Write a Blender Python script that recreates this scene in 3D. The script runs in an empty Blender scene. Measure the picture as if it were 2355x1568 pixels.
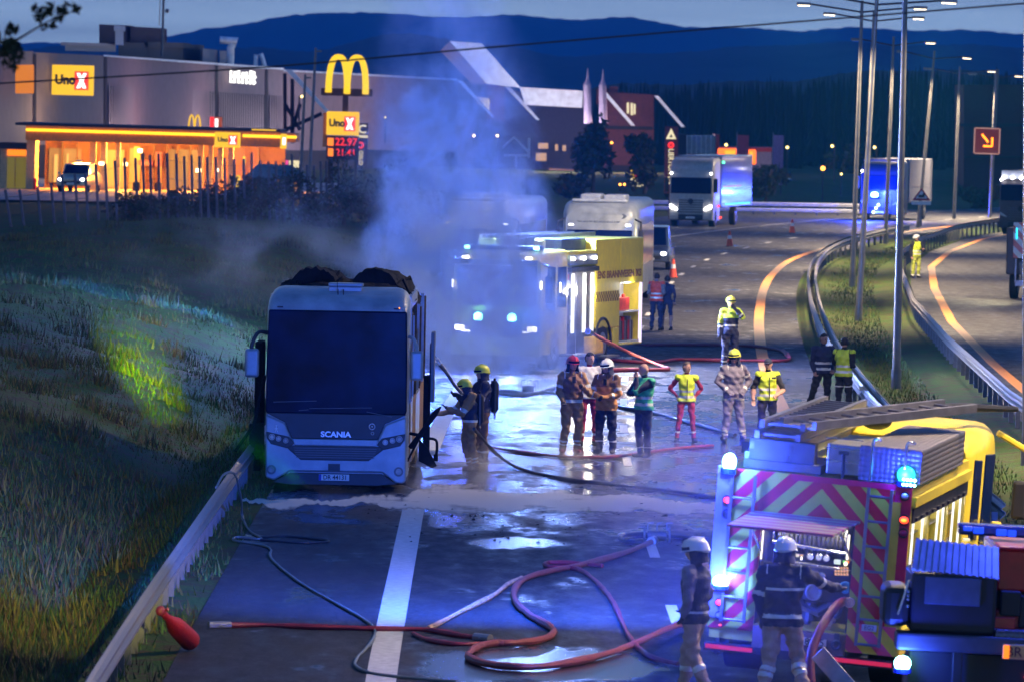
import bpy, math, random
import numpy as np
from mathutils import Matrix, Vector
S = bpy.context.scene; COL = S.collection; R = math.radians; rnd = random.Random(7)
# ------------------------------------------------------------------ camera
FPX = 14400.0; CU, CV = 1177.0, 784.0; PITCH = math.atan(557/FPX); ROLL = R(1.0); CH = 7.0
F_ = Vector((0, math.cos(PITCH), -math.sin(PITCH))); R0 = Vector((1, 0, 0)); U0 = Vector((0, math.sin(PITCH), math.cos(PITCH)))
RV = R0*math.cos(ROLL)+U0*math.sin(ROLL); UV = U0*math.cos(ROLL)-R0*math.sin(ROLL); CAMP = Vector((0, 0, CH))
cd = bpy.data.cameras.new('camera'); cam = bpy.data.objects.new('camera', cd); COL.objects.link(cam); S.camera = cam
cd.sensor_width = 36; cd.lens = 36*FPX/2354; cd.clip_start = 1; cd.clip_end = 30000
m = Matrix((RV, UV, -F_)).transposed().to_4x4(); m.translation = CAMP; cam.matrix_world = m
cd.dof.use_dof = True; cd.dof.focus_distance = 113; cd.dof.aperture_fstop = 4.5
# ------------------------------------------------------------------ sky, sun, exposure
w = bpy.data.worlds.new('World'); S.world = w; w.use_nodes = True; nt = w.node_tree; bg = nt.nodes['Background']
sky = nt.nodes.new('ShaderNodeTexSky'); sky.sky_type = 'NISHITA'; sky.sun_disc = False
sky.sun_elevation = R(-1.5); sky.sun_rotation = R(250); sky.altitude = 100; sky.dust_density = 2.5; sky.air_density = 1.0; sky.ozone_density = 2.0
# thin evening cloud: streaks that soften the clear sky
tc = nt.nodes.new('ShaderNodeTexCoord'); mp = nt.nodes.new('ShaderNodeMapping'); mp.inputs['Scale'].default_value = (2, 2, 60)
nz = nt.nodes.new('ShaderNodeTexNoise'); nz.inputs['Scale'].default_value = 3; nz.inputs['Detail'].default_value = 5
rp = nt.nodes.new('ShaderNodeValToRGB'); rp.color_ramp.elements[0].position = .38; rp.color_ramp.elements[1].position = .72
mx = nt.nodes.new('ShaderNodeMix'); mx.data_type = 'RGBA'; mx.inputs[7].default_value = (1.75, 2.5, 3.3, 1)
L = nt.links.new
L(tc.outputs['Generated'], mp.inputs['Vector']); L(mp.outputs[0], nz.inputs['Vector']); L(nz.outputs['Fac'], rp.inputs[0])
mul = nt.nodes.new('ShaderNodeMath'); mul.operation = 'MULTIPLY_ADD'; mul.inputs[1].default_value = .35; mul.inputs[2].default_value = .45
# the glow lies low over the horizon, the zenith is already deep blue
sz = nt.nodes.new('ShaderNodeSeparateXYZ'); L(tc.outputs['Generated'], sz.inputs[0]); zr = nt.nodes.new('ShaderNodeMapRange'); zr.interpolation_type = 'SMOOTHSTEP'
for i, v in enumerate((.03, .30, 0, 1)): zr.inputs[i+1].default_value = v
L(sz.outputs[2], zr.inputs[0]); m3 = nt.nodes.new('ShaderNodeMix'); m3.data_type = 'RGBA'; m3.inputs[7].default_value = (.07, .26, 1.0, 1)
L(rp.outputs[0], mul.inputs[0]); L(mul.outputs[0], mx.inputs[0]); L(sky.outputs[0], mx.inputs[6]); L(mx.outputs[2], m3.inputs[6]); L(zr.outputs[0], m3.inputs[0]); L(m3.outputs[2], bg.inputs['Color'])
bg.inputs['Strength'].default_value = 0.14
HAZE, VEIL, WISP, STP = 1.25e-4, .045, True, 3000
sl = bpy.data.lights.new('sun', 'SUN'); sl.energy = .02; sl.angle = R(12); sl.color = (.8, .85, 1)
so = bpy.data.objects.new('sun', sl); COL.objects.link(so); so.rotation_euler = (R(70), 0, R(-70))
S.view_settings.view_transform = 'Standard'; S.view_settings.look = 'None'; S.view_settings.exposure = 1.8; S.view_settings.gamma = 1
S.cycles.use_denoising = True; S.cycles.volume_step_rate = .45; S.cycles.volume_max_steps = 160; S.cycles.volume_bounces = 1
S.cycles.sample_clamp_indirect = 4; S.cycles.sample_clamp_direct = 30; S.cycles.max_bounces = 6; S.cycles.transparent_max_bounces = 12
S.cycles.caustics_reflective = False; S.cycles.caustics_refractive = False; S.cycles.use_light_tree = True
# ------------------------------------------------------------------ helpers
def ray(u, v): return F_+RV*((u-CU)/FPX)+UV*((CV-v)/FPX)
def P(u, v, z=0.0):
    d = ray(u, v); t = (z-CH)/d.z; return CAMP+d*t
def W(u, v, y):
    d = ray(u, v); return CAMP+d*(y/d.y)
def sx(y): return FPX/y
def fr(x): return tuple((c/12.92 if c <= .04045 else ((c+.055)/1.055)**2.4) for c in (k/255 for k in x))
MATS = {}
def mat(name, col, rough=.6, metal=0.0, var=.18, scale=6.0, bump=0.0, emit=None, es=0.0, coat=0.0, alpha=1.0, spec=.5, trans=0.0):
    if name in MATS: return MATS[name]
    m = bpy.data.materials.new(name); m.use_nodes = True; t = m.node_tree; b = t.nodes['Principled BSDF']; L = t.links.new
    tc = t.nodes.new('ShaderNodeTexCoord'); n = t.nodes.new('ShaderNodeTexNoise'); n.inputs['Scale'].default_value = scale; n.inputs['Detail'].default_value = 5
    L(tc.outputs['Object'], n.inputs['Vector'])
    mr = t.nodes.new('ShaderNodeMapRange'); mr.inputs[1].default_value = .3; mr.inputs[2].default_value = .7; mr.inputs[3].default_value = 1-var; mr.inputs[4].default_value = 1+var
    L(n.outputs['Fac'], mr.inputs[0]); vm = t.nodes.new('ShaderNodeVectorMath'); vm.operation = 'SCALE'; vm.inputs[0].default_value = col[:3]
    L(mr.outputs[0], vm.inputs['Scale']); L(vm.outputs[0], b.inputs['Base Color'])
    rr = t.nodes.new('ShaderNodeMapRange'); rr.inputs[3].default_value = max(.02, rough-.08); rr.inputs[4].default_value = min(1, rough+.12); L(n.outputs['Fac'], rr.inputs[0]); L(rr.outputs[0], b.inputs['Roughness'])
    b.inputs['Metallic'].default_value = metal; b.inputs['Specular IOR Level'].default_value = spec; b.inputs['Coat Weight'].default_value = coat; b.inputs['Coat Roughness'].default_value = .08
    if bump:
        bn = t.nodes.new('ShaderNodeBump'); bn.inputs['Strength'].default_value = bump; bn.inputs['Distance'].default_value = .02
        n2 = t.nodes.new('ShaderNodeTexNoise'); n2.inputs['Scale'].default_value = scale*4; n2.inputs['Detail'].default_value = 6; L(tc.outputs['Object'], n2.inputs['Vector'])
        L(n2.outputs['Fac'], bn.inputs['Height']); L(bn.outputs[0], b.inputs['Normal'])
    if emit: b.inputs['Emission Color'].default_value = (*emit, 1); b.inputs['Emission Strength'].default_value = es
    if alpha < 1: b.inputs['Alpha'].default_value = alpha
    if trans: b.inputs['Transmission Weight'].default_value = trans
    MATS[name] = m; return m
EK = 2**-1.8  # lit surfaces are given as they read on the picture
def lit(name, col, s): return mat(name, (.02, .02, .02), .5, emit=col, es=s*EK, var=.02)
class MB:
    def __init__(s): s.v = []; s.f = []; s.m = []; s.xf = None
    def add(s, vs, fs, mi=0):
        b = len(s.v)
        if s.xf is not None: vs = [s.xf @ Vector(p) for p in vs]
        s.v += [tuple(p) for p in vs]; s.f += [tuple(i+b for i in f) for f in fs]; s.m += [mi]*len(fs); return s
    def box(s, a, b, mi=0):
        x0, y0, z0 = a; x1, y1, z1 = b
        if x0 > x1: x0, x1 = x1, x0
        if y0 > y1: y0, y1 = y1, y0
        if z0 > z1: z0, z1 = z1, z0
        return s.add([(x0,y0,z0),(x1,y0,z0),(x1,y1,z0),(x0,y1,z0),(x0,y0,z1),(x1,y0,z1),(x1,y1,z1),(x0,y1,z1)],
                     [(0,3,2,1),(4,5,6,7),(0,1,5,4),(1,2,6,5),(2,3,7,6),(3,0,4,7)], mi)
    def hexa(s, vs, mi=0): return s.add(vs, [(0,3,2,1),(4,5,6,7),(0,1,5,4),(1,2,6,5),(2,3,7,6),(3,0,4,7)], mi)
    def slab(s, q, d, mi=0):  # quad of four points thickened by vector d
        q = [Vector(p) for p in q]; return s.hexa([*q, *[p+Vector(d) for p in q]], mi)
    def prism(s, pts, a0, a1, axis='y', mi=0):
        n = len(pts)
        def mk(p, a): return {'y': (p[0], a, p[1]), 'x': (a, p[0], p[1]), 'z': (p[0], p[1], a)}[axis]
        vs = [mk(p, a0) for p in pts]+[mk(p, a1) for p in pts]
        return s.add(vs, [tuple(range(n)), tuple(range(2*n-1, n-1, -1))]+[(i, i+n, (i+1) % n+n, (i+1) % n) for i in range(n)], mi)
    def rings(s, rs, mi=0, cap=True):
        n = len(rs[0]); vs = [p for r in rs for p in r]; fs = []
        for k in range(len(rs)-1):
            for i in range(n): j = (i+1) % n; fs.append((k*n+i, k*n+j, (k+1)*n+j, (k+1)*n+i))
        if cap: fs.append(tuple(range(n-1, -1, -1))); fs.append(tuple((len(rs)-1)*n+i for i in range(n)))
        return s.add(vs, fs, mi)
    def tube(s, path, r, n=8, mi=0, cap=True):
        path = [Vector(p) for p in path]; K = len(path); rs = r if isinstance(r, (list, tuple)) else [r]*K; out = []; prev = None
        for k, p in enumerate(path):
            d = (path[min(k+1, K-1)]-path[max(k-1, 0)]); d = d.normalized() if d.length > 1e-9 else Vector((0, 0, 1))
            a = prev if prev is not None else (Vector((0, 0, 1)) if abs(d.z) < .9 else Vector((1, 0, 0)))
            a = (a-d*a.dot(d)); a = a.normalized() if a.length > 1e-6 else d.orthogonal().normalized(); prev = a; b = d.cross(a)
            out.append([p+(a*math.cos(2*math.pi*i/n)+b*math.sin(2*math.pi*i/n))*rs[k] for i in range(n)])
        return s.rings(out, mi, cap)
    def cyl(s, p0, p1, r, n=16, mi=0, r1=None): return s.tube([p0, p1], [r, r if r1 is None else r1], n, mi)
    def ball(s, c, r, nu=14, nv=9, mi=0, rot=None):
        if not isinstance(r, (tuple, list)): r = (r, r, r)
        rs = []
        for k in range(nv):
            t = math.pi*(k+.5)/nv if 0 < k < nv-1 else (.02 if k == 0 else math.pi-.02)
            ring = [Vector((r[0]*math.sin(t)*math.cos(2*math.pi*i/nu), r[1]*math.sin(t)*math.sin(2*math.pi*i/nu), -r[2]*math.cos(t))) for i in range(nu)]
            if rot is not None: ring = [rot @ p for p in ring]
            rs.append([p+Vector(c) for p in ring])
        return s.rings(rs, mi)
    def torus(s, c, R1, r, axis='x', n=20, k=8, mi=0, a0=0, a1=2*math.pi):
        pts = []
        for i in range(n+1):
            a = a0+(a1-a0)*i/n; ca, sa = math.cos(a)*R1, math.sin(a)*R1
            pts.append(Vector(c)+Vector({'x': (0, ca, sa), 'y': (ca, 0, sa), 'z': (ca, sa, 0)}[axis]))
        return s.tube(pts, r, k, mi)
    def build(s, name, mats, parent=None, bevel=0, smooth=False, seg=2, loc=None, rz=0):
        me = bpy.data.meshes.new(name); me.from_pydata(s.v, [], s.f)
        if not isinstance(mats, (list, tuple)): mats = [mats]
        for k in mats: me.materials.append(k)
        me.polygons.foreach_set('material_index', s.m); me.validate()
        if smooth: me.polygons.foreach_set('use_smooth', [True]*len(me.polygons)); 
        o = bpy.data.objects.new(name, me); COL.objects.link(o)
        if smooth:
            try: me.set_sharp_from_angle(angle=R(40))
            except Exception: pass
        if parent: o.parent = parent
        if loc is not None: o.location = loc
        o.rotation_euler.z = rz
        if bevel:
            b = o.modifiers.new('bevel', 'BEVEL'); b.width = bevel; b.segments = seg; b.limit_method = 'ANGLE'; b.angle_limit = R(40); b.harden_normals = False
        return o
def tag(o, label=None, cat=None, group=None, kind=None):
    if label: o['label'] = label
    if cat: o['category'] = cat
    if group: o['group'] = group
    if kind: o['kind'] = kind
    return o
def empty(name, label, cat, loc=(0, 0, 0), rz=0, group=None, rot=None):
    o = bpy.data.objects.new(name, None); COL.objects.link(o); o.location = loc; o.rotation_euler = rot if rot else (0, 0, rz); o.empty_display_size = .3
    return tag(o, label, cat, group)
def copy_tree(o, parent=None):
    c = o.copy(); COL.objects.link(c); c.parent = parent
    if parent is not None: c.matrix_parent_inverse = o.matrix_parent_inverse.copy()
    for ch in list(o.children): copy_tree(ch, c)
    return c
def lamp(name, kind, col, power, parent=None, loc=(0, 0, 0), size=.1, rot=None, spot=None, blend=.5, target=None):
    l = bpy.data.lights.new(name, kind); l.energy = power; l.color = col
    if kind in ('POINT', 'SPOT'): l.shadow_soft_size = size
    if kind == 'SPOT': l.spot_size = R(spot); l.spot_blend = blend
    o = bpy.data.objects.new(name, l); COL.objects.link(o); o.location = loc
    if rot: o.rotation_euler = rot
    if target is not None: o.rotation_euler = (Vector(target)-Vector(loc)).to_track_quat('-Z', 'Y').to_euler()
    if parent: o.parent = parent
    return o
def text(s, size, mt, name, parent=None, loc=(0, 0, 0), rot=(math.pi/2, 0, 0), ext=.006, align='CENTER', bold=0.0, sxy=(1, 1), shear=0):
    c = bpy.data.curves.new(name, 'FONT'); c.body = s; c.size = size; c.align_x = align; c.align_y = 'CENTER'; c.extrude = ext; c.offset = bold; c.resolution_u = 3; c.shear = shear
    t = bpy.data.objects.new(name, c); COL.objects.link(t); dg = bpy.context.evaluated_depsgraph_get(); dg.update()
    me = bpy.data.meshes.new_from_object(t.evaluated_get(dg)); bpy.data.objects.remove(t)
    me.transform(Matrix.Diagonal((sxy[0], sxy[1], 1, 1))); me.materials.clear(); me.materials.append(mt); me.name = name
    o = bpy.data.objects.new(name, me); COL.objects.link(o); o.location = loc; o.rotation_euler = rot
    if parent: o.parent = parent
    return o
def smoothpath(pts, k=8):
    pts = [Vector(p) for p in pts]; out = []
    for i in range(len(pts)-1):
        p0 = pts[max(i-1, 0)]; p1 = pts[i]; p2 = pts[i+1]; p3 = pts[min(i+2, len(pts)-1)]
        for j in range(k):
            t = j/k; out.append(.5*((2*p1)+(p2-p0)*t+(2*p0-5*p1+4*p2-p3)*t*t+(3*p1-p0-3*p2+p3)*t**3))
    return out+[pts[-1]]
def npmesh(name, V, Fc, mats, mi=None, smooth=False, parent=None):
    me = bpy.data.meshes.new(name); V = np.asarray(V, dtype=np.float32); Fc = np.asarray(Fc, dtype=np.int32); k = Fc.shape[1]
    me.vertices.add(len(V)); me.vertices.foreach_set('co', V.ravel()); me.loops.add(Fc.size); me.loops.foreach_set('vertex_index', Fc.ravel())
    me.polygons.add(len(Fc)); me.polygons.foreach_set('loop_start', np.arange(0, Fc.size, k, dtype=np.int32))
    for q in (mats if isinstance(mats, (list, tuple)) else [mats]): me.materials.append(q)
    if mi is not None: me.polygons.foreach_set('material_index', np.asarray(mi, dtype=np.int32))
    me.update(calc_edges=True); me.validate()
    if smooth: me.polygons.foreach_set('use_smooth', [True]*len(me.polygons))
    o = bpy.data.objects.new(name, me); COL.objects.link(o)
    if parent: o.parent = parent
    return o
# ------------------------------------------------------------------ road alignment
_Y = [-40, 40, 75, 112, 133, 162, 180, 201, 229, 250, 274, 292, 320, 350, 380, 420, 500, 600, 900, 9000]
_X = [7.2, 6.4, 6.05, 5.92, 6.03, 6.59, 7.14, 7.9, 9.1, 10.2, 11.85, 13.6, 17.2, 22.3, 29, 39, 64, 100, 210, 3000]
_yf = np.concatenate([np.arange(-40, 620, 2.0), [900, 9000]]); _xf = np.interp(_yf, _Y, _X)
_k = np.ones(9)/9; _xs = _xf.copy(); _xs[4:-6] = np.convolve(_xf, _k, 'same')[4:-6]
def XO(y): return float(np.interp(y, _yf, _xs))
def XB2(y): return float(np.interp(y, [-40, 75, 138, 170, 203, 240, 272, 300, 330, 350, 400, 600, 9000], [10.6, 10.5, 11.1, 11.95, 13.1, 15, 17, 19.7, 23.5, 27.0, 38, 106, 3020]))
def XG(y): return XO(y)-10.7
def nse(x, y):
    return math.sin(x*1.3+y*.37)*.5+math.sin(x*.6-y*.71+2)*.6+math.sin(x*2.9+y*1.7+1)*.25+math.sin(y*.23+1.2)*.5
def bankz(off, x=0, y=0):  # height of the left bank, off metres left of the guard rail
    z = float(np.interp(off, [0, .6, 1.4, 4, 8, 12, 20, 40, 150, 3000], [0, 0, -.2, .75, 1.55, 1.85, 1.5, 1.15, 1.0, 0]))
    k = float(np.interp(off, [.6, 3, 12, 30], [0, .16, .2, 0])); f = float(np.interp(y, [272, 305], [1, 0])); f = f+(1-f)*float(np.interp(off, [14, 26], [0, 1])); return (z+k*nse(x, y)*.8)*f-(1-f)*.02
ys = list(np.arange(-40, 420, 2.0))+[440, 480, 540, 620, 900, 2000, 4500, 9000]
offs = [3000, 800, 150, 80, 40, 30, 24, 20, 17, 15, 13.5, 12, 11, 10, 9, 8, 7.2, 6.4, 5.6, 4.8, 4, 3.2, 2.6, 2, 1.4, 1, .6, 0]
rows = []
for y in ys:
    xg, xo, b2 = XG(y), XO(y), XB2(y); row = []
    far = 1 if y < 700 else max(0, 1-(y-700)/1500)
    for o in offs: row.append((xg-o, y, bankz(o, xg-o, y)*far))
    row += [(xg+.5, y, 0), (xo+1.2, y, 0), (xo+1.8, y, -.01), (xo+2.6, y, -.12+.04*nse(xo, y)), ((xo+b2)/2+.9, y, -.2), (b2-.6, y, -.05), (b2+.2, y, 0), (b2+11.2, y, 0), (b2+13, y, -.2),
            (b2+20, y, .4), (b2+40, y, .6), (b2+300, y, 1), (b2+3000, y, 0)]
    rows.append(row)
n = len(rows[0]); V = [p for r in rows for p in r]; Fc = [(i*n+j, i*n+j+1, (i+1)*n+j+1, (i+1)*n+j) for i in range(len(rows)-1) for j in range(n-1)]
# verge / grass ground material
def ground_mat(name, c1, c2, c3, sc):
    m = bpy.data.materials.new(name); m.use_nodes = True; t = m.node_tree; b = t.nodes['Principled BSDF']; L = t.links.new
    g = t.nodes.new('ShaderNodeNewGeometry')
    def N(s, d=6):
        q = t.nodes.new('ShaderNodeTexNoise'); q.inputs['Scale'].default_value = s; q.inputs['Detail'].default_value = d; L(g.outputs['Position'], q.inputs['Vector']); return q
    n1, n2, n3 = N(sc), N(sc*9), N(sc*40)
    def RMP(n, a, bb):
        r = t.nodes.new('ShaderNodeMapRange'); r.inputs[1].default_value = a; r.inputs[2].default_value = bb; L(n.outputs['Fac'], r.inputs[0]); return r
    def MX(f, a, bb):
        q = t.nodes.new('ShaderNodeMix'); q.data_type = 'RGBA'; L(f, q.inputs[0])
        for k, v in ((6, a), (7, bb)):
            if hasattr(v, 'links'): L(v, q.inputs[k])
            else: q.inputs[k].default_value = (*v, 1)
        return q.outputs[2]
    a = MX(RMP(n1, .4, .6).outputs[0], c1, c2); a = MX(RMP(n2, .45, .62).outputs[0], a, c3); L(a, b.inputs['Base Color'])
    bm = t.nodes.new('ShaderNodeBump'); bm.inputs['Strength'].default_value = .9; bm.inputs['Distance'].default_value = .08; L(n3.outputs['Fac'], bm.inputs['Height']); L(bm.outputs[0], b.inputs['Normal'])
    b.inputs['Roughness'].default_value = .95; b.inputs['Specular IOR Level'].default_value = .15; return m
M_grass = ground_mat('bank_grass', (.03, .075, .012), (.055, .085, .018), (.06, .045, .02), .25)
tag(npmesh('terrain', V, Fc, M_grass, smooth=True), kind='structure')
# wet asphalt
def asphalt(name, base=(.026, .026, .03), wet=True):
    m = bpy.data.materials.new(name); m.use_nodes = True; t = m.node_tree; b = t.nodes['Principled BSDF']; L = t.links.new
    g = t.nodes.new('ShaderNodeNewGeometry'); sp = t.nodes.new('ShaderNodeSeparateXYZ'); L(g.outputs['Position'], sp.inputs[0])
    def N(s, d=5, sc=(1, 1, 1)):
        mp = t.nodes.new('ShaderNodeMapping'); mp.inputs['Scale'].default_value = sc; L(g.outputs['Position'], mp.inputs[0])
        q = t.nodes.new('ShaderNodeTexNoise'); q.inputs['Scale'].default_value = s; q.inputs['Detail'].default_value = d; L(mp.outputs[0], q.inputs['Vector']); return q.outputs['Fac']
    def MR(x, a, bb, c, d):
        r = t.nodes.new('ShaderNodeMapRange'); r.clamp = True
        for i, v in enumerate((a, bb, c, d)): r.inputs[i+1].default_value = v
        L(x, r.inputs[0]); return r.outputs[0]
    def MT(op, a, bb):
        q = t.nodes.new('ShaderNodeMath'); q.operation = op; q.use_clamp = op in ('ADD', 'MULTIPLY') and False
        for i, v in enumerate((a, bb)):
            if isinstance(v, (int, float)): q.inputs[i].default_value = v
            else: L(v, q.inputs[i])
        return q.outputs[0]
    grain = N(38, 3); blot = N(.35, 5, (1, .25, 1)); lane = N(1.2, 3, (1, .03, 1)); mid = N(3, 4, (1, .3, 1))
    f = MT('MULTIPLY', MT('MULTIPLY', MR(grain, .3, .7, .5, 1.6), MR(N(15, 2), .35, .7, .7, 1.9)), MT('MULTIPLY', MR(blot, .35, .65, .88, 1.1), MR(lane, .35, .65, .85, 1.2)))
    vm = t.nodes.new('ShaderNodeVectorMath'); vm.operation = 'SCALE'; vm.inputs[0].default_value = base; L(f, vm.inputs['Scale'])
    col = vm.outputs[0]; rough = MR(mid, .3, .7, .5, .8); bd = None
    if wet:
        # wet reach: the run-off from the hoses round the coach
        y, x = sp.outputs[1], sp.outputs[0]
        reach = MT('MULTIPLY', MR(y, 96, 108, 0, 1), MR(y, 150, 172, 1, 0)); reach = MT('MULTIPLY', reach, MR(x, 3.2, 6.0, 1, .35))
        near = MT('MULTIPLY', MR(y, 74, 78, .55, .35), MR(x, -1.2, .2, 0, 1)); near = MT('MULTIPLY', near, MR(y, 78, 98, 1, .65))
        pud = MT('ADD', MT('MULTIPLY', N(.8, 4, (1, .35, 1)), .75), MT('MULTIPLY', N(4.5, 4, (1, .4, 1)), .25))
        lim = MT('MAXIMUM', MT('MULTIPLY', reach, .17), MT('MULTIPLY', near, .04))
        for (u_, v_, rx, ry) in ((1190, 1250, .9, 1.7), (1270, 1152, .9, 2.2), (1250, 1530, 1.9, 3.0), (1010, 1195, .25, 2.4)):
            c_ = P(u_, v_); dd = MT('ADD', MT('POWER', MT('DIVIDE', MT('SUBTRACT', x, c_.x), rx), 2), MT('POWER', MT('DIVIDE', MT('SUBTRACT', y, c_.y), ry), 2)); lim = MT('MAXIMUM', lim, MR(dd, .2, 1.1, .26, 0))
        wetf = MR(MT('ADD', pud, lim), .60, .68, 0, 1); damp = MR(MT('ADD', pud, MT('MULTIPLY', lim, 1.5)), .55, .75, 0, 1)
        mx = t.nodes.new('ShaderNodeMix'); mx.data_type = 'RGBA'; L(damp, mx.inputs[0]); L(col, mx.inputs[6])
        v2 = t.nodes.new('ShaderNodeVectorMath'); v2.operation = 'SCALE'; v2.inputs['Scale'].default_value = .6; L(col, v2.inputs[0]); L(v2.outputs[0], mx.inputs[7])
        col = mx.outputs[2]
        r1 = MT('MULTIPLY', rough, MR(damp, 0, 1, 1, .62)); rr = t.nodes.new('ShaderNodeMix'); L(wetf, rr.inputs[0]); L(r1, rr.inputs[2]); rr.inputs[3].default_value = .17; rough = rr.outputs[0]
        bs = MR(wetf, 0, 1, 1, .12)
    L(col, b.inputs['Base Color']); L(rough, b.inputs['Roughness']); b.inputs['Specular IOR Level'].default_value = .22
    if wet: L(MR(damp, 0, 1, .16, .55), b.inputs['Specular IOR Level'])
    bm = t.nodes.new('ShaderNodeBump'); bm.inputs['Distance'].default_value = .012; bm.inputs['Strength'].default_value = .8
    L(grain, bm.inputs['Height'])
    if wet: L(bs, bm.inputs['Strength'])
    L(bm.outputs[0], b.inputs['Normal']); return m
M_asph = asphalt('wet_asphalt'); M_asph2 = asphalt('dry_asphalt', (.045, .043, .04), False)
def strip(name, xa, xb, y0, y1, z, mt, step=2.0, kind='structure', cols=1):
    yy = list(np.arange(y0, y1, step))+[y1]; V = []; Fc = []
    for y in yy:
        a, b = xa(y), xb(y)
        for c in range(cols+1): V.append((a+(b-a)*c/cols, y, z))
    q = cols+1
    for i in range(len(yy)-1):
        for c in range(cols): Fc.append((i*q+c, i*q+c+1, (i+1)*q+c+1, (i+1)*q+c))
    o = npmesh(name, V, Fc, mt)
    return tag(o, kind=kind) if kind else o
strip('road', lambda y: XG(y)+.55, lambda y: XO(y)+1.25, -40, 600, .012, M_asph)
strip('slip_road', lambda y: XG(y)-float(np.interp(y, [285, 330, 400], [0, 7, 10])), lambda y: XG(y)+.56, 285, 420, .008, M_asph2)
strip('opposite_road', lambda y: XB2(y)+.25, lambda y: XB2(y)+11, -40, 600, .012, M_asph2)
M_wpaint = mat('white_road_paint', (.45, .45, .43), .65, var=.22, scale=9, bump=.3); M_opaint = mat('orange_road_paint', (.62, .25, .06), .6, var=.15, scale=9, bump=.3)
mk = MB()
strip('wide_white_line', lambda y: XG(y)+2.95, lambda y: XG(y)+3.32, 40, 106.5, .018, M_wpaint)
strip('wide_white_line', lambda y: XG(y)+2.95, lambda y: XG(y)+3.32, 124, 300, .018, M_wpaint)
strip('orange_edge_line', lambda y: XO(y)-.16, lambda y: XO(y)+.16, 40, 420, .018, M_opaint)
strip('opposite_orange_edge_line', lambda y: XB2(y)+1.0, lambda y: XB2(y)+1.3, 40, 420, .018, M_opaint)
strip('far_white_edge_line', lambda y: XG(y)+1.0, lambda y: XG(y)+1.15, 210, 420, .018, M_wpaint)
V = []; Fc = []
c0 = P(1447, 1062); y = 40+((c0.y-40) % 12)
while y < 420:
    xc = XG(y)+float(np.interp(y, [75, 120, 133, 172, 400], [6.95, 7.0, 7.05, 7.05, 7.1])); i = len(V)
    for (a, b) in ((-.08, -1.5), (.08, -1.5), (.08, 1.5), (-.08, 1.5)): V.append((xc+a+(XO(y+b)-XO(y)), y+b, .018))
    Fc.append((i, i+1, i+2, i+3)); y += 12
tag(npmesh('lane_dashes', V, Fc, M_wpaint), kind='structure')
# grass blades: bank, verge and median, one growth nobody could count
def blades(name, label, N, fpos, h0, h1, mats, seed, wd=.02):
    r = np.random.RandomState(seed); pts = [p for p in (fpos(r) for _ in range(N)) if p is not None]; B = np.array(pts, dtype=np.float32); k = len(B)
    a = r.rand(k)*6.283; h = h0+(h1-h0)*r.rand(k)**1.5; lean = (r.rand(k, 2)-.5)*h[:, None]*.9; wx = np.cos(a)*wd*(.5+r.rand(k)); wy = np.sin(a)*wd
    V = np.zeros((k, 3, 3), np.float32); V[:, 0] = B; V[:, 0, 0] -= wx; V[:, 0, 1] -= wy; V[:, 1] = B; V[:, 1, 0] += wx; V[:, 1, 1] += wy; V[:, 2] = B; V[:, 2, :2] += lean; V[:, 2, 2] += h
    Fc = np.arange(k*3).reshape(k, 3); o = npmesh(name, V.reshape(-1, 3), Fc, mats, r.randint(0, len(mats), k)); return tag(o, label, None, None, 'stuff')
MG = [mat('blade_green', (.05, .12, .010), .8), mat('blade_dry', (.10, .095, .016), .85), mat('blade_dark', (.02, .055, .01), .85), mat('blade_brown', (.055, .038, .016), .85)]
def fb(r):
    y = 72+200*r.rand()**1.7; off = .5+r.rand()*np.interp(y, [72, 110, 160, 272], [3, 6, 11, 20]); x = XG(y)-off
    if math.sin(x*.9+y*.31)+math.sin(y*.17-x*.4)+r.rand()*2.2 < .1: return None
    return (x, y, bankz(off, x, y)-.02)
blades('bank_grass', 'rough dark grass covering the bank left of the road', 110000, fb, .05, .2, MG, 1, .012)
_cl = [(rnd.random(), rnd.random()) for _ in range(260)]
def fw(r):
    a, b = _cl[r.randint(0, 260)]; y = 74+170*a**1.5+r.randn()*.35; off = 1.0+b*np.interp(y, [72, 110, 160, 272], [3, 6, 11, 18])+r.randn()*.28; x = XG(y)-off
    return (x, y, bankz(off, x, y)-.03) if off > .7 else None
blades('bank_weeds', 'taller dry weed clumps dotted over the left bank', 22000, fw, .12, .42, [MG[1], MG[3], MG[2]], 9, .02)
def fv(r):
    y = 60+140*r.rand(); off = r.rand()*1.1-.55; return (XG(y)-off, y, .0) if math.sin(y*2.1)+math.sin(y*.7)+off*2.5 > -1.3+r.rand() else None
blades('verge_grass', 'thin grass growing along the foot of the guard rail', 9000, fv, .05, .22, MG, 2, .012)
def fm(r):
    y = 95+230*r.rand(); a, b = XO(y)+1.9, XB2(y)-.3; t = r.rand(); return (a+(b-a)*t, y, -.14) if t > .1 and t < .72 else None
blades('median_grass', 'short grass growing on the strip between the two roads', 26000, fm, .04, .16, MG[:3], 3, .012)
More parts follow.
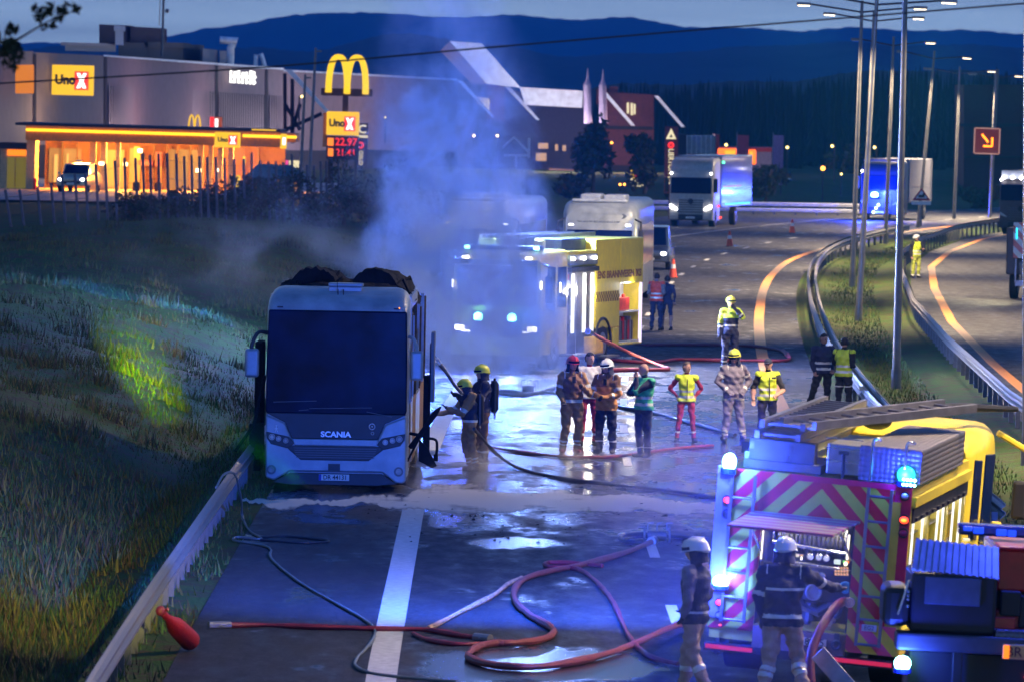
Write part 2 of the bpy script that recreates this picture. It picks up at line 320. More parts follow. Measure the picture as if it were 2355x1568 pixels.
# hills
def hill(name, pts, Y, depth, mt, base=-30, seed=0):
    r = random.Random(seed); us = np.linspace(pts[0][0], pts[-1][0], 260); vs = np.interp(us, [p[0] for p in pts], [p[1] for p in pts]); V = []; Fc = []
    k = np.ones(9)/9; vs = np.convolve(np.pad(vs, 4, 'edge'), k, 'valid')
    for i, (u, v) in enumerate(zip(us, vs)):
        t = W(u, v, Y); t.z += (r.random()-.5)*Y*.00025+math.sin(i*.31)*Y*.0002
        for q, (dy, kz) in enumerate(((-depth, 0), (-depth*.6, .45), (-depth*.25, .85), (0, 1), (depth, .5))):
            p = Vector((t.x*(Y+dy)/Y, Y+dy, base+(t.z-base)*kz+(nse(i*.3, q*3.)*Y*.0005 if 0 < q < 3 else 0))); V.append(p)
    for i in range(len(us)-1):
        for q in range(4): Fc.append((i*5+q, (i+1)*5+q, (i+1)*5+q+1, i*5+q+1))
    return tag(npmesh(name, V, Fc, mt, smooth=True), kind='structure')
M_hill = mat('hill_forest', (.02, .04, .045), .95, var=.35, scale=.02, spec=.1)
hill('far_hills', [(-500, 95), (0, 100), (250, 105), (395, 92), (450, 62), (540, 60), (600, 52), (660, 38), (745, 28), (800, 26), (900, 36), (1000, 36), (1080, 42), (1150, 36), (1250, 38), (1340, 46), (1420, 42), (1500, 44), (1560, 62), (1700, 66), (1830, 70), (1990, 66), (2100, 68), (2354, 78), (2900, 80)], 7000, 900, M_hill, seed=1)
hill('middle_hills', [(-500, 140), (0, 130), (180, 100), (240, 112), (600, 110), (700, 125), (830, 90), (950, 75), (1100, 100), (1300, 130), (1600, 118), (1850, 98), (2354, 108), (2900, 110)], 3600, 1500, M_hill, seed=2)
M_galv = mat('galvanised_steel', (.27, .25, .22), .42, .75, var=.15, scale=5, bump=.1); M_dsteel = mat('dark_steel', (.09, .095, .1), .5, .6)
# W-beam guard rails
def wbeam(mb, fx, y0, y1, z, side, step=4.0):
    prof = [(0, -.155), (.03, -.12), (.075, -.09), (.075, -.05), (.012, -.012), (.012, .012), (.075, .05), (.075, .09), (.03, .12), (0, .155)]
    y = y0
    while y < y1-.01:
        ye = min(y+step+.12, y1); rings = []
        for t in (0, .33, .66, 1):
            yy = y+(ye-y)*t; x = fx(yy)+side*(.004*((int(round(y/step))) % 2)); z2 = z+.003*((int(round(y/step))) % 2)
            rings.append([(x+side*(a+.01), yy, z2+b) for a, b in prof]+[(x+side*a, yy, z2+b) for a, b in reversed(prof)])
        mb.rings(rings); y += step
def rail(name, label, fx, y0, y1, sides, post=2.0, grp=None, z=.58, top=None, up=False):
    root = empty(name, label, 'guard rail', (fx(y0), y0, 0), group=grp); inv = Matrix.Translation((-fx(y0), -y0, 0))
    for s_ in sides:
        mb = MB(); mb.xf = inv; wbeam(mb, lambda yy: fx(yy)+s_*.09, y0, y1, z, s_); mb.build('rail_beam', M_galv, root)
    pm = MB(); 
    y = y0; n = 0; first = None
    while y < y1 and n < 100:
        if first is None:
            pm.box((-.05, -.03, 0), (.05, .03, z-.04)); pm.box((-.05, -.03, 0), (-.04, .06, z-.04)); o = pm.build('post', M_dsteel, root); first = o
        else: o = first.copy(); COL.objects.link(o); o.parent = root
        o.location = (fx(y)-fx(y0), y-y0, 0); y += post; n += 1
    return root
rail('guard_rail', 'long steel guard rail along the foot of the grassy bank, left road edge', lambda y: XG(y), 66, 206, (1,), 1.5)
rail('guard_rail', 'double-sided steel barrier curving along the right edge of the accident road', lambda y: XO(y)+1.8, 100, 330, (-1, 1), 4)
rail('guard_rail', 'railing with many dark posts along the opposite road', lambda y: XB2(y), 120, 360, (-1,), 2.4, z=.62)
# ------------------------------------------------------------------ far background
Mw = mat
M_wallg = mat('grey_cladding', (.30, .23, .18), .7, var=.12, scale=1.2); M_wallp = mat('mauve_cladding', (.29, .2, .2), .7, var=.12, scale=1.2)
M_fin = mat('louvre_fins', (.22, .17, .19), .5, .3); M_gap = mat('louvre_gap', (.02, .016, .02), .8); M_roofd = mat('dark_roof_plant', (.03, .028, .035), .7)
M_white = mat('white_paint', (.62, .64, .66), .5, var=.06); M_wroof = mat('pale_metal_roof', (.7, .78, .82), .5, .2, scale=2); M_redw = mat('red_brick_wall', (.13, .035, .035), .8, scale=3)
M_redp = mat('red_paint', (.45, .02, .02), .5); M_dred = mat('dark_red_board', (.07, .008, .02), .6); M_blk = mat('black_plastic', (.012, .012, .014), .5); M_oran = mat('orange_fascia', (.6, .2, .02), .55)
M_beige = mat('beige_column', (.5, .4, .22), .7); M_brown = mat('brown_board', (.06, .03, .015), .7); M_pole = mat('pole_steel', (.17, .17, .17), .45, .5, scale=3); M_dpole = mat('dark_pole', (.03, .03, .035), .6)
E_yel = lit('lit_yellow', (1, .56, .006), 1.15); E_org = lit('lit_orange', (1, .22, .004), 1.6); E_wht = lit('lit_white', (1, .97, .9), 2.2); E_warm = lit('lit_warm_bulb', (1, .62, .25), 12)
E_red = lit('lit_red', (1, .03, .02), 1.4); E_grn = lit('lit_green', (.25, 1, .12), 1.0); E_win = lit('lit_window', (1, .55, .28), .55); E_win2 = lit('lit_window_dim', (1, .4, .1), .35); E_cream = lit('lit_cream', (1, .85, .5), 1.0)
E_pink = lit('lit_pink', (1, .08, .35), 1.0); E_lamp = lit('lit_street_lamp', (1, .8, .5), 7)
class PF:
    """a frontal thing: px rectangles turned into metres at its own distance"""
    def __init__(s, name, label, cat, u, v, Y, lean=0, group=None, yaw=0):
        s.u, s.v, s.Y, s.s = u, v, Y, FPX/Y
        s.o = empty(name, label, cat, W(u, v, Y), group=group, rot=(0, R(lean-1), R(yaw)))
    def X(s, u): return (u-s.u)/s.s
    def Z(s, v): return (s.v-v)/s.s
    def bx(s, mb, u0, v0, u1, v1, y0=0, y1=.3, mi=0): mb.box((s.X(u0), y0, s.Z(v1)), (s.X(u1), y1, s.Z(v0)), mi); return mb
    def part(s, name, mt, rects, y0=0, y1=.3, bevel=0):
        mb = MB()
        for r in rects: s.bx(mb, *r[:4], *(r[4:] if len(r) > 4 else (y0, y1)))
        return mb.build(name, mt, s.o, bevel)
    def txt(s, t, u, v, h, mt, name='lettering', y=-.04, rot=(math.pi/2, 0, 0), **k): return text(t, h/s.s, mt, name, s.o, (s.X(u), y, s.Z(v)), rot, **k)
def xlogo(mb, cx, cz, w, h, y0, y1, mi=0):  # the fat white cross of the fuel sign
    for sg in (1, -1):
        a = [(-.5*w, .5*h), (-.16*w, .5*h), (.5*w, -.5*h), (.12*w, -.5*h)]; mb.prism([(cx+sg*x, cz+z) for x, z in a], y0-.004*sg, y1, 'y', mi)
def fuelsign(pf, u0, v0, u1, v1, y=-.3, side=None):
    pf.part('sign_box', E_yel, [(u0, v0, u1, v1)], y, y+.28, .05)
    w, h = u1-u0, v1-v0
    pf.part('sign_square', E_red, [(u0+.54*w, v0+.2*h, u0+.88*w, v0+.82*h)], y-.03, y)
    mb = MB(); xlogo(mb, pf.X(u0+.71*w), pf.Z(v0+.51*h), .24*w/pf.s, .5*h/pf.s, y-.06, y-.031); mb.build('cross_mark', E_wht, pf.o)
    t = pf.txt('Uno', u0+.32*w, v0+.5*h, .42*h, M_blk, y=y-.03, bold=.035*h/pf.s/1.5, sxy=(.92, 1))
    return t
# shopping centre: a long clad wall running away to the right
def YM(u): return 400+max(u, -60)*.13
def wq(mb, u0, v0a, v0b, u1, v1a, v1b, dy=0, th=.5, mi=0):
    a, b, c, d = W(u0, v0b, YM(u0)+dy), W(u1, v1b, YM(u1)+dy), W(u1, v1a, YM(u1)+dy), W(u0, v0a, YM(u0)+dy); mb.slab((a, b, c, d), (0, th, 0), mi)
def TV(u): return float(np.interp(u, [-60, 75, 76, 105, 242, 612, 830, 1052], [116, 119, 124, 121, 129, 159, 173, 184]))
mall = empty('shopping_centre', 'long grey shopping centre with vertical louvres behind the fuel station', 'building', (0, 420, 0)); MI = Matrix.Translation((0, -420, 0))
def mq(name, mt, L):
    mb = MB(); mb.xf = MI
    for a in L: wq(mb, *a)
    return mb.build(name, mt, mall)
mq('wall', [M_wallg, M_wallp], [(-60, 116, 330, 75, 119, 335), (76, 121, 335, 242, 129, 345), (242, 129, 345, 500, 150, 345, 0, .5, 1), (500, 150, 345, 612, 159, 350, 0, .5, 1), (612, 159, 350, 830, 173, 345, 0, .5, 1), (830, 173, 345, 1052, 184, 350, 0, .5, 1)])
mq('wall_base', M_gap, [(-60, 330, 470, 500, 345, 470, .3), (500, 345, 470, 1052, 350, 450, .3)])
mq('cornice', M_wroof, [(238, 127, 131, 652, 157, 162, -.3, .6), (652, 161, 165, 1052, 182, 187, -.3, .6)])
for (a, b, ta, tb, ba, bb) in ((250, 370, 198, 204, 292, 296), (380, 495, 205, 212, 297, 300), (503, 610, 213, 219, 300, 305), (620, 700, 220, 225, 305, 308)):
    mq('louvre_panel', M_gap, [(a, ta, ba, b, tb, bb, -.12, .1)])
    mq('louvre_fins', M_fin, [(u, ta+(tb-ta)*(u-a)/(b-a), ba+(bb-ba)*(u-a)/(b-a), u+2.2, ta+(tb-ta)*(u-a)/(b-a), ba+(bb-ba)*(u-a)/(b-a), -.45, .33) for u in np.arange(a+1, b-2, 5.2)])
for u in (80, 243, 373, 498, 613, 880, 960): mq('mullion', M_gap, [(u-3, TV(u-3)+2, TV(u)+165, u+3, TV(u+3)+2, TV(u)+165, -.2, .2)])
mq('vent_duct', M_fin, [(140, 98, 105, 262, 101, 108, 8, 2), (150, 105, 118, 262, 108, 120, 9, 2)])
mq('plant_room', mat('rust_plant_room', (.06, .02, .03), .8), [(228, 57, 100, 300, 60, 100, 14, 5), (300, 62, 100, 375, 66, 104, 13, 5)])
mq('plant_room', M_roofd, [(272, 98, 130, 460, 104, 142, 10, 6)]); mq('plant_room', M_roofd, [(340, 97, 110, 430, 100, 112, 9, 6)])
mq('chimney', mat('pale_vent', (.35, .4, .5), .5), [(262, 60, 72, 284, 61, 73, 6, 2), (265, 72, 104, 280, 73, 105, 6.5, 2)])
mq('vent_box', mat('blue_grey_vent', (.1, .14, .2), .6), [(466, 112, 150, 497, 116, 150, 5, 3), (505, 118, 150, 520, 118, 152, 5, 3)])
mb = MB(); mb.xf = MI; c = W(530, 112, 470); mb.tube([c+Vector((0, 0, -1.8)), c, c+Vector((.15, 0, .3)), c+Vector((.5, 0, .55)), c+Vector((-.8, 0, .6))], .28, 10); mb.build('vent_pipe', M_wroof, mall, smooth=True)
mb = MB(); mb.xf = MI; c = W(600, 140, 480)
mb.tube([c+Vector((-.4, 0, -.6)), c+Vector((-.4, 0, .4)), c+Vector((0, 0, .5)), c+Vector((.35, 0, -.6))], .16, 8); mb.build('vent_pipe', M_wroof, mall, smooth=True)
mb = MB(); mb.xf = MI; mb.tube([W(372, 130, 455), W(377, -30, 455)], .09, 6); mb.tube([W(366, 60, 455), W(369, -30, 455)], .03, 5); mb.ball(W(384, 26, 454.6), .16, 10, 7); mb.build('antenna_mast', M_pole, mall)
for (a, b, c_, d, wd, YY) in ((655, 161, 748, 258, 15, 455), (1051, 186, 1131, 271, 11, 500), (1156, 196, 1233, 277, 13, 520)):
    mb = MB(); mb.xf = MI; p, q, r_, t = W(a, b, YY), W(a+wd, b, YY), W(c_+wd*.6, d, YY), W(c_, d, YY); mb.slab((t, r_, q, p), (0, .8, 0)); mb.build('brace', M_wroof, mall)
mb = MB(); mb.xf = MI
for (u, v, u2, v2) in ((655, 170, 655, 330), (672, 182, 672, 330), (655, 300, 740, 262), (655, 240, 690, 300), (672, 300, 690, 240)): mb.tube([W(u, v, 457), W(u2, v2, 457)], .14, 6)
mb.build('brace_frame', M_gap, mall)
mq('lit_window', E_grn, [(406+i*9, 226, 241, 413+i*9, 226, 241, -.3, .1) for i in range(4)])
mb = MB(); mb.xf = MI; mb.slab([W(35, 150, 402), W(78, 150, 402), W(78, 216, 402), W(35, 216, 402)][::-1], (0, .1, 0)); mb.build('glowing_panel', lit('amber_panel', (1, .28, .01), .75), mall, .1)
for u_, c_ in ((60, (1, .7, .45)), (200, (1, .7, .5)), (420, (.9, .6, .65)), (580, (.9, .6, .7)), (780, (.8, .65, .8))): t_ = W(u_, 290, YM(u_)-16); lamp('added_wall_fill', 'POINT', c_, 150, mall, t_-Vector((0, 420, 0)), .4)  # unseen lamps added in front of the wall to lift its brightness
# lit sign on the mall wall, unreadable white capitals in the photo
pf = PF('wall_sign', 'small white glowing letter sign high on the grey mall wall', 'sign', 556, 178, YM(525)-1.0, 1.5); 
for i, (a, b) in enumerate(((528, 161), (537, 164), (546, 161), (555, 166), (564, 165), (573, 162), (581, 164))): pf.part('letter', E_wht, [(a, b+1, a+5.4, 192+i*.5), (a, 175, a+8.5, 180)] + ([(a, b+1, a+8, b+6)] if i % 2 else [(a, 188, a+8, 192)]), 0, .15)
pf = PF('wall_sign', 'large yellow fuel brand sign on the grey wall above the station canopy', 'sign', 168, 186, YM(118)-1.0, 1.5); fuelsign(pf, 120, 151, 216, 220)
# slanted roofs and red block of the mall further right
blk = empty('mall_roofs', 'pale slanted roofs with twin spires at the far end of the mall', 'building', (0, 520, 0)); BI = Matrix.Translation((0, -520, 0))
def bq(name, mt, quads, Y, th=.6, par=blk):
    mb = MB(); mb.xf = BI
    for q in quads: mb.slab([W(u, v, Y) for u, v in q][::-1], (0, th, 0))
    return mb.build(name, mt, par)
bq('roof', M_wroof, [[(1033, 95), (1107, 101), (1197, 203), (1119, 194)]], 512, 1); bq('gable', M_wallp, [[(1033, 97), (1119, 194), (1085, 194), (1012, 118)]], 514, 1)
bq('roof', M_wroof, [[(1194, 201), (1340, 210), (1338, 249), (1207, 242)]], 515, 1); bq('wall', mat('slate_blue_wall', (.05, .05, .09), .8), [[(1052, 184), (1350, 240), (1350, 440), (1052, 440)]], 522, 1)
bq('wall', M_redw, [[(1118, 195), (1160, 198), (1160, 280), (1118, 275)]], 516, 1)
bq('lit_window', E_cream, [[(1096+i*8, 224+i), (1101+i*8, 224+i), (1101+i*8, 240+i*5), (1096+i*8, 240+i*5)] for i in range(4)], 511, .1)
bq('lit_window', E_win, [[(1237, 330), (1260, 330), (1260, 343), (1237, 343)], [(1232, 353), (1256, 353), (1256, 371), (1232, 371)]], 518, .1); bq('lit_window', E_win, [[(1276, 333), (1283, 333), (1283, 347), (1276, 347)], [(1293, 335), (1301, 335), (1301, 348), (1293, 348)]], 518, .1)
bq('shop_front', lit('shop_glow', (1, .38, .3), .28), [[(1262, 388), (1330, 392), (1330, 420), (1262, 420)]], 516, .1)
for (u, vt) in ((1351, 158), (1386, 160)):
    mb = MB(); mb.xf = BI
    mb.tube([W(u, vt, 505), W(u, vt+24, 505), W(u-1, vt+38, 505), W(u+1, 285, 505)], [.02, .1, .3, .34], 8); mb.build('spire', mat('pale_spire', (.3, .25, .35), .6), blk)
for u_, v_ in ((1120, 330), (1240, 320), (1320, 330)): t_ = W(u_, v_, 503); lamp('added_wall_fill', 'POINT', (.85, .7, .8), 420, blk, t_-Vector((0, 520, 0)), .4)  # unseen lamps added to brighten the centre buildings
t_ = W(1090, 120, 480); lamp('roof_glow', 'POINT', (.7, .85, 1), 700, blk, t_-Vector((0, 520, 0)), .4)  # unseen point lamp that brightens the slanted roofs
rb = empty('red_building', 'dark red block with white diagonal braces beyond the white lorry', 'building', (0, 520, 0))
bq('wall', M_redw, [[(1389, 212), (1503, 219), (1503, 430), (1389, 430)]], 520, 6, rb); bq('roof_box', M_redw, [[(1402, 200), (1420, 200), (1420, 214), (1402, 214)], [(1372, 205), (1400, 205), (1400, 240), (1372, 240)]], 521, 3, rb)
t_ = W(1445, 340, 505); lamp('added_wall_fill', 'POINT', (1, .6, .5), 500, rb, t_-Vector((0, 520, 0)), .4)  # unseen lamp added to brighten the red block
bq('lit_window', E_cream, [[(1441, 237), (1446, 237), (1446, 262), (1441, 262)], [(1450, 238), (1455, 238), (1455, 266), (1450, 266)], [(1457, 240), (1461, 240), (1461, 264), (1457, 264)]], 519.7, .2, rb)
bq('brace', M_wroof, [[(1385, 214), (1395, 214), (1460, 290), (1451, 290)]], 516, .7, rb); bq('brace', M_wroof, [[(1504, 221), (1513, 221), (1575, 293), (1566, 293)]], 516, .7, rb)
bq('window_band', M_gap, [[(1392, 290), (1500, 292), (1500, 300), (1392, 298)], [(1392, 380), (1500, 382), (1500, 430), (1392, 430)]], 519.8, .1, rb)
bq('shop_front', E_win2, [[(1394, 398), (1412, 398), (1412, 428), (1394, 428)]], 519.5, .1, rb)
# porch frame, kiosk sign
pf = PF('entrance_porch', 'small white gabled porch frame in front of the mall', 'porch', 1185, 386, 470, 0); mb = MB()
for (a, b, c_, d) in ((1155, 342, 1182, 316), (1182, 316, 1216, 352), (1158, 358, 1216, 358), (1186, 358, 1186, 386), (1216, 318, 1216, 365)): mb.tube([(pf.X(a), 0, pf.Z(b)), (pf.X(c_), 0, pf.Z(d))], .09, 6)
mb.build('frame', M_white, pf.o)
pf = PF('menu_sign', 'small glowing yellow and red sign box by the mall entrance', 'sign', 1466, 432, 430, 0); pf.part('board', E_cream, [(1450, 411, 1482, 431)]); pf.part('picture', E_yel, [(1450, 391, 1482, 411)], -.02, .28); pf.part('red_mark', E_red, [(1459, 400, 1472, 411)], -.05, 0); pf.part('post', M_dpole, [(1464, 431, 1468, 452)])
# fuel station
st = PF('fuel_station', 'orange lit fuel station with long canopy left of the mall', 'fuel station', 300, 468, 352, 1.6)
def sp(n, mt, L, y0=0, y1=.3, bevel=0): return st.part(n, mt, L, y0, y1, bevel)
sp('canopy', M_oran, [(55, 296, 640, 330)], 0, 9); sp('canopy_light_strip', lit('strip_yellow', (1, .5, .01), 2.6), [(56, 303, 494, 309), (554, 303, 678, 309)], -.12, 0)
sp('canopy', M_oran, [(560, 298, 676, 318)], .3, 6); sp('canopy_light_strip', E_yel, [(574, 290, 630, 293)], -.1, 0)
sp('canopy_edge', M_roofd, [(30, 290, 640, 296)], .2, 9)
for (a, b) in ((198, 212), (223, 236), (258, 268), (448, 460), (472, 482), (494, 505), (518, 530)): sp('column', M_beige, [(a, 330, b, 470)], 2, 2.5)
sp('corner_wall', M_beige, [(55, 330, 75, 462)], 1.0, 3.5)
sp('shop_wall', mat('shop_wall', (.12, .05, .02), .8), [(75, 330, 640, 470)], 8.5, 9.3); sp('shop_window', E_win2, [(85, 350, 160, 430)], 8.3, 8.4); sp('shop_window', lit('shop_bright', (1, .33, .03), 1.2), [(205, 350, 262, 440), (270, 345, 300, 455)], 8.3, 8.4)
sp('lit_door', lit('lit_door', (1, .42, .1), 1.3), [(98, 365, 106, 430), (127, 362, 131, 420), (134, 398, 141, 428)], 8.1, 8.25)
sp('drinks_fridge', E_yel, [(286, 340, 300, 372)], 7.5, 7.8); sp('drinks_fridge', E_red, [(298, 372, 330, 384), (337, 352, 352, 385)], 7.4, 7.7); sp('lit_panel', E_org, [(306, 385, 312, 440), (345, 385, 352, 440)], 7.4, 7.6)
sp('shop_window', E_win2, [(365, 345, 440, 450)], 8.3, 8.4); sp('frame_bar', M_brown, [(a, 335, a+4, 466) for a in (115, 150, 190, 270, 330, 360, 385, 415, 440, 540, 575)], 7.9, 8.2)
sp('pump', E_org, [(500, 408, 515, 460)], 1, 1.5, .05); sp('pump', M_redp, [(74, 418, 80, 455)], .5, 1); sp('pump', M_dpole, [(300, 420, 316, 468), (350, 420, 366, 468)], 1.5, 2)
sp('hanging_light', E_warm, [(222, 376, 233, 383), (278, 376, 288, 383), (311, 343, 321, 352)], 1, 1.3); sp('hanging_light', E_warm, [(446, 385, 458, 393), (491, 384, 498, 390)], 1, 1.3)
sp('kiosk', M_beige, [(-12, 352, 53, 456)], 3, 6); sp('kiosk_header', E_org, [(4, 354, 50, 368)], 2.9, 3); sp('kiosk_window', lit('green_glass', (.45, .35, .02), .35), [(5, 372, 22, 452), (25, 372, 50, 452)], 2.9, 3); sp('kiosk_roof', M_roofd, [(-14, 338, 58, 352)], 2.5, 6.5)
fs = PF('canopy_sign', 'yellow fuel brand sign box fixed on the canopy edge', 'sign', 523, 322, 351.4, 1.6); fuelsign(fs, 494, 305, 553, 340)
fs = PF('canopy_sign', 'narrow yellow sign seen edge-on at the right canopy end', 'sign', 652, 326, 351, 1.6); fs.part('sign_box', E_yel, [(645, 309, 659, 343)], -.3, .3, .05); fs.part('cross_mark', E_wht, [(650, 317, 657, 334)], -.33, -.3)
for u, lb in ((175, 0), (275, 0), (455, 0), (560, 0)):
    l = lamp('canopy_lamp', 'POINT', (1, .42, .06), 1000, st.o, (st.X(u), 4, st.Z(345)), .5)
fc = MB()
a = [W(-60, 478, 330), W(345, 498, 318), W(360, 462, 356), W(620, 462, 356), W(620, 455, 372), W(-60, 452, 372)]
fc.add([(p.x, p.y, 1.4) for p in ((Vector((-36, 318, 0))), Vector((-19, 318, 0)), Vector((-17.5, 352, 0)), Vector((-11, 356, 0)), Vector((-11, 400, 0)), Vector((-45, 400, 0)))], [(0, 1, 2, 3, 4, 5)])
tag(fc.build('forecourt', asphalt('forecourt_concrete', (.22, .2, .17), False)), kind='structure')
sb = PF('roof_sign', 'small yellow double arch sign above the station canopy', 'sign', 447, 300, 375, 1.5); mb = MB()
for k in (0, 1):
    cx = sb.X(440+k*14); mb.tube([(cx+.17*math.cos(t), 0, sb.Z(300)+.9*math.sin(t)) for t in np.linspace(0, math.pi, 9)], .05, 6)
mb.build('arch', E_yel, sb.o)
sb = PF('roof_sign', 'red and orange sign panel above the station canopy', 'sign', 495, 300, 375, 1.5); sb.part('red_panel', E_red, [(482, 270, 491, 298)]); sb.part('orange_panel', lit('dull_orange', (.7, .13, .03), .5), [(493, 270, 510, 300)]); sb.part('white_mark', E_wht, [(494, 274, 501, 293)], -.05, 0)
pf = PF('info_sign', 'tall yellow pill-shaped sign beside the station columns', 'sign', 545, 457, 350, 1.5); pf.part('board', E_yel, [(539, 404, 552, 457)], 0, .2, .12)
pf = PF('info_sign', 'short yellow pill-shaped sign hanging under the canopy end', 'sign', 560, 381, 358, 1.5); pf.part('board', E_yel, [(557, 360, 564, 381)], 0, .2, .08)
pf = PF('shop_sign', 'small pink and white lit sign behind the pavilion roof', 'sign', 670, 386, 372, 1.5); pf.part('pink_panel', E_pink, [(656, 370, 662, 386)]); pf.part('white_panel', E_cream, [(664, 370, 670, 386), (672, 370, 687, 386)])
pv = PF('pavilion', 'low pavilion with teal hipped roof right of the station', 'pavilion', 625, 455, 340, 1); mb = MB()
x0, x1, zt, zb = pv.X(560), pv.X(708), pv.Z(380), pv.Z(410); mb.hexa([(x0, -1, zb), (x1, -1, zb), (x1, 4, zb), (x0, 4, zb), (pv.X(590), 1, zt), (pv.X(665), 1, zt), (pv.X(665), 2, zt), (pv.X(590), 2, zt)]); mb.build('roof', mat('teal_roof', (.06, .1, .1), .7), pv.o)
pv.part('wall', M_gap, [(575, 410, 690, 458)], 0, 3); pv.part('window', E_win2, [(579, 414, 590, 436), (633, 414, 640, 444), (676, 420, 683, 440)], -.1, -.02)
# golden arches pylon with fuel prices
py = PF('pylon_sign', 'tall pylon with glowing yellow double arch above fuel price board', 'sign', 788, 470, 395, 1.6)
mb = MB()
def arch(cx, hw, u_l, u_r, vb, vt):
    pts = []
    for t in np.linspace(0, 1, 19):
        a = math.pi*(1-t); x = cx+hw*math.copysign(abs(math.cos(a))**.75, math.cos(a)); z = vt+(vb-vt)*(1-math.sin(a)**.85); pts.append((py.X(x), 0, py.Z(z)))
    return pts
for k, (cx, vb) in enumerate(((769.5, 215), (812, 217))):
    P_ = arch(cx, 21.5, 0, 0, vb, 133); rs = []
    for i, p in enumerate(P_):
        q0, q1 = Vector(P_[max(i-1, 0)]), Vector(P_[min(i+1, len(P_)-1)]); d = (q1-q0).normalized(); nrm = Vector((-d.z, 0, d.x)); hw = (.19 if 5 < i < 13 else .2)
        rs.append([Vector(p)+nrm*hw+Vector((0, -.12-.003*k, 0)), Vector(p)-nrm*hw+Vector((0, -.12-.003*k, 0)), Vector(p)-nrm*hw+Vector((0, .12+.003*k, 0)), Vector(p)+nrm*hw+Vector((0, .12+.003*k, 0))])
    mb.rings(rs)
mb.build('double_arch', lit('arch_yellow', (1, .62, .004), 1.25), py.o); py.part('plinth', M_brown, [(731, 205, 849, 222)], .15, .6); py.part('post', M_brown, [(781, 222, 794, 258)], .2, .5)
fuelsign(py, 746, 258, 821, 312); py.part('sign_side', M_oran, [(738, 262, 747, 340)], 0, .8); py.part('price_board', mat('price_black', (.03, .01, .01), .5), [(747, 314, 822, 368)], -.1, .2)
py.part('price_flag', E_org, [(749, 319, 763, 337), (751, 343, 763, 361)], -.16, -.1); py.txt('22.97', 792, 328, 24, E_red, 'price_figures', -.16, bold=.012, sxy=(.95, 1)); py.txt('21.41', 792, 352, 22, E_red, 'price_figures', -.16, bold=.006, sxy=(.95, 1)); py.part('lower_post', M_brown, [(752, 368, 760, 470), (812, 368, 818, 470)])
tp = PF('totem_sign', 'narrow dark red totem with white letters beside the price pylon', 'sign', 829, 450, 400, 1.6); tp.part('board', M_dred, [(816, 284, 842, 380)]); tp.txt('C', 829, 299, 27, E_cream, bold=.02); tp.part('white_bar', E_cream, [(816, 312, 842, 318)], -.05, 0)
mb = MB(); mb.torus((tp.X(826), -.04, tp.Z(335)), 6/tp.s, 2.2/tp.s, 'y', 16, 6); mb.build('red_ring', E_red, tp.o); tp.txt('OSLO', 827, 364, 13, E_cream, rot=(math.pi/2, R(90), 0), bold=.006)
# second totem by the white lorry
tp = PF('totem_sign', 'tall dark red totem with triangle and vertical letters left of white lorry', 'sign', 1541, 520, 372, 1); tp.part('board', M_dred, [(1525, 292, 1555, 445)]); mb = MB(); mb.prism([(tp.X(1527), tp.Z(321)), (tp.X(1551), tp.Z(321)), (tp.X(1539), tp.Z(296))], -.06, 0); mb.build('white_triangle', E_cream, tp.o); mb = MB(); mb.prism([(tp.X(1535), tp.Z(317)), (tp.X(1543), tp.Z(317)), (tp.X(1539), tp.Z(309))], -.09, -.06); mb.build('triangle_mark', M_blk, tp.o)
mb = MB(); mb.torus((tp.X(1539), -.04, tp.Z(335)), 5/tp.s, 2.6/tp.s, 'y', 16, 6); mb.build('red_ring', E_red, tp.o); tp.txt('LIERTOPPEN', 1539, 384, 17, E_cream, rot=(math.pi/2, R(90), 0), bold=.006, sxy=(.86, 1)); tp.part('post', M_dpole, [(1536, 445, 1545, 520)])
# shops behind the white lorry
sh = PF('roadside_shop', 'white and red roadside shop with glass front behind the white lorry', 'shop', 1600, 470, 470, .5); sh.part('wall', M_white, [(1560, 362, 1650, 440)], 0, 6); sh.part('wall', M_gap, [(1545, 310, 1577, 440)], 0, 5); sh.part('glass_front', mat('teal_glass', (.1, .2, .24), .25), [(1577, 313, 1643, 355)], -.1, 4); sh.part('glazing_bar', M_wroof, [(1577+i*11, 313, 1578+i*11, 355) for i in range(7)], -.2, -.1); sh.part('red_band', M_redp, [(1577, 356, 1650, 362), (1643, 310, 1652, 380)], -.2, 5)
sh = PF('roadside_shop', 'pale shop with dark red top band left of the second banner', 'shop', 1745, 440, 520, .5); sh.part('wall', mat('pink_wall', (.3, .22, .26), .7), [(1650, 350, 1773, 440)], 0, 6); sh.part('red_band', M_redp, [(1650, 340, 1773, 350)], -.1, 6)
for (a, b, lb) in (((1650, 342, 1695, 377), (1666, 347, 1690, 372), 'left glowing orange sign box'), ((1713, 345, 1738, 379), (1722, 350, 1730, 374), 'right glowing orange sign box')):
    g = PF('glowing_sign', lb+' beside the tall red banner', 'sign', (a[0]+a[2])/2, a[3], 440, .5); g.part('sign_box', lit('hot_orange', (1, .13, .004), 2.6), [a], 0, .4, .1); g.part('sign_face', E_yel, [b], -.06, 0, .05)
for (a, b, mt, lb) in ((1693, 1719, mat('red_banner', (.35, .04, .06), .7), 'tall red banner between the two glowing orange signs'), (1776, 1799, mat('mauve_banner', (.28, .14, .24), .7), 'tall pale mauve banner right of the pink shop')):
    g = PF('banner', lb, 'banner', (a+b)/2, 430, 425, 1.2); g.part('cloth', mt, [(a, 312, b, 426)], 0, .05); g.part('pole', M_pole, [(a-2, 306, a, 440)], 0, .08)
g = PF('kiosk', 'small orange lit kiosk below the red banner', 'kiosk', 1699, 454, 415, .5); g.part('wall', E_win2, [(1684, 432, 1712, 455)], 0, 2); g.part('roof_glow', E_yel, [(1681, 427, 1716, 432)], -.3, 2)
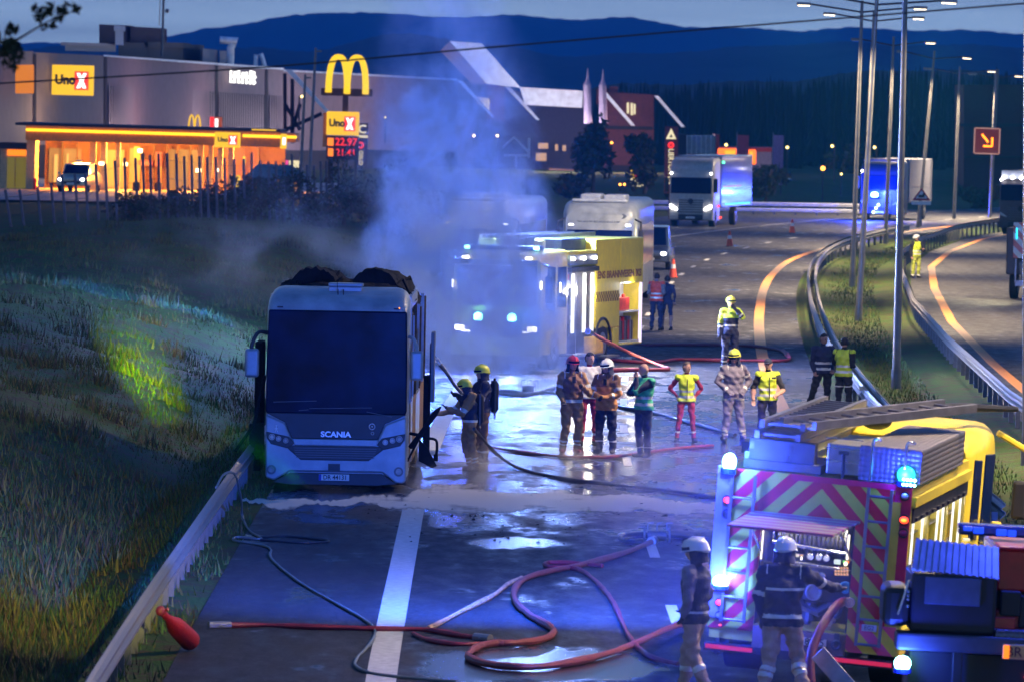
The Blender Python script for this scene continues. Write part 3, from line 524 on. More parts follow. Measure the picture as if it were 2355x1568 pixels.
g = PF('tower_block', 'dark brown building behind the lane arrow sign', 'building', 2300, 440, 500, 0); g.part('wall', mat('dark_brown_wall', (.045, .015, .02), .9), [(2215, 196, 2420, 440)], 0, 10); g.part('ledge', M_gap, [(2205, 285, 2420, 292), (2215, 360, 2420, 364)], -.5, 0)
# small lamps far away: post with lit head
def flamp(label, u, v, vb, Y, col, arm=0, r=3.2, grp='small lamps far beyond the road'):
    g = PF('street_lamp', label, 'street lamp', u-arm, vb, Y, 1, group=grp); mb = MB(); mb.tube([(0, 0, 0), (0, 0, g.Z(v)), (arm/g.s, 0, g.Z(v))], .06, 6); mb.build('pole', M_dpole, g.o); mb = MB(); mb.ball((arm/g.s, -.1, g.Z(v)), r/g.s, 10, 7); mb.build('lamp_head', col, g.o)
E_o2 = lit('orange_bulb', (1, .3, .03), 9); E_y2 = lit('yellow_bulb', (1, .7, .2), 6)
for a in (('globe lamp on a pole, left of two behind the smoke', 1088, 313, 385, 450, E_warm), ('globe lamp on an orange lit pole left of the white porch', 1142, 313, 385, 450, E_warm), ('orange lamp in front of the red building, left', 1405, 330, 400, 470, E_o2), ('orange lamp in front of the red building, right', 1475, 331, 385, 470, E_o2),
          ('lone orange lamp above the far crash barrier', 1890, 388, 470, 430, E_o2, 0, 5), ('lamp on a curved pole behind the mauve banner', 1808, 340, 430, 450, E_y2, 0), ('pale lamp with curved arm left of the blue flashing lorry', 1911, 337, 440, 480, E_y2, -6), ('pale lamp with curved arm just above the blue flashing lorry', 2009, 340, 410, 500, E_y2, -6),
          ('tiny yellow lamp above the left orange sign', 1669, 334, 345, 470, E_y2), ('tiny bulb over the dark hedge by the pink shop', 1737, 396, 440, 430, E_y2, 0, 2.6), ('tiny bulb right of the dark hedge', 1771, 406, 440, 430, E_y2, 0, 2.6), ('tiny bulb above the dark car', 1794, 418, 450, 430, E_y2, 0, 2.4), ('tiny bulb right of the orange lamp', 1933, 401, 450, 430, E_y2, 0, 2.4),
          ('low yellow bulb left of the menu sign', 1425, 425, 440, 420, E_o2, 0, 2.6), ('second low yellow bulb left of the menu sign', 1435, 425, 440, 420, E_o2, 0, 2.6), ('low yellow bulb right of the menu sign', 1488, 430, 440, 420, E_o2, 0, 2.6), ('tiny lamp in the smoke right of the mall wall', 885, 271, 330, 430, E_y2, 0, 2), ('tiny lamp low in the smoke', 966, 393, 430, 430, E_y2, 0, 2), ('pair of tiny yellow lamps by the white brace', 693, 223, 300, 430, E_y2, 6, 3)): flamp(*a)
for (u, vt, ub, lb) in ((726, 111, 708, 'taller bare flagpole left of the arch pylon'), (702, 172, 688, 'shorter bare flagpole beside the white brace')):
    o = empty('flagpole', lb, 'flagpole', W(ub, 470, 372)); mb = MB(); mb.tube([(0, 0, 0), W(u, vt, 372)-W(ub, 470, 372)], [.12, .07], 8); mb.build('pole', M_pole, o); mb = MB(); d = (W(u, vt, 372)-W(ub, 470, 372)); mb.box((d.x-.02, -.04, d.z-.25), (d.x+.35, .04, d.z-.15)); mb.build('arm', M_pole, o)
# ridge and dark forest on the right
hill('wooded_ridge', [(-500, 300), (900, 262), (1250, 230), (1330, 205), (1430, 195), (1569, 193), (1760, 188), (1860, 184), (1948, 168), (2105, 160), (2235, 166), (2322, 172), (2354, 190), (2600, 200), (2900, 200)], 950, 300, mat('forest_ridge', (.012, .02, .018), .95, scale=.1))
r = np.random.RandomState(5); V = []; Fc = []
px = [1250, 1330, 1430, 1569, 1640, 1700, 1762, 1860, 1948, 2018, 2105, 2170, 2235, 2322, 2354, 2450]; pv_ = [225, 196, 180, 181, 177, 182, 174, 171, 156, 150, 143, 152, 152, 157, 180, 190]
for i in range(1500):
    Y = 560+340*r.rand(); u = 1240+1200*r.rand(); base = float(np.interp(u, px, pv_)); k = (900-Y)/340
    vt = base+3+k*170*r.rand()+r.rand()*12-4*r.rand()**3*3; t = W(u, vt, Y); H = 9+5*r.rand(); wd = 1.3+1.1*r.rand(); b = len(V)
    # ragged spruce: drooping layers of pointed faces
    for L_ in range(7):
        z0 = t.z-H*(L_/7)**1.1; rr = wd*(L_+1)/7; n5 = 6; off = r.rand()*6
        for j in range(n5):
            a = off+j*6.283/n5; k2 = .75+.5*r.rand(); b = len(V); V += [(t.x, Y, z0), (t.x+math.cos(a-.5)*rr*.45, Y+math.sin(a-.5)*rr*.45, z0-H*.14), (t.x+math.cos(a)*rr*k2, Y+math.sin(a)*rr*k2, z0-H*.24), (t.x+math.cos(a+.5)*rr*.45, Y+math.sin(a+.5)*rr*.45, z0-H*.14)]; Fc.append((b, b+1, b+2, b+3))
tag(npmesh('spruce_forest', V, Fc, mat('spruce', (.01, .022, .014), .95, var=.4, scale=.3)), 'dark mass of spruce trees below the hills on the right', None, None, 'stuff')
# leafy crowns: bushes and trees made of small leaf faces over limbs
def crown(rs, c, rad, N, leaf, mats, name, parent, lump=6):
    cs = rs.randn(lump, 3)*np.array(rad)*.45; cr = .35+.35*rs.rand(lump); P0 = []
    k = rs.randint(0, lump, N); d = rs.randn(N, 3); d /= np.linalg.norm(d, axis=1)[:, None]; q = cs[k]+d*np.array(rad)*(cr[k]*(.55+.5*rs.rand(N)))[:, None]
    q = q+np.array(c); a = rs.randn(N, 3); a /= np.linalg.norm(a, axis=1)[:, None]; b = np.cross(a, rs.randn(N, 3)); b /= np.linalg.norm(b, axis=1)[:, None]+1e-6; s = leaf*(.5+rs.rand(N))[:, None]
    V = np.stack([q-a*s, q+b*s*.45, q+a*s, q-b*s*.45], 1).reshape(-1, 3); return npmesh(name, V, np.arange(4*N).reshape(N, 4), mats, rs.randint(0, len(mats), N), parent=parent)
ML = [mat('leaf_dark', (.02, .035, .015), .8), mat('leaf_mid', (.035, .055, .02), .8), mat('leaf_brown', (.05, .035, .02), .8)]
def tree(name, label, cat, p, H, rad, N, leaf, seed, grp=None, zc=.6):
    rs = np.random.RandomState(seed); o = empty(name, label, cat, p, group=grp); mb = MB(); top = Vector((0, 0, H*zc)); mb.tube([(0, 0, -.2), (.05*H*.2, 0, H*.3), top], [.06*H**.7, .045*H**.7, .015*H], 7)
    for k in range(6):
        a = k*1.05+rs.rand(); z = H*(.25+.1*k*zc); e = Vector((math.cos(a)*rad[0]*.7, math.sin(a)*rad[1]*.7, z+H*.18)); mb.tube([(0, 0, z*.9), e*.5+Vector((0, 0, z*.5)), e], [.03*H**.6, .02*H**.6, .008*H], 5)
    mb.build('trunk' if H > 2.5 else 'stem', mat('bark', (.05, .04, .03), .9), o); crown(rs, (0, 0, H*zc), rad, N, leaf, ML, 'crown' if H > 2.5 else 'foliage', o, 9); return o
where = ['at the left end of the bank crest', 'beside the fence, below the station canopy', 'right of the leftmost crest bush', 'below the yellow pill sign', 'in front of the pavilion', 'below the flagpoles', 'below the price board', 'under the dark red totem', 'right of the totem at the smoke edge', 'in the smoke above the coach roof', 'behind the smoke over the bank', 'at the top of the bank in blue light']
for i, (u, v, Y, H) in enumerate(((300, 500, 255, 1.3), (390, 495, 258, 1.4), (455, 500, 262, 1.3), (520, 505, 262, 1.2), (585, 500, 262, 1.7), (650, 498, 264, 1.6), (720, 500, 264, 1.5), (790, 490, 266, 2.0), (850, 480, 266, 2.3), (905, 478, 268, 2.4), (960, 480, 268, 2.2), (1010, 490, 270, 1.8))):
    p = W(u, v, Y); off = XG(Y)-p.x; p.z = bankz(off, p.x, Y)-.1; tree('bush', 'dark leafy bush '+where[i], 'bush', p, H, (1.1, 1.0, H*.62), 900, .11, 20+i, 'bushes along the crest of the bank', .55)
for i, (u, vt, vb, Y, w_, lb) in enumerate(((1362, 285, 440, 410, 48, 'dark tree below the twin spires'), (1482, 325, 440, 405, 55, 'dark tree in front of the red building'), (1760, 385, 462, 415, 75, 'dark round tree between the banners'), (1300, 400, 448, 380, 90, 'low dark hedge in front of the mall'), (1560, 430, 470, 400, 40, 'dark tree by the totem foot'), (1955, 360, 440, 520, 60, 'dark tree left of the blue flashing lorry'), (2250, 430, 480, 430, 70, 'dark low tree under the lane arrow sign'))):
    p = W(u, vb, Y); H = (vb-vt)/sx(Y); tree('tree', lb, 'tree', p, H, (w_/sx(Y)/1.6, 1.5, H*.5), 1500, .22, 60+i, None, .6)
# crash barrier far behind, flat to the view
pA, pB = W(1440, 470, 392), W(1975, 470, 392)
rail('guard_rail', 'pale distant crash barrier crossing the view behind the white lorry', lambda y: y, 0, 1, (), 5) if False else None
ob = empty('guard_rail', 'pale distant crash barrier crossing the view behind the white lorry', 'guard rail', (pA.x, 392, 0)); mb = MB(); dx = (pB.x-pA.x)
for z in (.30, .66):
    pr = [(-.12, 0), (-.07, .05), (-.02, .05), (0, 0), (.02, .05), (.07, .05), (.12, 0)]
    mb.rings([[(x, -a, z+b) for b, a in pr]+[(x, -a+.01, z+b) for b, a in reversed(pr)] for x in (0, dx*.66, dx)])
mb.build('rail_beam', mat('pale_barrier', (.5, .52, .6), .5, .3), ob)
pm = MB(); pm.box((-.05, 0, 0), (.05, .1, .78)); p0 = pm.build('post', M_dsteel, ob)
for i in range(1, 12): q = p0.copy(); COL.objects.link(q); q.parent = ob; q.location.x = dx*i/11
# slatted fence posts along the crest
tops = [(12, 437), (45, 437), (86, 430), (117, 422), (142, 403), (172, 401), (196, 399), (220, 379), (242, 377), (264, 370), (286, 364), (311, 364), (328, 354), (345, 357), (364, 354), (384, 354), (405, 355), (423, 360), (440, 357), (458, 360), (476, 362), (496, 362), (516, 364), (538, 366), (560, 366), (578, 352), (598, 370), (617, 372), (634, 372), (651, 374), (671, 355), (690, 378), (706, 380), (722, 382), (737, 372), (750, 372), (764, 368), (778, 372), (790, 376)]
fo = empty('fence', 'open wire fence of tall thin posts along the bank crest', 'fence', W(12, 570, 246))
for i, (u, v) in enumerate(tops):
    Y = float(np.interp(u, [0, 300, 800], [246, 255, 268])); t = W(u, v, Y); lean = float(np.interp(u, [0, 60, 250, 800], [22, 14, 6, 2])); b = W(u+lean, v+130, Y); mb = MB(); mb.xf = Matrix.Translation(-fo.location)
    b.z = min(b.z, 1.6); mb.tube([b, t], .055, 6); mb.build('post', mat('fence_post', (.08, .08, .11), .5, .4), fo)
mb = MB(); mb.xf = Matrix.Translation(-fo.location)
for k in (.1, .45, .8):
    mb.tube([W(u, v+4+120*k, float(np.interp(u, [0, 300, 800], [246, 255, 268]))) for u, v in tops], .008, 4)
mb.build('wire', M_dpole, fo)
# overhead cable and the twig in the corner
cb = MB(); pts = smoothpath([W(-60, 196, 62), W(600, 156, 62), W(1150, 108, 62), W(1700, 62, 62), W(2440, 2, 62)], 8); cb.tube(pts, .0085, 6); tag(cb.build('overhead_cable', M_dpole), 'thin black cable sloping across the whole sky', 'cable')
br = empty('branch', 'dark leafy twig reaching in at the top left corner', 'branch', W(-60, 120, 48)); bi = Matrix.Translation(-br.location); mb = MB(); mb.xf = bi
mb.tube([W(-80, 150, 48), W(0, 130, 48), W(40, 92, 48), W(90, 62, 48), W(130, 40, 48), W(180, 22, 48)], [.02, .015, .01, .007, .005, .003], 6)
mb.tube([W(90, 62, 48), W(110, 30, 48), W(125, 5, 48)], .004, 5); mb.tube([W(0, 130, 48), W(12, 80, 48), W(20, 55, 48)], .006, 5); mb.build('twig', mat('bark', (.05, .04, .03), .9), br)
rs = np.random.RandomState(3)
for k, (u, v, rad, N) in enumerate(((118, 28, .09, 90), (100, 44, .06, 60), (148, 22, .06, 40), (175, 22, .05, 30), (15, 120, .14, 260), (28, 65, .05, 60), (5, 95, .12, 160), (140, 45, .04, 20), (80, 15, .03, 12))):
    p = W(u, v, 48)-br.location; crown(rs, p, (rad, rad, rad), N, .028, ML[:1], 'leaves', br, 4)
# ------------------------------------------------------------------ vehicles
M_cwhite = mat('sooty_white_paint', (.24, .27, .28), .38, .1, var=.3, scale=2.2, coat=.3, bump=.1); M_glass = mat('dark_glass', (.002, .008, .05), .15, coat=.0, var=.1, spec=.05)
M_char = mat('charred_metal', (.009, .009, .011), .9, var=.5, scale=4, bump=1.0, spec=.1); M_rust = mat('burnt_rust', (.16, .085, .04), .85, .2, var=.5, scale=5, bump=.6); M_rub = mat('rubber', (.012, .012, .012), .8); M_chr = mat('chrome', (.55, .56, .58), .22, .9); M_sil = mat('silver_bumper', (.2, .24, .26), .4, .25, var=.22, scale=3, coat=.3)
M_lens = mat('lamp_lens', (.35, .38, .4), .15, .3, coat=.6); M_yel = mat('fire_yellow', (.58, .46, .03), .38, coat=.4, var=.12); M_yel2 = mat('fire_yellow_green', (.5, .48, .05), .38, coat=.4, var=.12); M_alu = mat('aluminium', (.3, .3, .32), .38, .8, scale=8); M_alu2 = mat('ladder_aluminium', (.2, .2, .23), .4, .7)
M_fred = mat('fire_red', (.5, .008, .02), .35, coat=.5); M_navy = mat('navy_box', (.012, .012, .022), .5); M_plate = mat('number_plate', (.6, .6, .55), .5); M_ink = mat('black_ink', (.01, .01, .01), .6); M_bblue = mat('plate_blue', (.01, .03, .3), .5)
B_core = lit('beacon_core', (.3, 1, 1), 30); B_dim = lit('beacon_cyan', (.02, .55, 1), 3.5); B_blue = lit('beacon_blue', (.01, .06, 1), 1.5); E_head = lit('headlamp', (.92, .9, 1), 22); E_tail = lit('tail_lamp', (1, .04, .01), 4); E_amb = lit('amber_lamp', (1, .25, .01), 4); M_bhouse = mat('beacon_housing', (.01, .03, .12), .2, coat=.5)
E_tube = lit('locker_tube', (1, .97, .86), 1.6); BLUE = (.035, .07, 1.0)
def beacon(par, p, r=.09, core=B_core, power=0, h=.12, name='beacon', kind='ball', off=.16):
    mb = MB(); mb.cyl(Vector(p)-Vector((0, 0, h*.7)), Vector(p)-Vector((0, 0, h*.35)), r*1.15, 14); o = mb.build(name, M_bhouse, par)
    mb = MB(); mb.ball(p, (r, r, h*.55), 14, 8); g = mb.build('beacon_dome', core, o, smooth=True)
    if power: lamp('beacon_light', 'POINT', BLUE, power, o, Vector(p)+Vector((0, -off, .02)), .06)
    return o
def wheel(par, x, y, r, w, side=1):
    mb = MB(); x0, x1 = (x-w, x) if side > 0 else (x, x+w); prof = [(x0, r*.86), (x0+.02, r), (x1-.02, r), (x1, r*.86)]
    mb.rings([[(px, y+rr*math.cos(2*math.pi*i/28), r+rr*math.sin(2*math.pi*i/28)) for i in range(28)] for px, rr in prof]); t = mb.build('wheel', M_rub, par)
    mb = MB(); xx = x1 if side > 0 else x0; sg = 1 if side > 0 else -1; mb.cyl((xx-.02*sg, y, r), (xx+.012*sg, y, r), r*.56, 20); mb.cyl((xx, y, r), (xx+.06*sg, y, r), r*.2, 12)
    for k in range(8): a = k*math.pi/4; mb.cyl((xx, y+math.cos(a)*r*.36, r+math.sin(a)*r*.36), (xx+.03*sg, y+math.cos(a)*r*.36, r+math.sin(a)*r*.36), .018, 6)
    mb.build('rim', M_alu, t); return t
# ---- the burnt coach: front at y=0, body runs away from the camera
def cc(cx, cy): return ((cx-657)/320, (1445-cy)/320)
pb = P(770, 1128); coach = empty('burnt_coach', 'burnt out white coach with dark windscreen and charred roof, left lane', 'coach', pb, R(-.6))
def outline(hw, z0, z1, r=.16, n=4):
    pts = [(-hw, z0), (hw, z0)]
    for k in range(n+1): a = k*math.pi/2/n; pts.append((hw-r+r*math.cos(a), z1-r+r*math.sin(a)))
    for k in range(n+1): a = math.pi/2+k*math.pi/2/n; pts.append((-hw+r+r*math.cos(a), z1-r+r*math.sin(a)))
    return pts
def shell(mb, st, mi=0, cap=True): mb.rings([[(x, y, z) for x, z in outline(hw, z0, z1, r)] for (y, hw, z0, z1, r) in st], mi, cap)
mb = MB(); shell(mb, [(0, 1.215, .30, 3.22, .14), (.06, 1.24, .26, 3.30, .2), (.25, 1.255, .25, 3.44, .24), (.7, 1.26, .25, 3.54, .26), (1.35, 1.26, .25, 3.58, .26)]); mb.build('front_shell', M_cwhite, coach, smooth=True)
mb = MB(); shell(mb, [(1.36, 1.22, .3, 2.9, .2), (12.2, 1.22, .3, 2.9, .2)]); mb.build('body', M_char, coach, smooth=True)
for s_ in (1, -1):   # side: sooty lower panels, pillars, roof rail
    mb = MB()
    for (y0, y1, z0, z1, mi) in ((1.4, 2.2, .35, 1.5, 1), (2.25, 3.4, .4, 1.55, 0), (3.45, 5.6, .35, 1.5, 1), (5.7, 8.6, .4, 1.45, 0), (8.7, 11.9, .4, 1.5, 1)): mb.box((s_*1.21, y0, z0), (s_*1.262, y1, z1), mi)
    for i, y in enumerate((1.5, 2.3, 3.45, 5.2, 6.9, 8.6, 10.3, 11.9)): mb.box((s_*1.21, y, 1.5), (s_*1.27, y+.14, 3.2-.1*(i % 3)), i % 2)
    mb.box((s_*1.2, 1.4, 3.2), (s_*1.265, 5.5, 3.42), 0)
    mb.build('side_panels', [M_cwhite, M_rust], coach)
rs = np.random.RandomState(11); mb = MB()
for (x0, x1, z0) in ((-.98, .0, 3.5), (.12, 1.1, 3.5)):   # sagging remains of the roof skin
    g_ = []
    for i in range(22):
        t_ = i/21; y_ = 2.2+5*rs.rand()*.2; h_ = .34*math.sin(math.pi*min(1, t_*1.15))**.6; g_.append((x0+(x1-x0)*t_, h_+.05*rs.rand()))
    for k in range(6):
        yy = 2.6+k*.9; f_ = 1-.12*k; mb.prism([(x, z0-.12) for x, h in g_[:1]]+[(x, z0+h*f_+.03*rs.rand()) for x, h in g_]+[(g_[-1][0], z0-.12)], yy, yy+.86)
def lump(mb, c, r, n=26, m=14, amp=.13, mi=0):
    b = []
    for k in range(m):
        t = math.pi*(k+.3)/m; ring = []
        for i in range(n):
            q = 1+amp*(rs.rand()-.5)*2; a = 2*math.pi*i/n; ring.append((c[0]+r[0]*q*math.sin(t)*math.cos(a), c[1]+r[1]*q*math.sin(t)*math.sin(a), c[2]-r[2]*q*math.cos(t)))
        b.append(ring)
    mb.rings(b, mi)
for c, r_ in (((-.55, 5.2, 3.45), (.5, 2.4, .33)), ((.62, 5.5, 3.42), (.55, 2.6, .33)), ((-.9, 3.0, 3.42), (.3, 1.2, .22)), ((.0, 7, 3.3), (.5, 3, .2)), ((.95, 4.5, 3.3), (.3, 3, .22)), ((-.3, 2.6, 3.5), (.5, .8, .12)), ((.5, 2.4, 3.52), (.5, .7, .1)), ((.9, 9, 3.1), (.35, 2.5, .25)), ((-.9, 9, 3.0), (.35, 2.5, .25))): lump(mb, c, r_)
for k in range(24):
    x, y = rs.rand()*2.1-1.05, 2.2+rs.rand()*5; z = 3.42+.2*rs.rand(); mb.tube([(x, y, z), (x+rs.rand()*.5-.25, y+rs.rand()*.6, z+rs.rand()*.22-.05), (x+rs.rand()*.7-.35, y+rs.rand(), z-.1)], .012+.015*rs.rand(), 5)
mb.build('charred_roof', M_char, coach)
mb = MB(); mb.box((.93-1.13, .55, 3.60), (.42, 1.0, 3.66)); mb.box((-.2, .6, 3.5), (.4, .95, 3.6)); o = mb.build('roof_hatch', M_cwhite, coach, .02)
mb = MB()
for cx in (652, 683): x = cc(cx, 0)[0]; mb.cyl((x, .35, 3.4), (x, .35, 3.56), .01, 6)
mb.tube([(cc(652, 0)[0], .35, 3.4), (cc(650, 0)[0]-.01, .35, 3.68)], .006, 5); mb.build('aerial', M_blk, coach)
def plate(name, mt, pts, y0, y1, bevel=.012): mb = MB(); mb.prism([cc(*p) for p in pts], y0, y1); return mb.build(name, mt, coach, bevel)
plate('windscreen', mat('smoked_windscreen', (.0015, .005, .026), .2, coat=.0, var=.7, spec=.1, scale=1.3), [(266, 424), (1050, 424), (1056, 700), (1057, 985), (1050, 1010), (262, 1010), (256, 985), (258, 700)], -.05, .02, .03)
plate('lower_mask', M_blk, [(258, 1006), (1057, 1006), (935, 1060), (896, 1150), (408, 1150), (368, 1060)], -.045, .02)
plate('bumper', M_sil, [(258, 1016), (366, 1062), (408, 1154), (896, 1154), (937, 1062), (1056, 1016), (1060, 1380), (1040, 1396), (1000, 1392), (925, 1336), (400, 1336), (310, 1390), (262, 1372)], -.08, .02, .03)
plate('bumper_lower_bar', M_blk, [(300, 1400), (400, 1344), (922, 1344), (1010, 1400), (900, 1412), (400, 1412)], -.05, .04)  # black bar along the lower edge of the bumper
plate('grille', M_blk, [(398, 1188), (912, 1188), (928, 1206), (846, 1270), (460, 1270), (386, 1206)], -.10, -.07)
plate('grille_bar', M_sil, [(412, 1150), (896, 1150), (888, 1186), (424, 1186)], -.115, -.07)
for k in range(5): plate('grille_slat', M_dsteel, [(420+k*3, 1200+k*13), (892-k*3, 1200+k*13), (888-k*3, 1204+k*13), (424+k*3, 1204+k*13)], -.112, -.095, 0)
for sg in (1, -1):
    mir = lambda L: [(657-(x-657), y) if sg < 0 else (x, y) for x, y in L][::sg]
    hl = plate('headlight', M_blk, mir([(262, 1112), (395, 1140), (424, 1178), (384, 1206), (290, 1182), (266, 1150)]), -.095, -.06)
    for (cx, cy, r_) in ((296, 1142, .05), (334, 1152, .042), (375, 1162, .042)):
        x, z = cc(cx if sg > 0 else 1314-cx, cy); mb = MB(); mb.torus((x, -.105, z), r_, .008, 'y', 16, 6); mb.cyl((x, -.10, z), (x, -.108, z), r_*.7, 14); mb.build('lens', M_lens, hl)
    x, z = cc(295 if sg > 0 else 1017, 1328); mb = MB(); mb.cyl((x, -.07, z), (x, -.088, z), .085, 18); f = mb.build('fog_light', M_dsteel, coach); mb = MB(); mb.torus((x, -.095, z), .042, .012, 'y', 16, 6); mb.cyl((x, -.088, z), (x, -.1, z), .03, 12); mb.build('lens', M_lens, f)
    x, z = cc(330 if sg > 0 else 990, 408); mb = MB(); mb.box((x-.05, -.06, z-.012), (x+.05, .02, z+.012)); mb.build('marker_lamp', M_blk, coach)
x, z = cc(1006, 403); mb = MB(); mb.ball((x, -.06, z), .012); mb.build('lit_marker', E_amb, coach)
x, z = cc(651, 1308); mb = MB(); mb.box((x-.105, -.1, z-.06), (x+.105, -.07, z+.06)); mb.build('sensor', M_blk, coach)
x, z = cc(657, 1124); text('SCANIA', .135, mat('badge_chrome', (.6, .62, .66), .3, .4), 'lettering', coach, (x, -.055, z), ext=.01, bold=.004, sxy=(1.12, 1))
x, z = cc(651, 1367); mb = MB(); mb.box((x-.27, -.08, z-.056), (x+.27, -.052, z+.056)); pl = mb.build('number_plate', M_plate, coach, .006); mb = MB(); mb.box((x-.268, -.083, z-.054), (x-.225, -.08, z+.054)); mb.build('plate_strip', M_bblue, pl); text('DR 44131', .112, M_ink, 'lettering', pl, (x+.02, -.083, z), ext=.002, bold=.002, sxy=(.92, 1))
x, z = cc(320, 1095); mb = MB(); mb.ball((x, -.085, z+.05), .015, 8, 6); mb.tube([(x, -.085, z+.03), (x, -.085, z-.01)], .012, 6); mb.tube([(x, -.085, z), (x-.02, -.085, z-.06)], .007, 5); mb.tube([(x, -.085, z), (x+.02, -.085, z-.06)], .007, 5); mb.tube([(x-.025, -.085, z-.01), (x, -.085, z+.025), (x+.025, -.085, z-.01)], .006, 5); mb.build('figure_mark', M_white, coach)
for (a, b, c_, d) in ((505, 978, 860, 968), (445, 990, 500, 985), (300, 945, 545, 935), (830, 992, 975, 1018)):
    mb = MB(); p, q = cc(a, b), cc(c_, d); mb.tube([(p[0], -.065, p[1]), (q[0], -.07, q[1])], .007, 6); mb.build('wiper', M_dsteel, coach)
x, z = cc(862, 1075); mb = MB(); mb.torus((x, -.05, z), .05, .012, 'y', 14, 6); mb.ball((x, -.052, z), .02); mb.torus((x+.01, -.05, z-.12), .025, .008, 'y', 12, 5); mb.build('exposed_lamp', M_lens, coach)
def mirror(sg, arm, c, r):
    mb = MB(); mb.tube(smoothpath([(a, b, d) for a, b, d in arm], 5), .035, 8); o = mb.build('mirror_arm', M_blk if sg < 0 else M_sil, coach, smooth=True); mb = MB(); mb.box((c[0]-r[0], c[1]-r[1], c[2]-r[2]), (c[0]+r[0], c[1]+r[1], c[2]+r[2])); mb.build('mirror_housing', M_sil, o, .05, seg=4, smooth=True)
mirror(-1, [(-1.24, .1, 2.78), (-1.4, -.05, 2.78), (-1.5, -.12, 2.6), (-1.52, -.12, 2.45)], (-1.5, -.14, 2.25), (.125, .1, .25))
mirror(1, [(1.27, .05, 2.75), (1.36, -.05, 2.7), (1.42, -.1, 2.5), (1.42, -.12, 2.4)], (1.42, -.14, 2.25), (.11, .1, .26))
mb = MB(); mb.box((1.64, .9, 1.55), (1.70, 1.75, 2.8)); mb.box((1.62, .9, 1.9), (1.64, 1.7, 2.6), 1); o = mb.build('open_door', [M_dsteel, M_glass], coach, .02)
mb = MB(); mb.box((1.5, 1.6, .6), (1.62, 2.0, 2.0)); mb.tube([(1.3, .9, .75), (1.55, .7, 1.1), (1.72, .6, 1.36), (1.84, .55, 1.5)], [.05, .045, .06, .015], 5); mb.tube([(1.25, .8, .5), (1.5, .7, 1.0), (1.6, .65, 1.12)], .02, 5)
mb.tube([(1.3, .8, 1.0), (1.48, .6, .98), (1.6, .6, .95)], .03, 5); mb.build('door_wreckage', M_char, coach)
mb = MB(); mb.tube(smoothpath([(1.55, .8, .92), (1.75, .75, .9), (1.78, .75, .75), (1.76, .75, .6)], 4), .025, 6); mb.box((1.72, .7, .52), (1.8, .8, .64)); mb.prism([(1.45, .9), (1.6, .75), (1.78, .42), (1.7, .38), (1.45, .5)], .95, 1.0); mb.build('step_panel', M_char, coach)
mb = MB(); mb.box((-1.52, 1.3, .25), (-1.40, 2.6, 2.55)); mb.box((-1.6, 1.2, .5), (-1.35, 1.5, 1.1)); mb.tube([(-1.3, .6, 2.0), (-1.5, .8, 1.1), (-1.85, 1.4, .6)], .03, 6); mb.build('side_hatch', M_char, coach)
for x, sd in ((1.22, 1), (-1.22, -1)):
    for y in (2.6, 8.6): wheel(coach, x, y, .5, .3, sd)
# ---- fire engine facing away, open pump bay (rear at y=0)
def c7(cx, cy):
    t = R(5.0); dx, dy = cx-870, cy-1385; return ((dx*math.cos(t)+dy*math.sin(t))/478, .45+(-dy*math.cos(t)+dx*math.sin(t))/478)
pe = P(1838, 1495, .45); pe.z = 0; eng = empty('fire_engine', 'yellow fire engine seen from behind with chevron rear and open pump bay', 'fire engine', pe, rot=(R(1.5), R(4.0), R(-13)))
def stripes(name, c1, c2, per, mode='chev', emi=0):
    m = bpy.data.materials.new(name); m.use_nodes = True; t = m.node_tree; b = t.nodes['Principled BSDF']; L = t.links.new
    tc = t.nodes.new('ShaderNodeTexCoord'); sp_ = t.nodes.new('ShaderNodeSeparateXYZ'); L(tc.outputs['Object'], sp_.inputs[0])
    def MT(op, a, bb=0):
        q = t.nodes.new('ShaderNodeMath'); q.operation = op
        for i, v in enumerate((a, bb)):
            if isinstance(v, (int, float)): q.inputs[i].default_value = v
            else: L(v, q.inputs[i])
        return q.outputs[0]
    x, y, z = sp_.outputs
    e = {'chev': lambda: MT('ADD', z, MT('ABSOLUTE', MT('ADD', x, -.08))), 'x': lambda: x, 'y': lambda: y, 'diag': lambda: MT('ADD', z, x)}[mode]()
    f = MT('GREATER_THAN', MT('FRACT', MT('DIVIDE', MT('ADD', e, 10), per)), .5); mx = t.nodes.new('ShaderNodeMix'); mx.data_type = 'RGBA'; L(f, mx.inputs[0]); mx.inputs[6].default_value = (*c1, 1); mx.inputs[7].default_value = (*c2, 1)
    n = t.nodes.new('ShaderNodeTexNoise'); n.inputs['Scale'].default_value = 7; L(tc.outputs['Object'], n.inputs['Vector']); mm = t.nodes.new('ShaderNodeMix'); mm.data_type = 'RGBA'; mm.blend_type = 'MULTIPLY'; mm.inputs[0].default_value = .35
    L(mx.outputs[2], mm.inputs[6]); L(n.outputs['Color'], mm.inputs[7]); L(mm.outputs[2], b.inputs['Base Color']); b.inputs['Roughness'].default_value = .35; return m
M_chev = stripes('reflective_chevron', (.50, .56, .04), (.62, .004, .025), .36); M_chev_lit = stripes('lit_chevron', (1.0, .75, .08), (.95, .12, .22), .36); M_flap = stripes('striped_flap', (.3, .33, .16), (.22, .03, .1), .16, 'y')  # light on the lower panel painted in as brighter stripes
HW = 1.17; TOPZ = 2.56
mb = MB(); mb.box((-HW+.02, .012, .5), (-.62, 4.3, TOPZ-.02)); mb.box((.52, .012, .5), (HW-.6, 4.3, TOPZ-.02)); mb.box((-.62, .012, 2.05), (.52, 4.3, TOPZ-.02)); mb.box((-.62, .9, .5), (.52, 4.3, 2.05)); mb.box((-.62, .012, .5), (.52, .9, .72)); eb = mb.build('body', M_yel2, eng)
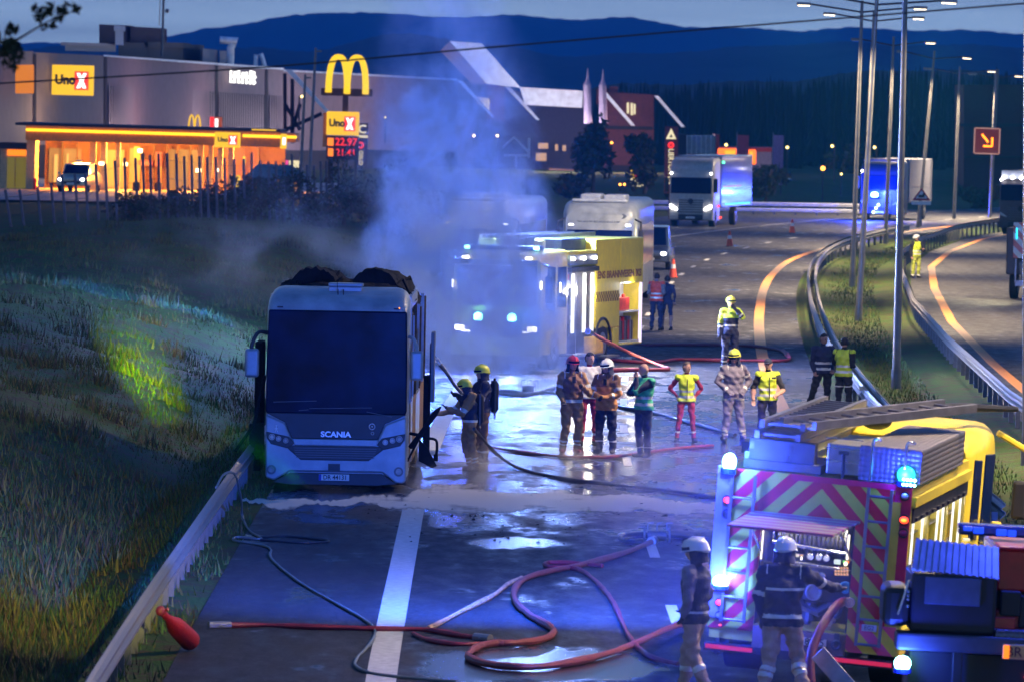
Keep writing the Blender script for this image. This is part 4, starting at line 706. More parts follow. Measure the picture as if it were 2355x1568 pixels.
mb = MB(); mb.box((-HW, -.01, .62), (-.62, .01, TOPZ)); mb.box((-.62, -.01, 2.03), (.52, .01, TOPZ)); mb.box((.52, -.01, .85), (HW-.2, .01, TOPZ)); mb.build('chevron_panel', M_chev, eng)
mb = MB(); mb.box((.52, -.012, .5), (HW-.02, .01, .85)); mb.build('lower_chevron_panel', M_chev_lit, eng)
mb = MB(); mb.box((-.3, -.022, TOPZ-.07), (HW, -.01, TOPZ)); mb.box((HW-.2, -.02, 1.2), (HW, -.006, TOPZ-.07)); mb.build('red_edge', mat('red_reflective', (.5, .005, .06), .4), eng)
mb = MB(); mb.box((HW-.24, -.03, 1.3), (HW-.12, -.012, 2.35)); mb.build('light_strip_panel', M_yel, eng)
# right side: lit lockers between pillars
mb = MB(); mb.box((HW-.6, .012, 2.28), (HW, 4.3, TOPZ-.02)); mb.box((HW-.6, .012, .5), (HW, 4.3, .8))
for y in (.012, 1.42, 2.86, 4.22): mb.box((HW-.6, y, .8), (HW, y+.08, 2.28))
mb.build('side_frame', M_yel, eng); mb = MB(); mb.box((HW-.6, .1, .8), (HW-.56, 4.2, 2.28)); mb.build('locker_back', mat('locker_back', (.5, .42, .36), .6), eb)
mb = MB(); mb.box((HW-.1, .1, 2.1), (HW+.02, 4.25, 2.27)); 
for k in range(10): mb.box((HW+.02, .25+k*.4, 2.12), (HW+.05, .45+k*.4, 2.16))
mb.build('roller_shutter', M_navy, eng)
for k, y in enumerate((.5, 1.2, 1.6, 2.35, 2.75, 3.55, 4.1)):
    mb = MB(); mb.box((HW-.05, y, .85), (HW-.03, y+.05, 2.1)); mb.build('light_tube', E_tube, eng)
rs = np.random.RandomState(2); cols = [M_fred, M_alu, M_white, M_blk, mat('orange_gear', (.6, .12, .02), .6), mat('tan_gear', (.4, .25, .12), .7)]
mb = MB()
for k in range(60):
    y = .15+rs.rand()*3.9; z = .85+.35*rs.randint(0, 4)+.02; w_, h_ = .08+.2*rs.rand(), .1+.2*rs.rand(); mb.box((HW-.5, y, z), (HW-.2-.15*rs.rand(), y+w_, z+h_), rs.randint(0, 6))
for z in (.84, 1.2, 1.55, 1.9): mb.box((HW-.55, .1, z-.02), (HW-.12, 4.2, z), 1)
mb.build('locker_gear', cols, eng)
for y in (.8, 2.2, 3.5): lamp('locker_lamp', 'POINT', (1, .93, .8), 3, eng, (HW-.12, y, 2.0), .1)
mb = MB(); mb.box((HW-.02, .05, 2.30), (HW+.05, 4.3, 2.42)); mb.build('side_rail', M_yel, eng)
# awnings in orange bags on the side of the roof
for (z, y0, y1, x) in ((2.63, .35, 4.0, HW-.08), (2.84, .2, 3.6, HW-.16)):
    mb = MB(); mb.box((x-.16, y0, z-.09), (x+.02, y1, z+.09)); o = mb.build('orange_roll', mat('orange_canvas', (.75, .12, .02), .6), eng, .05, seg=3)
    mb = MB(); mb.box((x-.17, y0-.04, z-.1), (x+.03, y0+.25, z+.1)); mb.box((x-.17, y0+1.3, z-.1), (x+.035, y0+1.5, z+.1)); mb.build('yellow_strap', M_yel, o, .03)
beacon(eng, (HW-.1, .05, TOPZ+.12), .11, B_dim, 25, .2)
x, z = c7(1500, 405); mb = MB()
for i in range(4):
    for j in range(2): mb.ball((x-.07+i*.045, -.075, z-.03+j*.06), .016, 8, 6)
mb.build('led_cluster', B_core, eng)
# rooftop: boxes, ladder pack, boom
def rb_(name, a, b, mt, y0, y1, bev=.015, zoff=0):
    (xa, za), (xb, zb) = c7(*a), c7(*b); mb = MB(); mb.box((xa, y0, zb), (xb, y1, za)); return mb.build(name, mt, eng, bev)
o = rb_('roof_box', (1012, 195), (1200, 385), M_alu, .15, 1.6); x, z = c7(1105, 250); mb = MB(); mb.box((x-.06, .12, z-.02), (x+.06, .15, z+.02)); mb.tube([(x, .12, z-.02), (x+.01, .12, z-.3)], .02, 6); mb.build('strap', M_dsteel, o)
mb = MB()
for zz in (2.75, 2.9, 3.02): mb.box((c7(1012, 0)[0]+.0, .14, zz), (c7(1200, 380)[0], .149, zz+.012))
mb.build('box_rib', M_chr, o)
M_tread = bpy.data.materials.new('tread_plate'); M_tread.use_nodes = True; t = M_tread.node_tree; b = t.nodes['Principled BSDF']; b.inputs['Base Color'].default_value = (.18, .17, .2, 1); b.inputs['Metallic'].default_value = .6; b.inputs['Roughness'].default_value = .42
vo = t.nodes.new('ShaderNodeTexVoronoi'); vo.inputs['Scale'].default_value = 16; vo.inputs['Randomness'].default_value = .12; tc = t.nodes.new('ShaderNodeTexCoord'); bm = t.nodes.new('ShaderNodeBump'); bm.invert = True; bm.inputs['Distance'].default_value = .03; t.links.new(tc.outputs['Object'], vo.inputs['Vector']); t.links.new(vo.outputs['Distance'], bm.inputs['Height']); t.links.new(bm.outputs[0], b.inputs['Normal'])
(xa, za), (xb, zb) = c7(1205, 200), c7(1545, 425); mb = MB(); mb.box((xa, .1, TOPZ), (xb, .16, za)); mb.box((xa, .16, TOPZ), (xb, 3.4, za)); mb.build('roof_locker', M_tread, eng, .01)
for cx in (1285, 1480):
    x, z = c7(cx, 330); mb = MB(); mb.tube(smoothpath([(x-.02, .0, TOPZ), (x-.02, -.02, TOPZ+.45), (x+.02, 0, TOPZ+.52), (x+.06, .08, TOPZ+.5)], 4), .018, 6); mb.build('grab_rail', M_chr, eng, smooth=True)
lp = MB()
for k in range(4):
    z = TOPZ+.1+k*.13
    for x in (-.95, -.45): lp.box((x+.05*k, .3, z), (x+.05*k+.06, 4.6, z+.09))
    for j in range(14): lp.box((-.95+.05*k, .4+j*.3, z+.03), (-.42+.05*k, .44+j*.3, z+.06))
lp.build('ladder_pack', M_alu2, eng)
mb = MB(); mb.xf = Matrix.Translation((-.35, .4, TOPZ+.52)) @ Matrix.Rotation(R(-28), 4, 'Z') @ Matrix.Rotation(R(3), 4, 'X')
for x in (-.25, .25): mb.box((x-.03, 0, 0), (x+.03, 3.2, .1))
for j in range(10): mb.cyl((-.25, .2+j*.31, .05), (.25, .2+j*.31, .05), .018, 6)
mb.box((-.25, 0, 0.0), (.25, 3.2, .02)); mb.build('upper_ladder', M_alu2, eng)
mb = MB(); mb.box((-.95, .25, TOPZ), (-.0, 1.4, TOPZ+.1)); mb.box((-.9, .3, TOPZ+.1), (-.1, .5, TOPZ+.35)); mb.build('ladder_cradle', M_dsteel, eng)
mb = MB(); mb.tube([(.05, 3.2, 3.05), (.5, 4.2, 3.12), (.9, 5.4, 3.1), (1.35, 6.8, 3.02)], [.05, .07, .06, .035], 8); mb.ball((.1, 3.4, 3.0), (.2, .3, .12)); mb.ball((-.1, 3.2, 3.02), (.12, .2, .1)); mb.build('roof_monitor', M_blk, eng, smooth=True)
# cab
mb = MB(); shell(mb, [(4.5, 1.1, .6, 2.72, .2), (4.6, 1.17, .5, 2.8, .25), (6.4, 1.17, .5, 2.85, .28), (6.85, 1.12, .6, 2.7, .35)]); mb.build('cab', M_yel, eng, smooth=True)
for (a, b_, c_) in ((4.75, 5.35, 1.5), (5.65, 6.4, 1.35)):
    mb = MB(); mb.prism([(a, c_), (b_, c_-.08), (b_, 2.45), (a, 2.5)], 1.165, 1.19, 'x'); mb.build('side_window', M_glass, eng, .01)
mb = MB(); mb.tube([(1.15, 6.7, 2.7), (1.5, 6.9, 2.5)], .04, 6); o = mb.build('mirror_arm', M_yel, eng); mb = MB(); mb.box((1.4, 6.7, 1.6), (1.6, 6.8, 2.1)); mb.build('mirror_housing', M_blk, o, .04)
mb = MB(); mb.box((1.2, 6.3, 1.0), (1.5, 6.5, 1.3)); mb.cyl((1.3, 6.2, 1.35), (1.3, 6.2, 1.6), .07, 10); mb.build('step_box', M_yel, eng, .02)
# flap and pump bay
(xa, za), (xb, zb) = c7(560, 545), c7(1215, 560); zf = 2.05; mb = MB(); mb.slab([(-.72, -.02, zf), (.58, -.02, zf), (.42, -.95, zf-.10), (-.86, -.95, zf-.10)][::-1], (0, 0, .03)); mb.build('tailgate_flap', M_flap, eng, .005)
for x in (-.6, .5): mb = MB(); mb.tube([(x, .0, 1.6), (x-.05, -.6, 1.98)], .015, 6); mb.build('gas_strut', M_chr, eng)
mb = MB(); mb.box((-.6, .86, .72), (.5, .895, 2.03)); mb.box((-.615, .02, .72), (-.6, .9, 2.03)); mb.box((.5, .02, .72), (.515, .9, 2.03)); mb.build('bay_lining', M_navy, eng)
mb = MB(); mb.cyl((-.45, .5, 1.78), (.38, .5, 1.78), .16, 18); mb.cyl((-.45, .5, 1.78), (-.43, .5, 1.78), .24, 20); mb.cyl((.36, .5, 1.78), (.38, .5, 1.78), .24, 20)
hr = mb.build('hose_reel', M_dsteel, eng)
mb = MB()
for i in range(14): mb.torus((-.4+i*.055, .5, 1.78), .19, .025, 'x', 18, 6)
mb.build('reel_hose', M_rub, hr)
mb = MB(); mb.tube([(-.48, .08, 1.9), (-.48, .08, 1.72), (.42, .08, 1.66), (.42, .08, 1.9)], .018, 6); mb.tube([(-.3, .1, 1.5), (.35, .1, 1.47)], .012, 6); mb.build('reel_guard', M_chr, eng)
mb = MB(); mb.box((-.59, .18, 1.05), (.49, .3, 1.45)); cp = mb.build('control_panel', M_blk, eng, .01)
def face(cx, cy, y=.17): x, z = c7(cx, cy); return (x, y, z)
for (cx, cy) in ((905, 848), (957, 852), (1000, 857)):
    p = face(cx, cy); mb = MB(); mb.cyl(p, (p[0], .15, p[2]), .034, 16); g = mb.build('gauge', lit('gauge_face', (.6, .65, .8), .8), cp); mb = MB(); mb.torus((p[0], .15, p[2]), .037, .006, 'y', 16, 5); mb.tube([(p[0], .145, p[2]), (p[0]+.015, .145, p[2]+.02)], .003, 4); mb.build('gauge_rim', M_chr, g)
for (a, b_, m_) in (((822, 835), (838, 852), E_cream), ((845, 838), (862, 846), E_yel), ((850, 850), (858, 870), E_wht), ((1045, 862), (1080, 892), lit('pale_screen', (.8, .95, .8), .9)), ((1095, 868), (1112, 882), E_grn), ((1112, 870), (1130, 884), E_org), ((1104, 888), (1112, 900), E_cream), ((830, 885), (838, 893), E_cream), ((842, 886), (850, 894), E_cream)):
    p, q = face(*a), face(*b_); mb = MB(); mb.box((p[0], .16, q[2]), (q[0], .18, p[2])); mb.build('panel_lamp', m_, cp)
mb = MB()
for i in range(5):
    for j in range(3): p = face(1052+i*17, 912+j*18); mb.box((p[0]-.011, .155, p[2]-.012), (p[0]+.011, .18, p[2]+.012))
mb.build('keypad', lit('keypad_amber', (1, .5, .22), .9), cp)
for (cx, cy, r_, mt) in ((930, 1050, .09, M_alu), (1045, 1150, .05, M_alu), (1115, 1020, .06, mat('teal_valve', (.05, .25, .3), .4)), (975, 960, .04, M_chr)):
    p = face(cx, cy, .1); mb = MB(); mb.torus(p, r_, .016, 'y', 20, 7); mb.cyl((p[0], .12, p[2]), (p[0], .4, p[2]), r_*.85, 16); mb.cyl((p[0], .11, p[2]), (p[0], .13, p[2]), r_*.4, 10); mb.build('pump_outlet', mt, eng)
p = face(1150, 1100, -.02); mb = MB(); mb.cyl(p, (p[0]+.02, .5, p[2]), .055, 14); mb.torus(p, .055, .014, 'y', 14, 6); mb.build('hose_coupling', M_chr, eng)
mb = MB(); a = face(890, 1075, .3); mb.tube([(-.2, .4, 1.2), (-.1, .3, .95), (.1, .3, .9), (.3, .35, 1.05)], .06, 8); mb.tube([(.0, .35, .78), (.0, .35, 1.0)], .07, 8); mb.tube([(.2, .3, .76), (.35, .3, .9), (.4, .3, 1.2)], .04, 8); mb.box((-.3, .3, .74), (.0, .5, .95)); mb.build('pump', M_dsteel, eng)
mb = MB(); mb.cyl((.28, .1, .82), (.28, .3, .82), .045, 12); mb.tube([(.2, .1, .85), (.36, .1, .85)], .016, 6); mb.tube([(.28, .08, .78), (.28, .08, .73)], .035, 10); mb.build('brass_valve', mat('brass', (.5, .38, .2), .35, .8), eng)
p, q = face(1152, 930, .1), face(1188, 1078, .1); mb = MB(); mb.prism([(p[0], p[2]), (q[0], p[2]+.02), (q[0]-.01, q[2]), (p[0]+.02, q[2]+.05)], .05, .1); mb.build('folded_cloth', mat('cream_cloth', (.7, .6, .45), .8), eng)
mb = MB(); mb.box((.44, .0, 1.6), (.46, .03, 1.9)); mb.ball((.44, .0, 1.55), .025); mb.box((-.6, -.005, 1.5), (-.585, .02, 1.95)); mb.build('bay_light', lit('bay_strip', (1, .85, .6), 2.5), eng)
for x in (-.35, .3): lamp('bay_lamp', 'POINT', (1, .85, .7), 9, eng, (x, .15, 1.98), .08)
# ladders on the rear face
for xs, z0, z1, rg in (((-1.0, -.72), .72, 2.5, (.75, 1.02, 1.32, 1.62, 1.92, 2.22)), ((.66, .94), .6, 2.5, (.62, .92, 1.2, 1.5, 1.8, 2.1, 2.4))):
    mb = MB()
    for x in xs: mb.box((x-.018, -.12, z0), (x+.018, -.085, z1)); mb.box((x-.01, -.09, z1-.3), (x+.01, -.01, z1-.27)); mb.box((x-.01, -.09, z0+.2), (x+.01, -.01, z0+.23))
    for z in rg: mb.cyl((xs[0], -.1, z), (xs[1], -.1, z), .016, 8)
    mb.build('rear_ladder', M_alu2, eng)
# lamp columns
mb = MB(); mb.box((-HW-.02, -.05, .75), (-HW+.14, .02, TOPZ+.02)); mb.build('lamp_column', mat('violet_grey', (.2, .2, .26), .5), eng)
def rl(cx, cy, r_, mt, name, x=None):
    px_, pz_ = c7(cx, cy); mb = MB(); mb.cyl((px_, -.05, pz_), (px_, -.075, pz_), r_*1.25, 16); o = mb.build(name, M_blk, eng); mb = MB(); mb.ball((px_, -.078, pz_), (r_, .02, r_*.8), 14, 8); mb.build('lens', mt, o, smooth=True)
rl(445, 520, .05, E_tail, 'rear_lamp'); rl(440, 600, .05, M_blk, 'rear_lamp'); rl(395, 1110, .045, E_tail, 'rear_lamp'); rl(395, 1185, .045, M_lens, 'rear_lamp'); rl(400, 1240, .018, E_tail, 'rear_lamp'); rl(1475, 485, .045, M_lens, 'rear_lamp'); rl(1470, 620, .055, E_tail, 'rear_lamp'); rl(1465, 695, .05, mat('dull_red_lens', (.3, .01, .06), .3), 'rear_lamp')
mb = MB(); (x, z) = c7(1470, 620); mb.ball((x, -.1, z), (.035, .01, .02)); mb.build('bulb', E_amb, eng)
PB = 95
x, z = c7(460, 300); beacon(eng, (x, -.1, z), .085, B_core, PB, .2, off=.3); x, z = c7(410, 985); beacon(eng, (x, -.13, z), .1, B_core, PB, .13, off=.3)
# step, plate, bumper
mb = MB(); mb.box((-.6, -.1, .45), (.52, .02, .7)); mb.build('rear_step', mat('brown_tread', (.22, .14, .12), .6, .4, scale=14, bump=.6), eng)
p, q = c7(885, 1300), c7(1020, 1355); mb = MB(); mb.box((p[0], -.12, q[1]), (q[0], -.1, p[1])); pl = mb.build('number_plate', mat('cream_plate', (.75, .6, .38), .5), eng, .008); text('8875', .12, M_ink, 'lettering', pl, ((p[0]+q[0])/2, -.122, (p[1]+q[1])/2), ext=.002)
p = c7(1080, 1340); mb = MB(); mb.torus((p[0], -.14, p[1]), .05, .016, 'y', 14, 6); mb.box((p[0]-.03, -.14, p[1]), (p[0]+.03, -.1, p[1]+.14)); mb.build('tow_hook', M_dsteel, eng)
mb = MB(); mb.box((-HW, -.14, .36), (HW, -.0, .45)); mb.build('bumper', M_navy, eng); 
for x0, x1 in ((-HW+.02, -.58), (.0, HW-.05)): mb = MB(); mb.box((x0, -.15, .385), (x1, -.14, .435)); mb.build('bumper_reflector', lit('red_reflector_glow', (1, .03, .12), .55), eng)  # reflected light put into the strips as a faint glow
p = c7(1262, 1245); mb = MB(); mb.box((p[0]-.09, -.02, p[1]-.04), (p[0]+.09, -.014, p[1]+.04)); pl = mb.build('sticker', M_plate, eng); text('EG2', .07, M_ink, 'lettering', pl, (p[0], -.021, p[1]), ext=.001)
for x, sd in ((HW-.02, 1), (-HW+.02, -1)): wheel(eng, x, 1.3, .48, .5, sd); wheel(eng, x, 5.6, .48, .3, sd)
mb = MB(); mb.box((-HW+.1, -.0, .3), (-HW+.16, .6, .5)); mb.box((-.3, .2, .3), (.5, 3.5, .5)); mb.build('chassis', M_blk, eng)
fl = MB(); fl.box((-HW-.05, 1.5, 2.6), (-HW+.05, 1.8, 2.75)); fo2 = fl.build('added_flood_box', M_blk, eng)  # housing invented as a source for the bank spots, emits nothing
# added spots without fittings: bank patches from an unseen point, blue for beacon beams
q = Vector((-2.0, 60, 3.3)); q2 = Vector((.9, 82, 3.7))
for t_, p_ in (((-8.6, 141, 1.2), 230000), ((-7.9, 135.5, .95), 420000), ((-7.2, 130, .7), 200000)): lamp('added_bank_spot', 'SPOT', (.62, 1, .0), p_, None, q, .05, target=t_, spot=1.15, blend=1)
lamp('added_bank_spot', 'SPOT', (.95, .9, .6), 200000, None, q, .05, target=(-8.5, 154, 1.25), spot=1.1, blend=1)
lamp('added_blue_spot', 'SPOT', (.01, .16, 1), 26000, None, (-1.2, 161.5, 3.6), .1, target=(-10.3, 172, 1.3), spot=17, blend=1)
lamp('added_bank_spot', 'SPOT', (1, .8, .2), 8000, None, q, .05, target=(-9.9, 104, 0), spot=15, blend=1)
lamp('added_blue_spot', 'SPOT', (.02, .11, 1), 7000, None, q2, .1, target=(0, 96, 0), spot=150, blend=1)
lamp('added_blue_spot', 'SPOT', (.05, .16, 1), 26000, None, q2, .1, target=(-1.2, 140, 6.4), spot=5.5, blend=1)  # added so the near side of the smoke turns blue
# ---- dark red rescue vehicle in the bottom right corner
rv = PF('rescue_vehicle', 'dark red rescue vehicle cut by the bottom right corner, corrugated box lid', 'rescue vehicle', 2150, 1730, 68, 3)
def z8(c): return (1961.7+c[0]/4.46, 1216.3+c[1]/4.46)
def RB(name, mt, a, b_, y0, y1, bev=.02, par=None):
    (u0, v0), (u1, v1) = z8(a), z8(b_); mb = MB(); mb.box((rv.X(u0), y0, rv.Z(v1)), (rv.X(u1), y1, rv.Z(v0))); return mb.build(name, mt, par or rv.o, bev)
q = [(rv.X(z8(p)[0]), rv.Z(z8(p)[1])) for p in ((495, 415), (1395, 470), (1400, 170), (545, 120))]
mb = MB(); n = 52
for i in range(n):
    t0, t1 = i/n, (i+1)/n; h = .012*(i % 4 < 2)
    def pt(t, k): a, b_ = (q[0], q[1]) if k == 0 else (q[3], q[2]); return (a[0]+(b_[0]-a[0])*t, (0 if k == 0 else .34)-h, a[1]+(b_[1]-a[1])*t+h)
    mb.slab([pt(t0, 0), pt(t1, 0), pt(t1, 1), pt(t0, 1)], (0, .02, -.02))
mb.build('corrugated_lid', mat('lid_aluminium', (.34, .3, .32), .45, .5), rv.o)
RB('equipment_box', M_navy, (505, 440), (1385, 1060), .0, 1.2, .04); RB('side_tank', M_blk, (225, 590), (500, 1010), -.02, .8, .08); RB('hatch_panel', mat('blue_grey_panel', (.07, .08, .14), .5), (640, 480), (1215, 760), -.03, 0, .01)
mb = MB(); a, b_ = z8((470, 520)), z8((375, 880)); mb.tube([(rv.X(a[0]), -.06, rv.Z(a[1])), (rv.X(b_[0]), -.06, rv.Z(b_[1]))], .014, 6); mb.build('handle_bar', M_chr, rv.o)
mb = MB()
for cy in (640, 680, 720, 790): a = z8((470, cy)); mb.ball((rv.X(a[0]), -.03, rv.Z(a[1])), .02, 8, 6)
mb.build('latch', M_chr, rv.o)
RB('rear_beam', mat('grey_blue_paint', (.05, .05, .07), .5), (370, 1060), (1760, 1240), -.12, .3, .03); RB('underbody', M_navy, (520, 1240), (1900, 2100), .1, .8, .03); RB('tow_frame', M_blk, (960, 1230), (1060, 1700), -.1, 0, .01)
RB('red_body', M_fred, (1400, 180), (2300, 620), .4, 2.5, .03); RB('red_body', M_fred, (1390, 800), (2300, 1000), .3, 2.5, .03); RB('dark_bay', M_blk, (1350, 620), (2300, 830), .5, 2.4, 0); RB('bay_gear', M_navy, (1440, 600), (1650, 860), .2, .9, .02); RB('bay_gear', M_navy, (1640, 640), (1800, 980), .25, .9, .02); RB('checker_step', M_tread, (1390, 990), (2300, 1110), -.05, .4, .01); RB('bright_shelf', M_fred, (1360, 870), (1600, 990), .15, .3, .01)
RB('roof', M_fred, (1400, 150), (2300, 190), .35, 2.6, .02)
lb = RB('light_bar', M_bhouse, (1040, -10), (2000, 108), 1.2, 1.5, .03)
lamp('beacon_light', 'POINT', BLUE, 200, lb, (rv.X(2420), .6, 4.2), .3)
for a, b_ in (((1085, 10), (1180, 60)), ((1190, 15), (1300, 85)), ((1430, 25), (1540, 95)), ((1550, 30), (1640, 100))): RB('blue_lens', B_blue, a, b_, 1.17, 1.2, .01, lb)
RB('light_bar_foot', M_blk, (1160, 60), (1200, 160), 1.2, 1.3, .01); RB('roof_lamp', E_cream, (1040, 100), (1115, 128), .5, .6, .02)
pl = RB('number_plate', mat('amber_plate', (.7, .4, .2), .5), (1462, 1120), (2050, 1275), -.15, -.121, .02); RB('plate_glow', E_org, (1466, 1128), (1530, 1268), -.17, -.15, .01, pl); a = z8((1700, 1200)); text('BR 10', .155, mat('plate_red_ink', (.1, .01, .05), .5), 'lettering', pl, (rv.X(a[0])-.03, -.155, rv.Z(a[1])), ext=.004)  # lit end of the plate put in as a glowing strip
a = z8((440, 1368)); lbm = beacon(rv.o, (rv.X(a[0]), -.2, rv.Z(a[1])), .09, B_core, 30, .15); a = z8((1735, 1465)); mb = MB(); mb.ball((rv.X(a[0]), .05, rv.Z(a[1])), .02); mb.build('marker_lamp', E_tail, rv.o)
for sx_ in (-.35, 1.2): wheel(rv.o, sx_+.3, .9, .42, .28, 1)
# ---- yellow fire engine facing the camera in the smoke (front at y=0)
pe = P(1140, 850); e3 = empty('fire_engine', 'yellow fire engine facing us in the smoke with lit open side lockers', 'fire engine', pe, R(-19))
EW = 1.25
mb = MB(); shell(mb, [(0, 1.18, .5, 2.9, .16), (.08, 1.22, .42, 3.0, .2), (.5, 1.25, .4, 3.08, .2), (1.95, 1.25, .4, 3.1, .15)]); mb.build('cab', M_yel, e3, smooth=True)
def fpl(name, mt, a, b, y=-.03, y1=.05, par=None, bev=.01):
    mb = MB(); mb.box((a[0], y, a[1]), (b[0], y1, b[1])); return mb.build(name, mt, par or e3, bev)
mb = MB(); mb.prism([(-1.1, 1.65), (1.1, 1.65), (1.08, 2.7), (-1.08, 2.7)], -.04, .05); mb.build('windscreen', M_glass, e3, .02)
fpl('grille', M_blk, (-.7, .85), (.7, 1.5)); fpl('bumper', M_yel2, (-1.22, .38), (1.22, .8), -.12)
for k in range(5): fpl('grille_slat', M_dsteel, (-.68, .9+k*.12), (.68, .94+k*.12), -.05, -.03, bev=0)
for sg in (-1, 1):
    o = fpl('headlight', M_blk, (sg*.8, .9), (sg*1.18, 1.2), -.06); mb = MB(); mb.box((sg*.85, -.075, 1.0), (sg*1.12, -.06, 1.14)); mb.box((sg*.72, -.075, .97), (sg*.95, -.06, 1.01)); mb.build('lens', E_head, o, .01)
    o = beacon(e3, (sg*.46, -.14, 1.35), .12, lit('grille_beacon_core', (.2, 1, 1), 60), 0, .22, 'grille_beacon'); lamp('beacon_light', 'POINT', BLUE, 110, o, (sg*.5, -1.2, 1.5), .25); fpl('visor_lamp', E_head, (sg*.78, 2.86), (sg*.95, 2.92), -.1, -.05)
    lamp('headlamp_beam', 'SPOT', (1, .95, .85), 1500, e3, (sg*1.0, -.2, 1.1), .08, target=(sg*1.4, -26, -1.2), spot=34, blend=.6)
fpl('sun_visor', M_blk, (-1.1, 2.72), (1.1, 2.84), -.14, -.03)
mb = MB(); mb.box((-1.05, .3, 3.08), (1.05, .6, 3.2)); lbo = mb.build('light_bar', M_bhouse, e3, .03)
for x in (-.95, .2, .95): fpl('blue_lens', B_core if x != .2 else B_blue, (x-.07, 3.1), (x+.07, 3.18), .27, .3, lbo)
lamp('beacon_light', 'POINT', (.2, .34, 1), 7500, lbo, (0, 2.5, 4.8), .4); lamp('beacon_light', 'POINT', (.06, .16, 1), 1300, lbo, (-2.4, 1.0, 3.2), .3)
for sg in (-1, 1):
    mb = MB(); mb.tube([(sg*1.2, .0, 2.75), (sg*1.45, -.15, 2.7), (sg*1.45, -.15, 2.4)], .03, 6); o = mb.build('mirror_arm', M_blk, e3); mb = MB(); mb.box((sg*1.36, -.2, 1.75), (sg*1.56, -.1, 2.45)); mb.build('mirror_housing', M_blk, o, .04)
    fpl('corner_lamp', E_head, (sg*1.19, 2.1), (sg*1.23, 2.3), -.08, -.03)
mb = MB(); mb.prism([(.25, 1.6), (.95, 1.5), (.95, 2.65), (.35, 2.7)], 1.245, 1.265, 'x'); mb.prism([(1.15, 1.6), (1.85, 1.6), (1.85, 2.65), (1.15, 2.65)], 1.245, 1.265, 'x'); mb.build('side_window', M_glass, e3, .01)
fpl('door_lamp', E_head, (1.25, 2.0), (1.28, 2.25), 1.3, 1.36); fpl('door_handle', M_chr, (1.25, 1.4), (1.29, 1.44), .8, .95)
# body: frame around the lit lockers, plain wheel panel, rear locker
mb = MB(); mb.box((-EW, 2.0, .45), (.55, 8.4, 3.32)); mb.box((.55, 2.0, 2.62), (EW, 4.3, 3.05)); mb.box((.55, 4.3, .95), (EW, 6.4, 3.32)); mb.box((.55, 6.4, 2.1), (EW, 8.4, 3.32)); mb.box((.55, 8.28, .45), (EW, 8.4, 2.1)); mb.box((.55, 5.9, .45), (EW, 6.4, .95)); mb.box((.55, 6.4, .45), (EW, 8.28, .52))
mb.build('body', M_yel, e3, .04)
mb = MB(); mb.box((.6, 2.0, .3), (EW+.25, 4.3, .36)); mb.box((.55, 2.05, .36), (.6, 4.25, 2.6)); 
for y in (2.0, 2.75, 3.5, 4.24): mb.box((.6, y, .36), (EW-.02, y+.05, 2.62))
mb.build('locker_frame', M_alu, e3)
mb = MB(); mb.box((EW-.05, 2.0, 2.5), (EW+.1, 4.3, 2.62)); mb.box((EW-.02, 2.0, 2.68), (EW+.05, 4.3, 2.95), 1); mb.build('roller_shutter', [M_navy, M_alu], e3)
for y in (2.2, 3.1, 4.0): mb = MB(); mb.ball((EW+.08, y, 2.85), .05, 10, 7); mb.build('work_light', E_head, e3)
for y in (2.35, 3.3, 3.95): mb = MB(); mb.box((EW-.03, y, .9), (EW, y+.22, 2.45)); mb.build('light_tube', lit('locker_tube_bright', (1, .98, .92), 2.0), e3)
rs = np.random.RandomState(4); mb = MB()
for k in range(46):
    y = 2.1+rs.rand()*2.0; z = .4+.42*rs.randint(0, 5); mb.box((.65, y, z), (EW-.1-.2*rs.rand(), y+.08+.15*rs.rand(), z+.1+.25*rs.rand()), rs.randint(0, 6))
mb.build('locker_gear', cols, e3)
for y in (2.4, 3.1, 3.9): lamp('locker_lamp', 'POINT', (1, .94, .85), 14, e3, (EW+.15, y, 2.0), .1)
lamp('scene_light', 'SPOT', (1, .85, .6), 1300, e3, (EW+.2, 3.2, 2.9), .15, target=(5.2, 1.5, 0), spot=120, blend=.7)
wheel(e3, EW, 4.95, .55, .35, 1); wheel(e3, EW, .95, .52, .35, 1); wheel(e3, -EW, .95, .52, .35, -1)
mb = MB(); mb.torus((EW+.01, 4.95, .55), .68, .04, 'x', 16, 6, 0, -.2, math.pi+.2); mb.build('wheel_arch', M_blk, e3)
mb = MB(); mb.box((EW+.02, 4.3, .2), (EW+.35, 5.4, .26)); mb.tube([(EW+.1, 2.6, .3), (EW+.1, 2.6, .02)], .05, 6); mb.build('pull_out_step', M_alu, e3)
mb = MB(); mb.box((.7, 6.42, .55), (.74, 8.26, 2.08)); mb.box((.74, 6.42, 1.32), (EW-.03, 8.26, 1.36)); mb.box((.74, 6.42, .53), (EW-.03, 8.26, .56)); mb.build('rear_locker_lining', M_white, e3)
mb = MB(); mb.box((EW-.4, 6.6, 1.38), (EW-.08, 7.5, 1.72)); mb.cyl((EW-.2, 7.3, 1.7), (EW-.2, 7.3, 1.8), .05, 8); jc = mb.build('red_jerrycan', mat('red_plastic', (.7, .05, .02), .4), e3, .05)
mb = MB()
for k in range(9): mb.box((EW-.4, 6.6+k*.15, .58), (EW-.1, 6.66+k*.15, 1.1+.1*(k % 2)), k % 3)
mb.build('rack_tools', [M_fred, M_alu, M_dsteel], e3)
lamp('locker_lamp', 'POINT', (1, .95, .95), 8, e3, (EW+.05, 7.4, 2.0), .1); mb = MB(); mb.box((EW-.04, 8.16, .6), (EW-.01, 8.2, 2.0)); mb.box((EW-.04, 8.22, .5), (EW+.02, 8.27, 2.1)); mb.build('light_tube', lit('violet_tube', (.8, .65, 1), 1.6), e3)
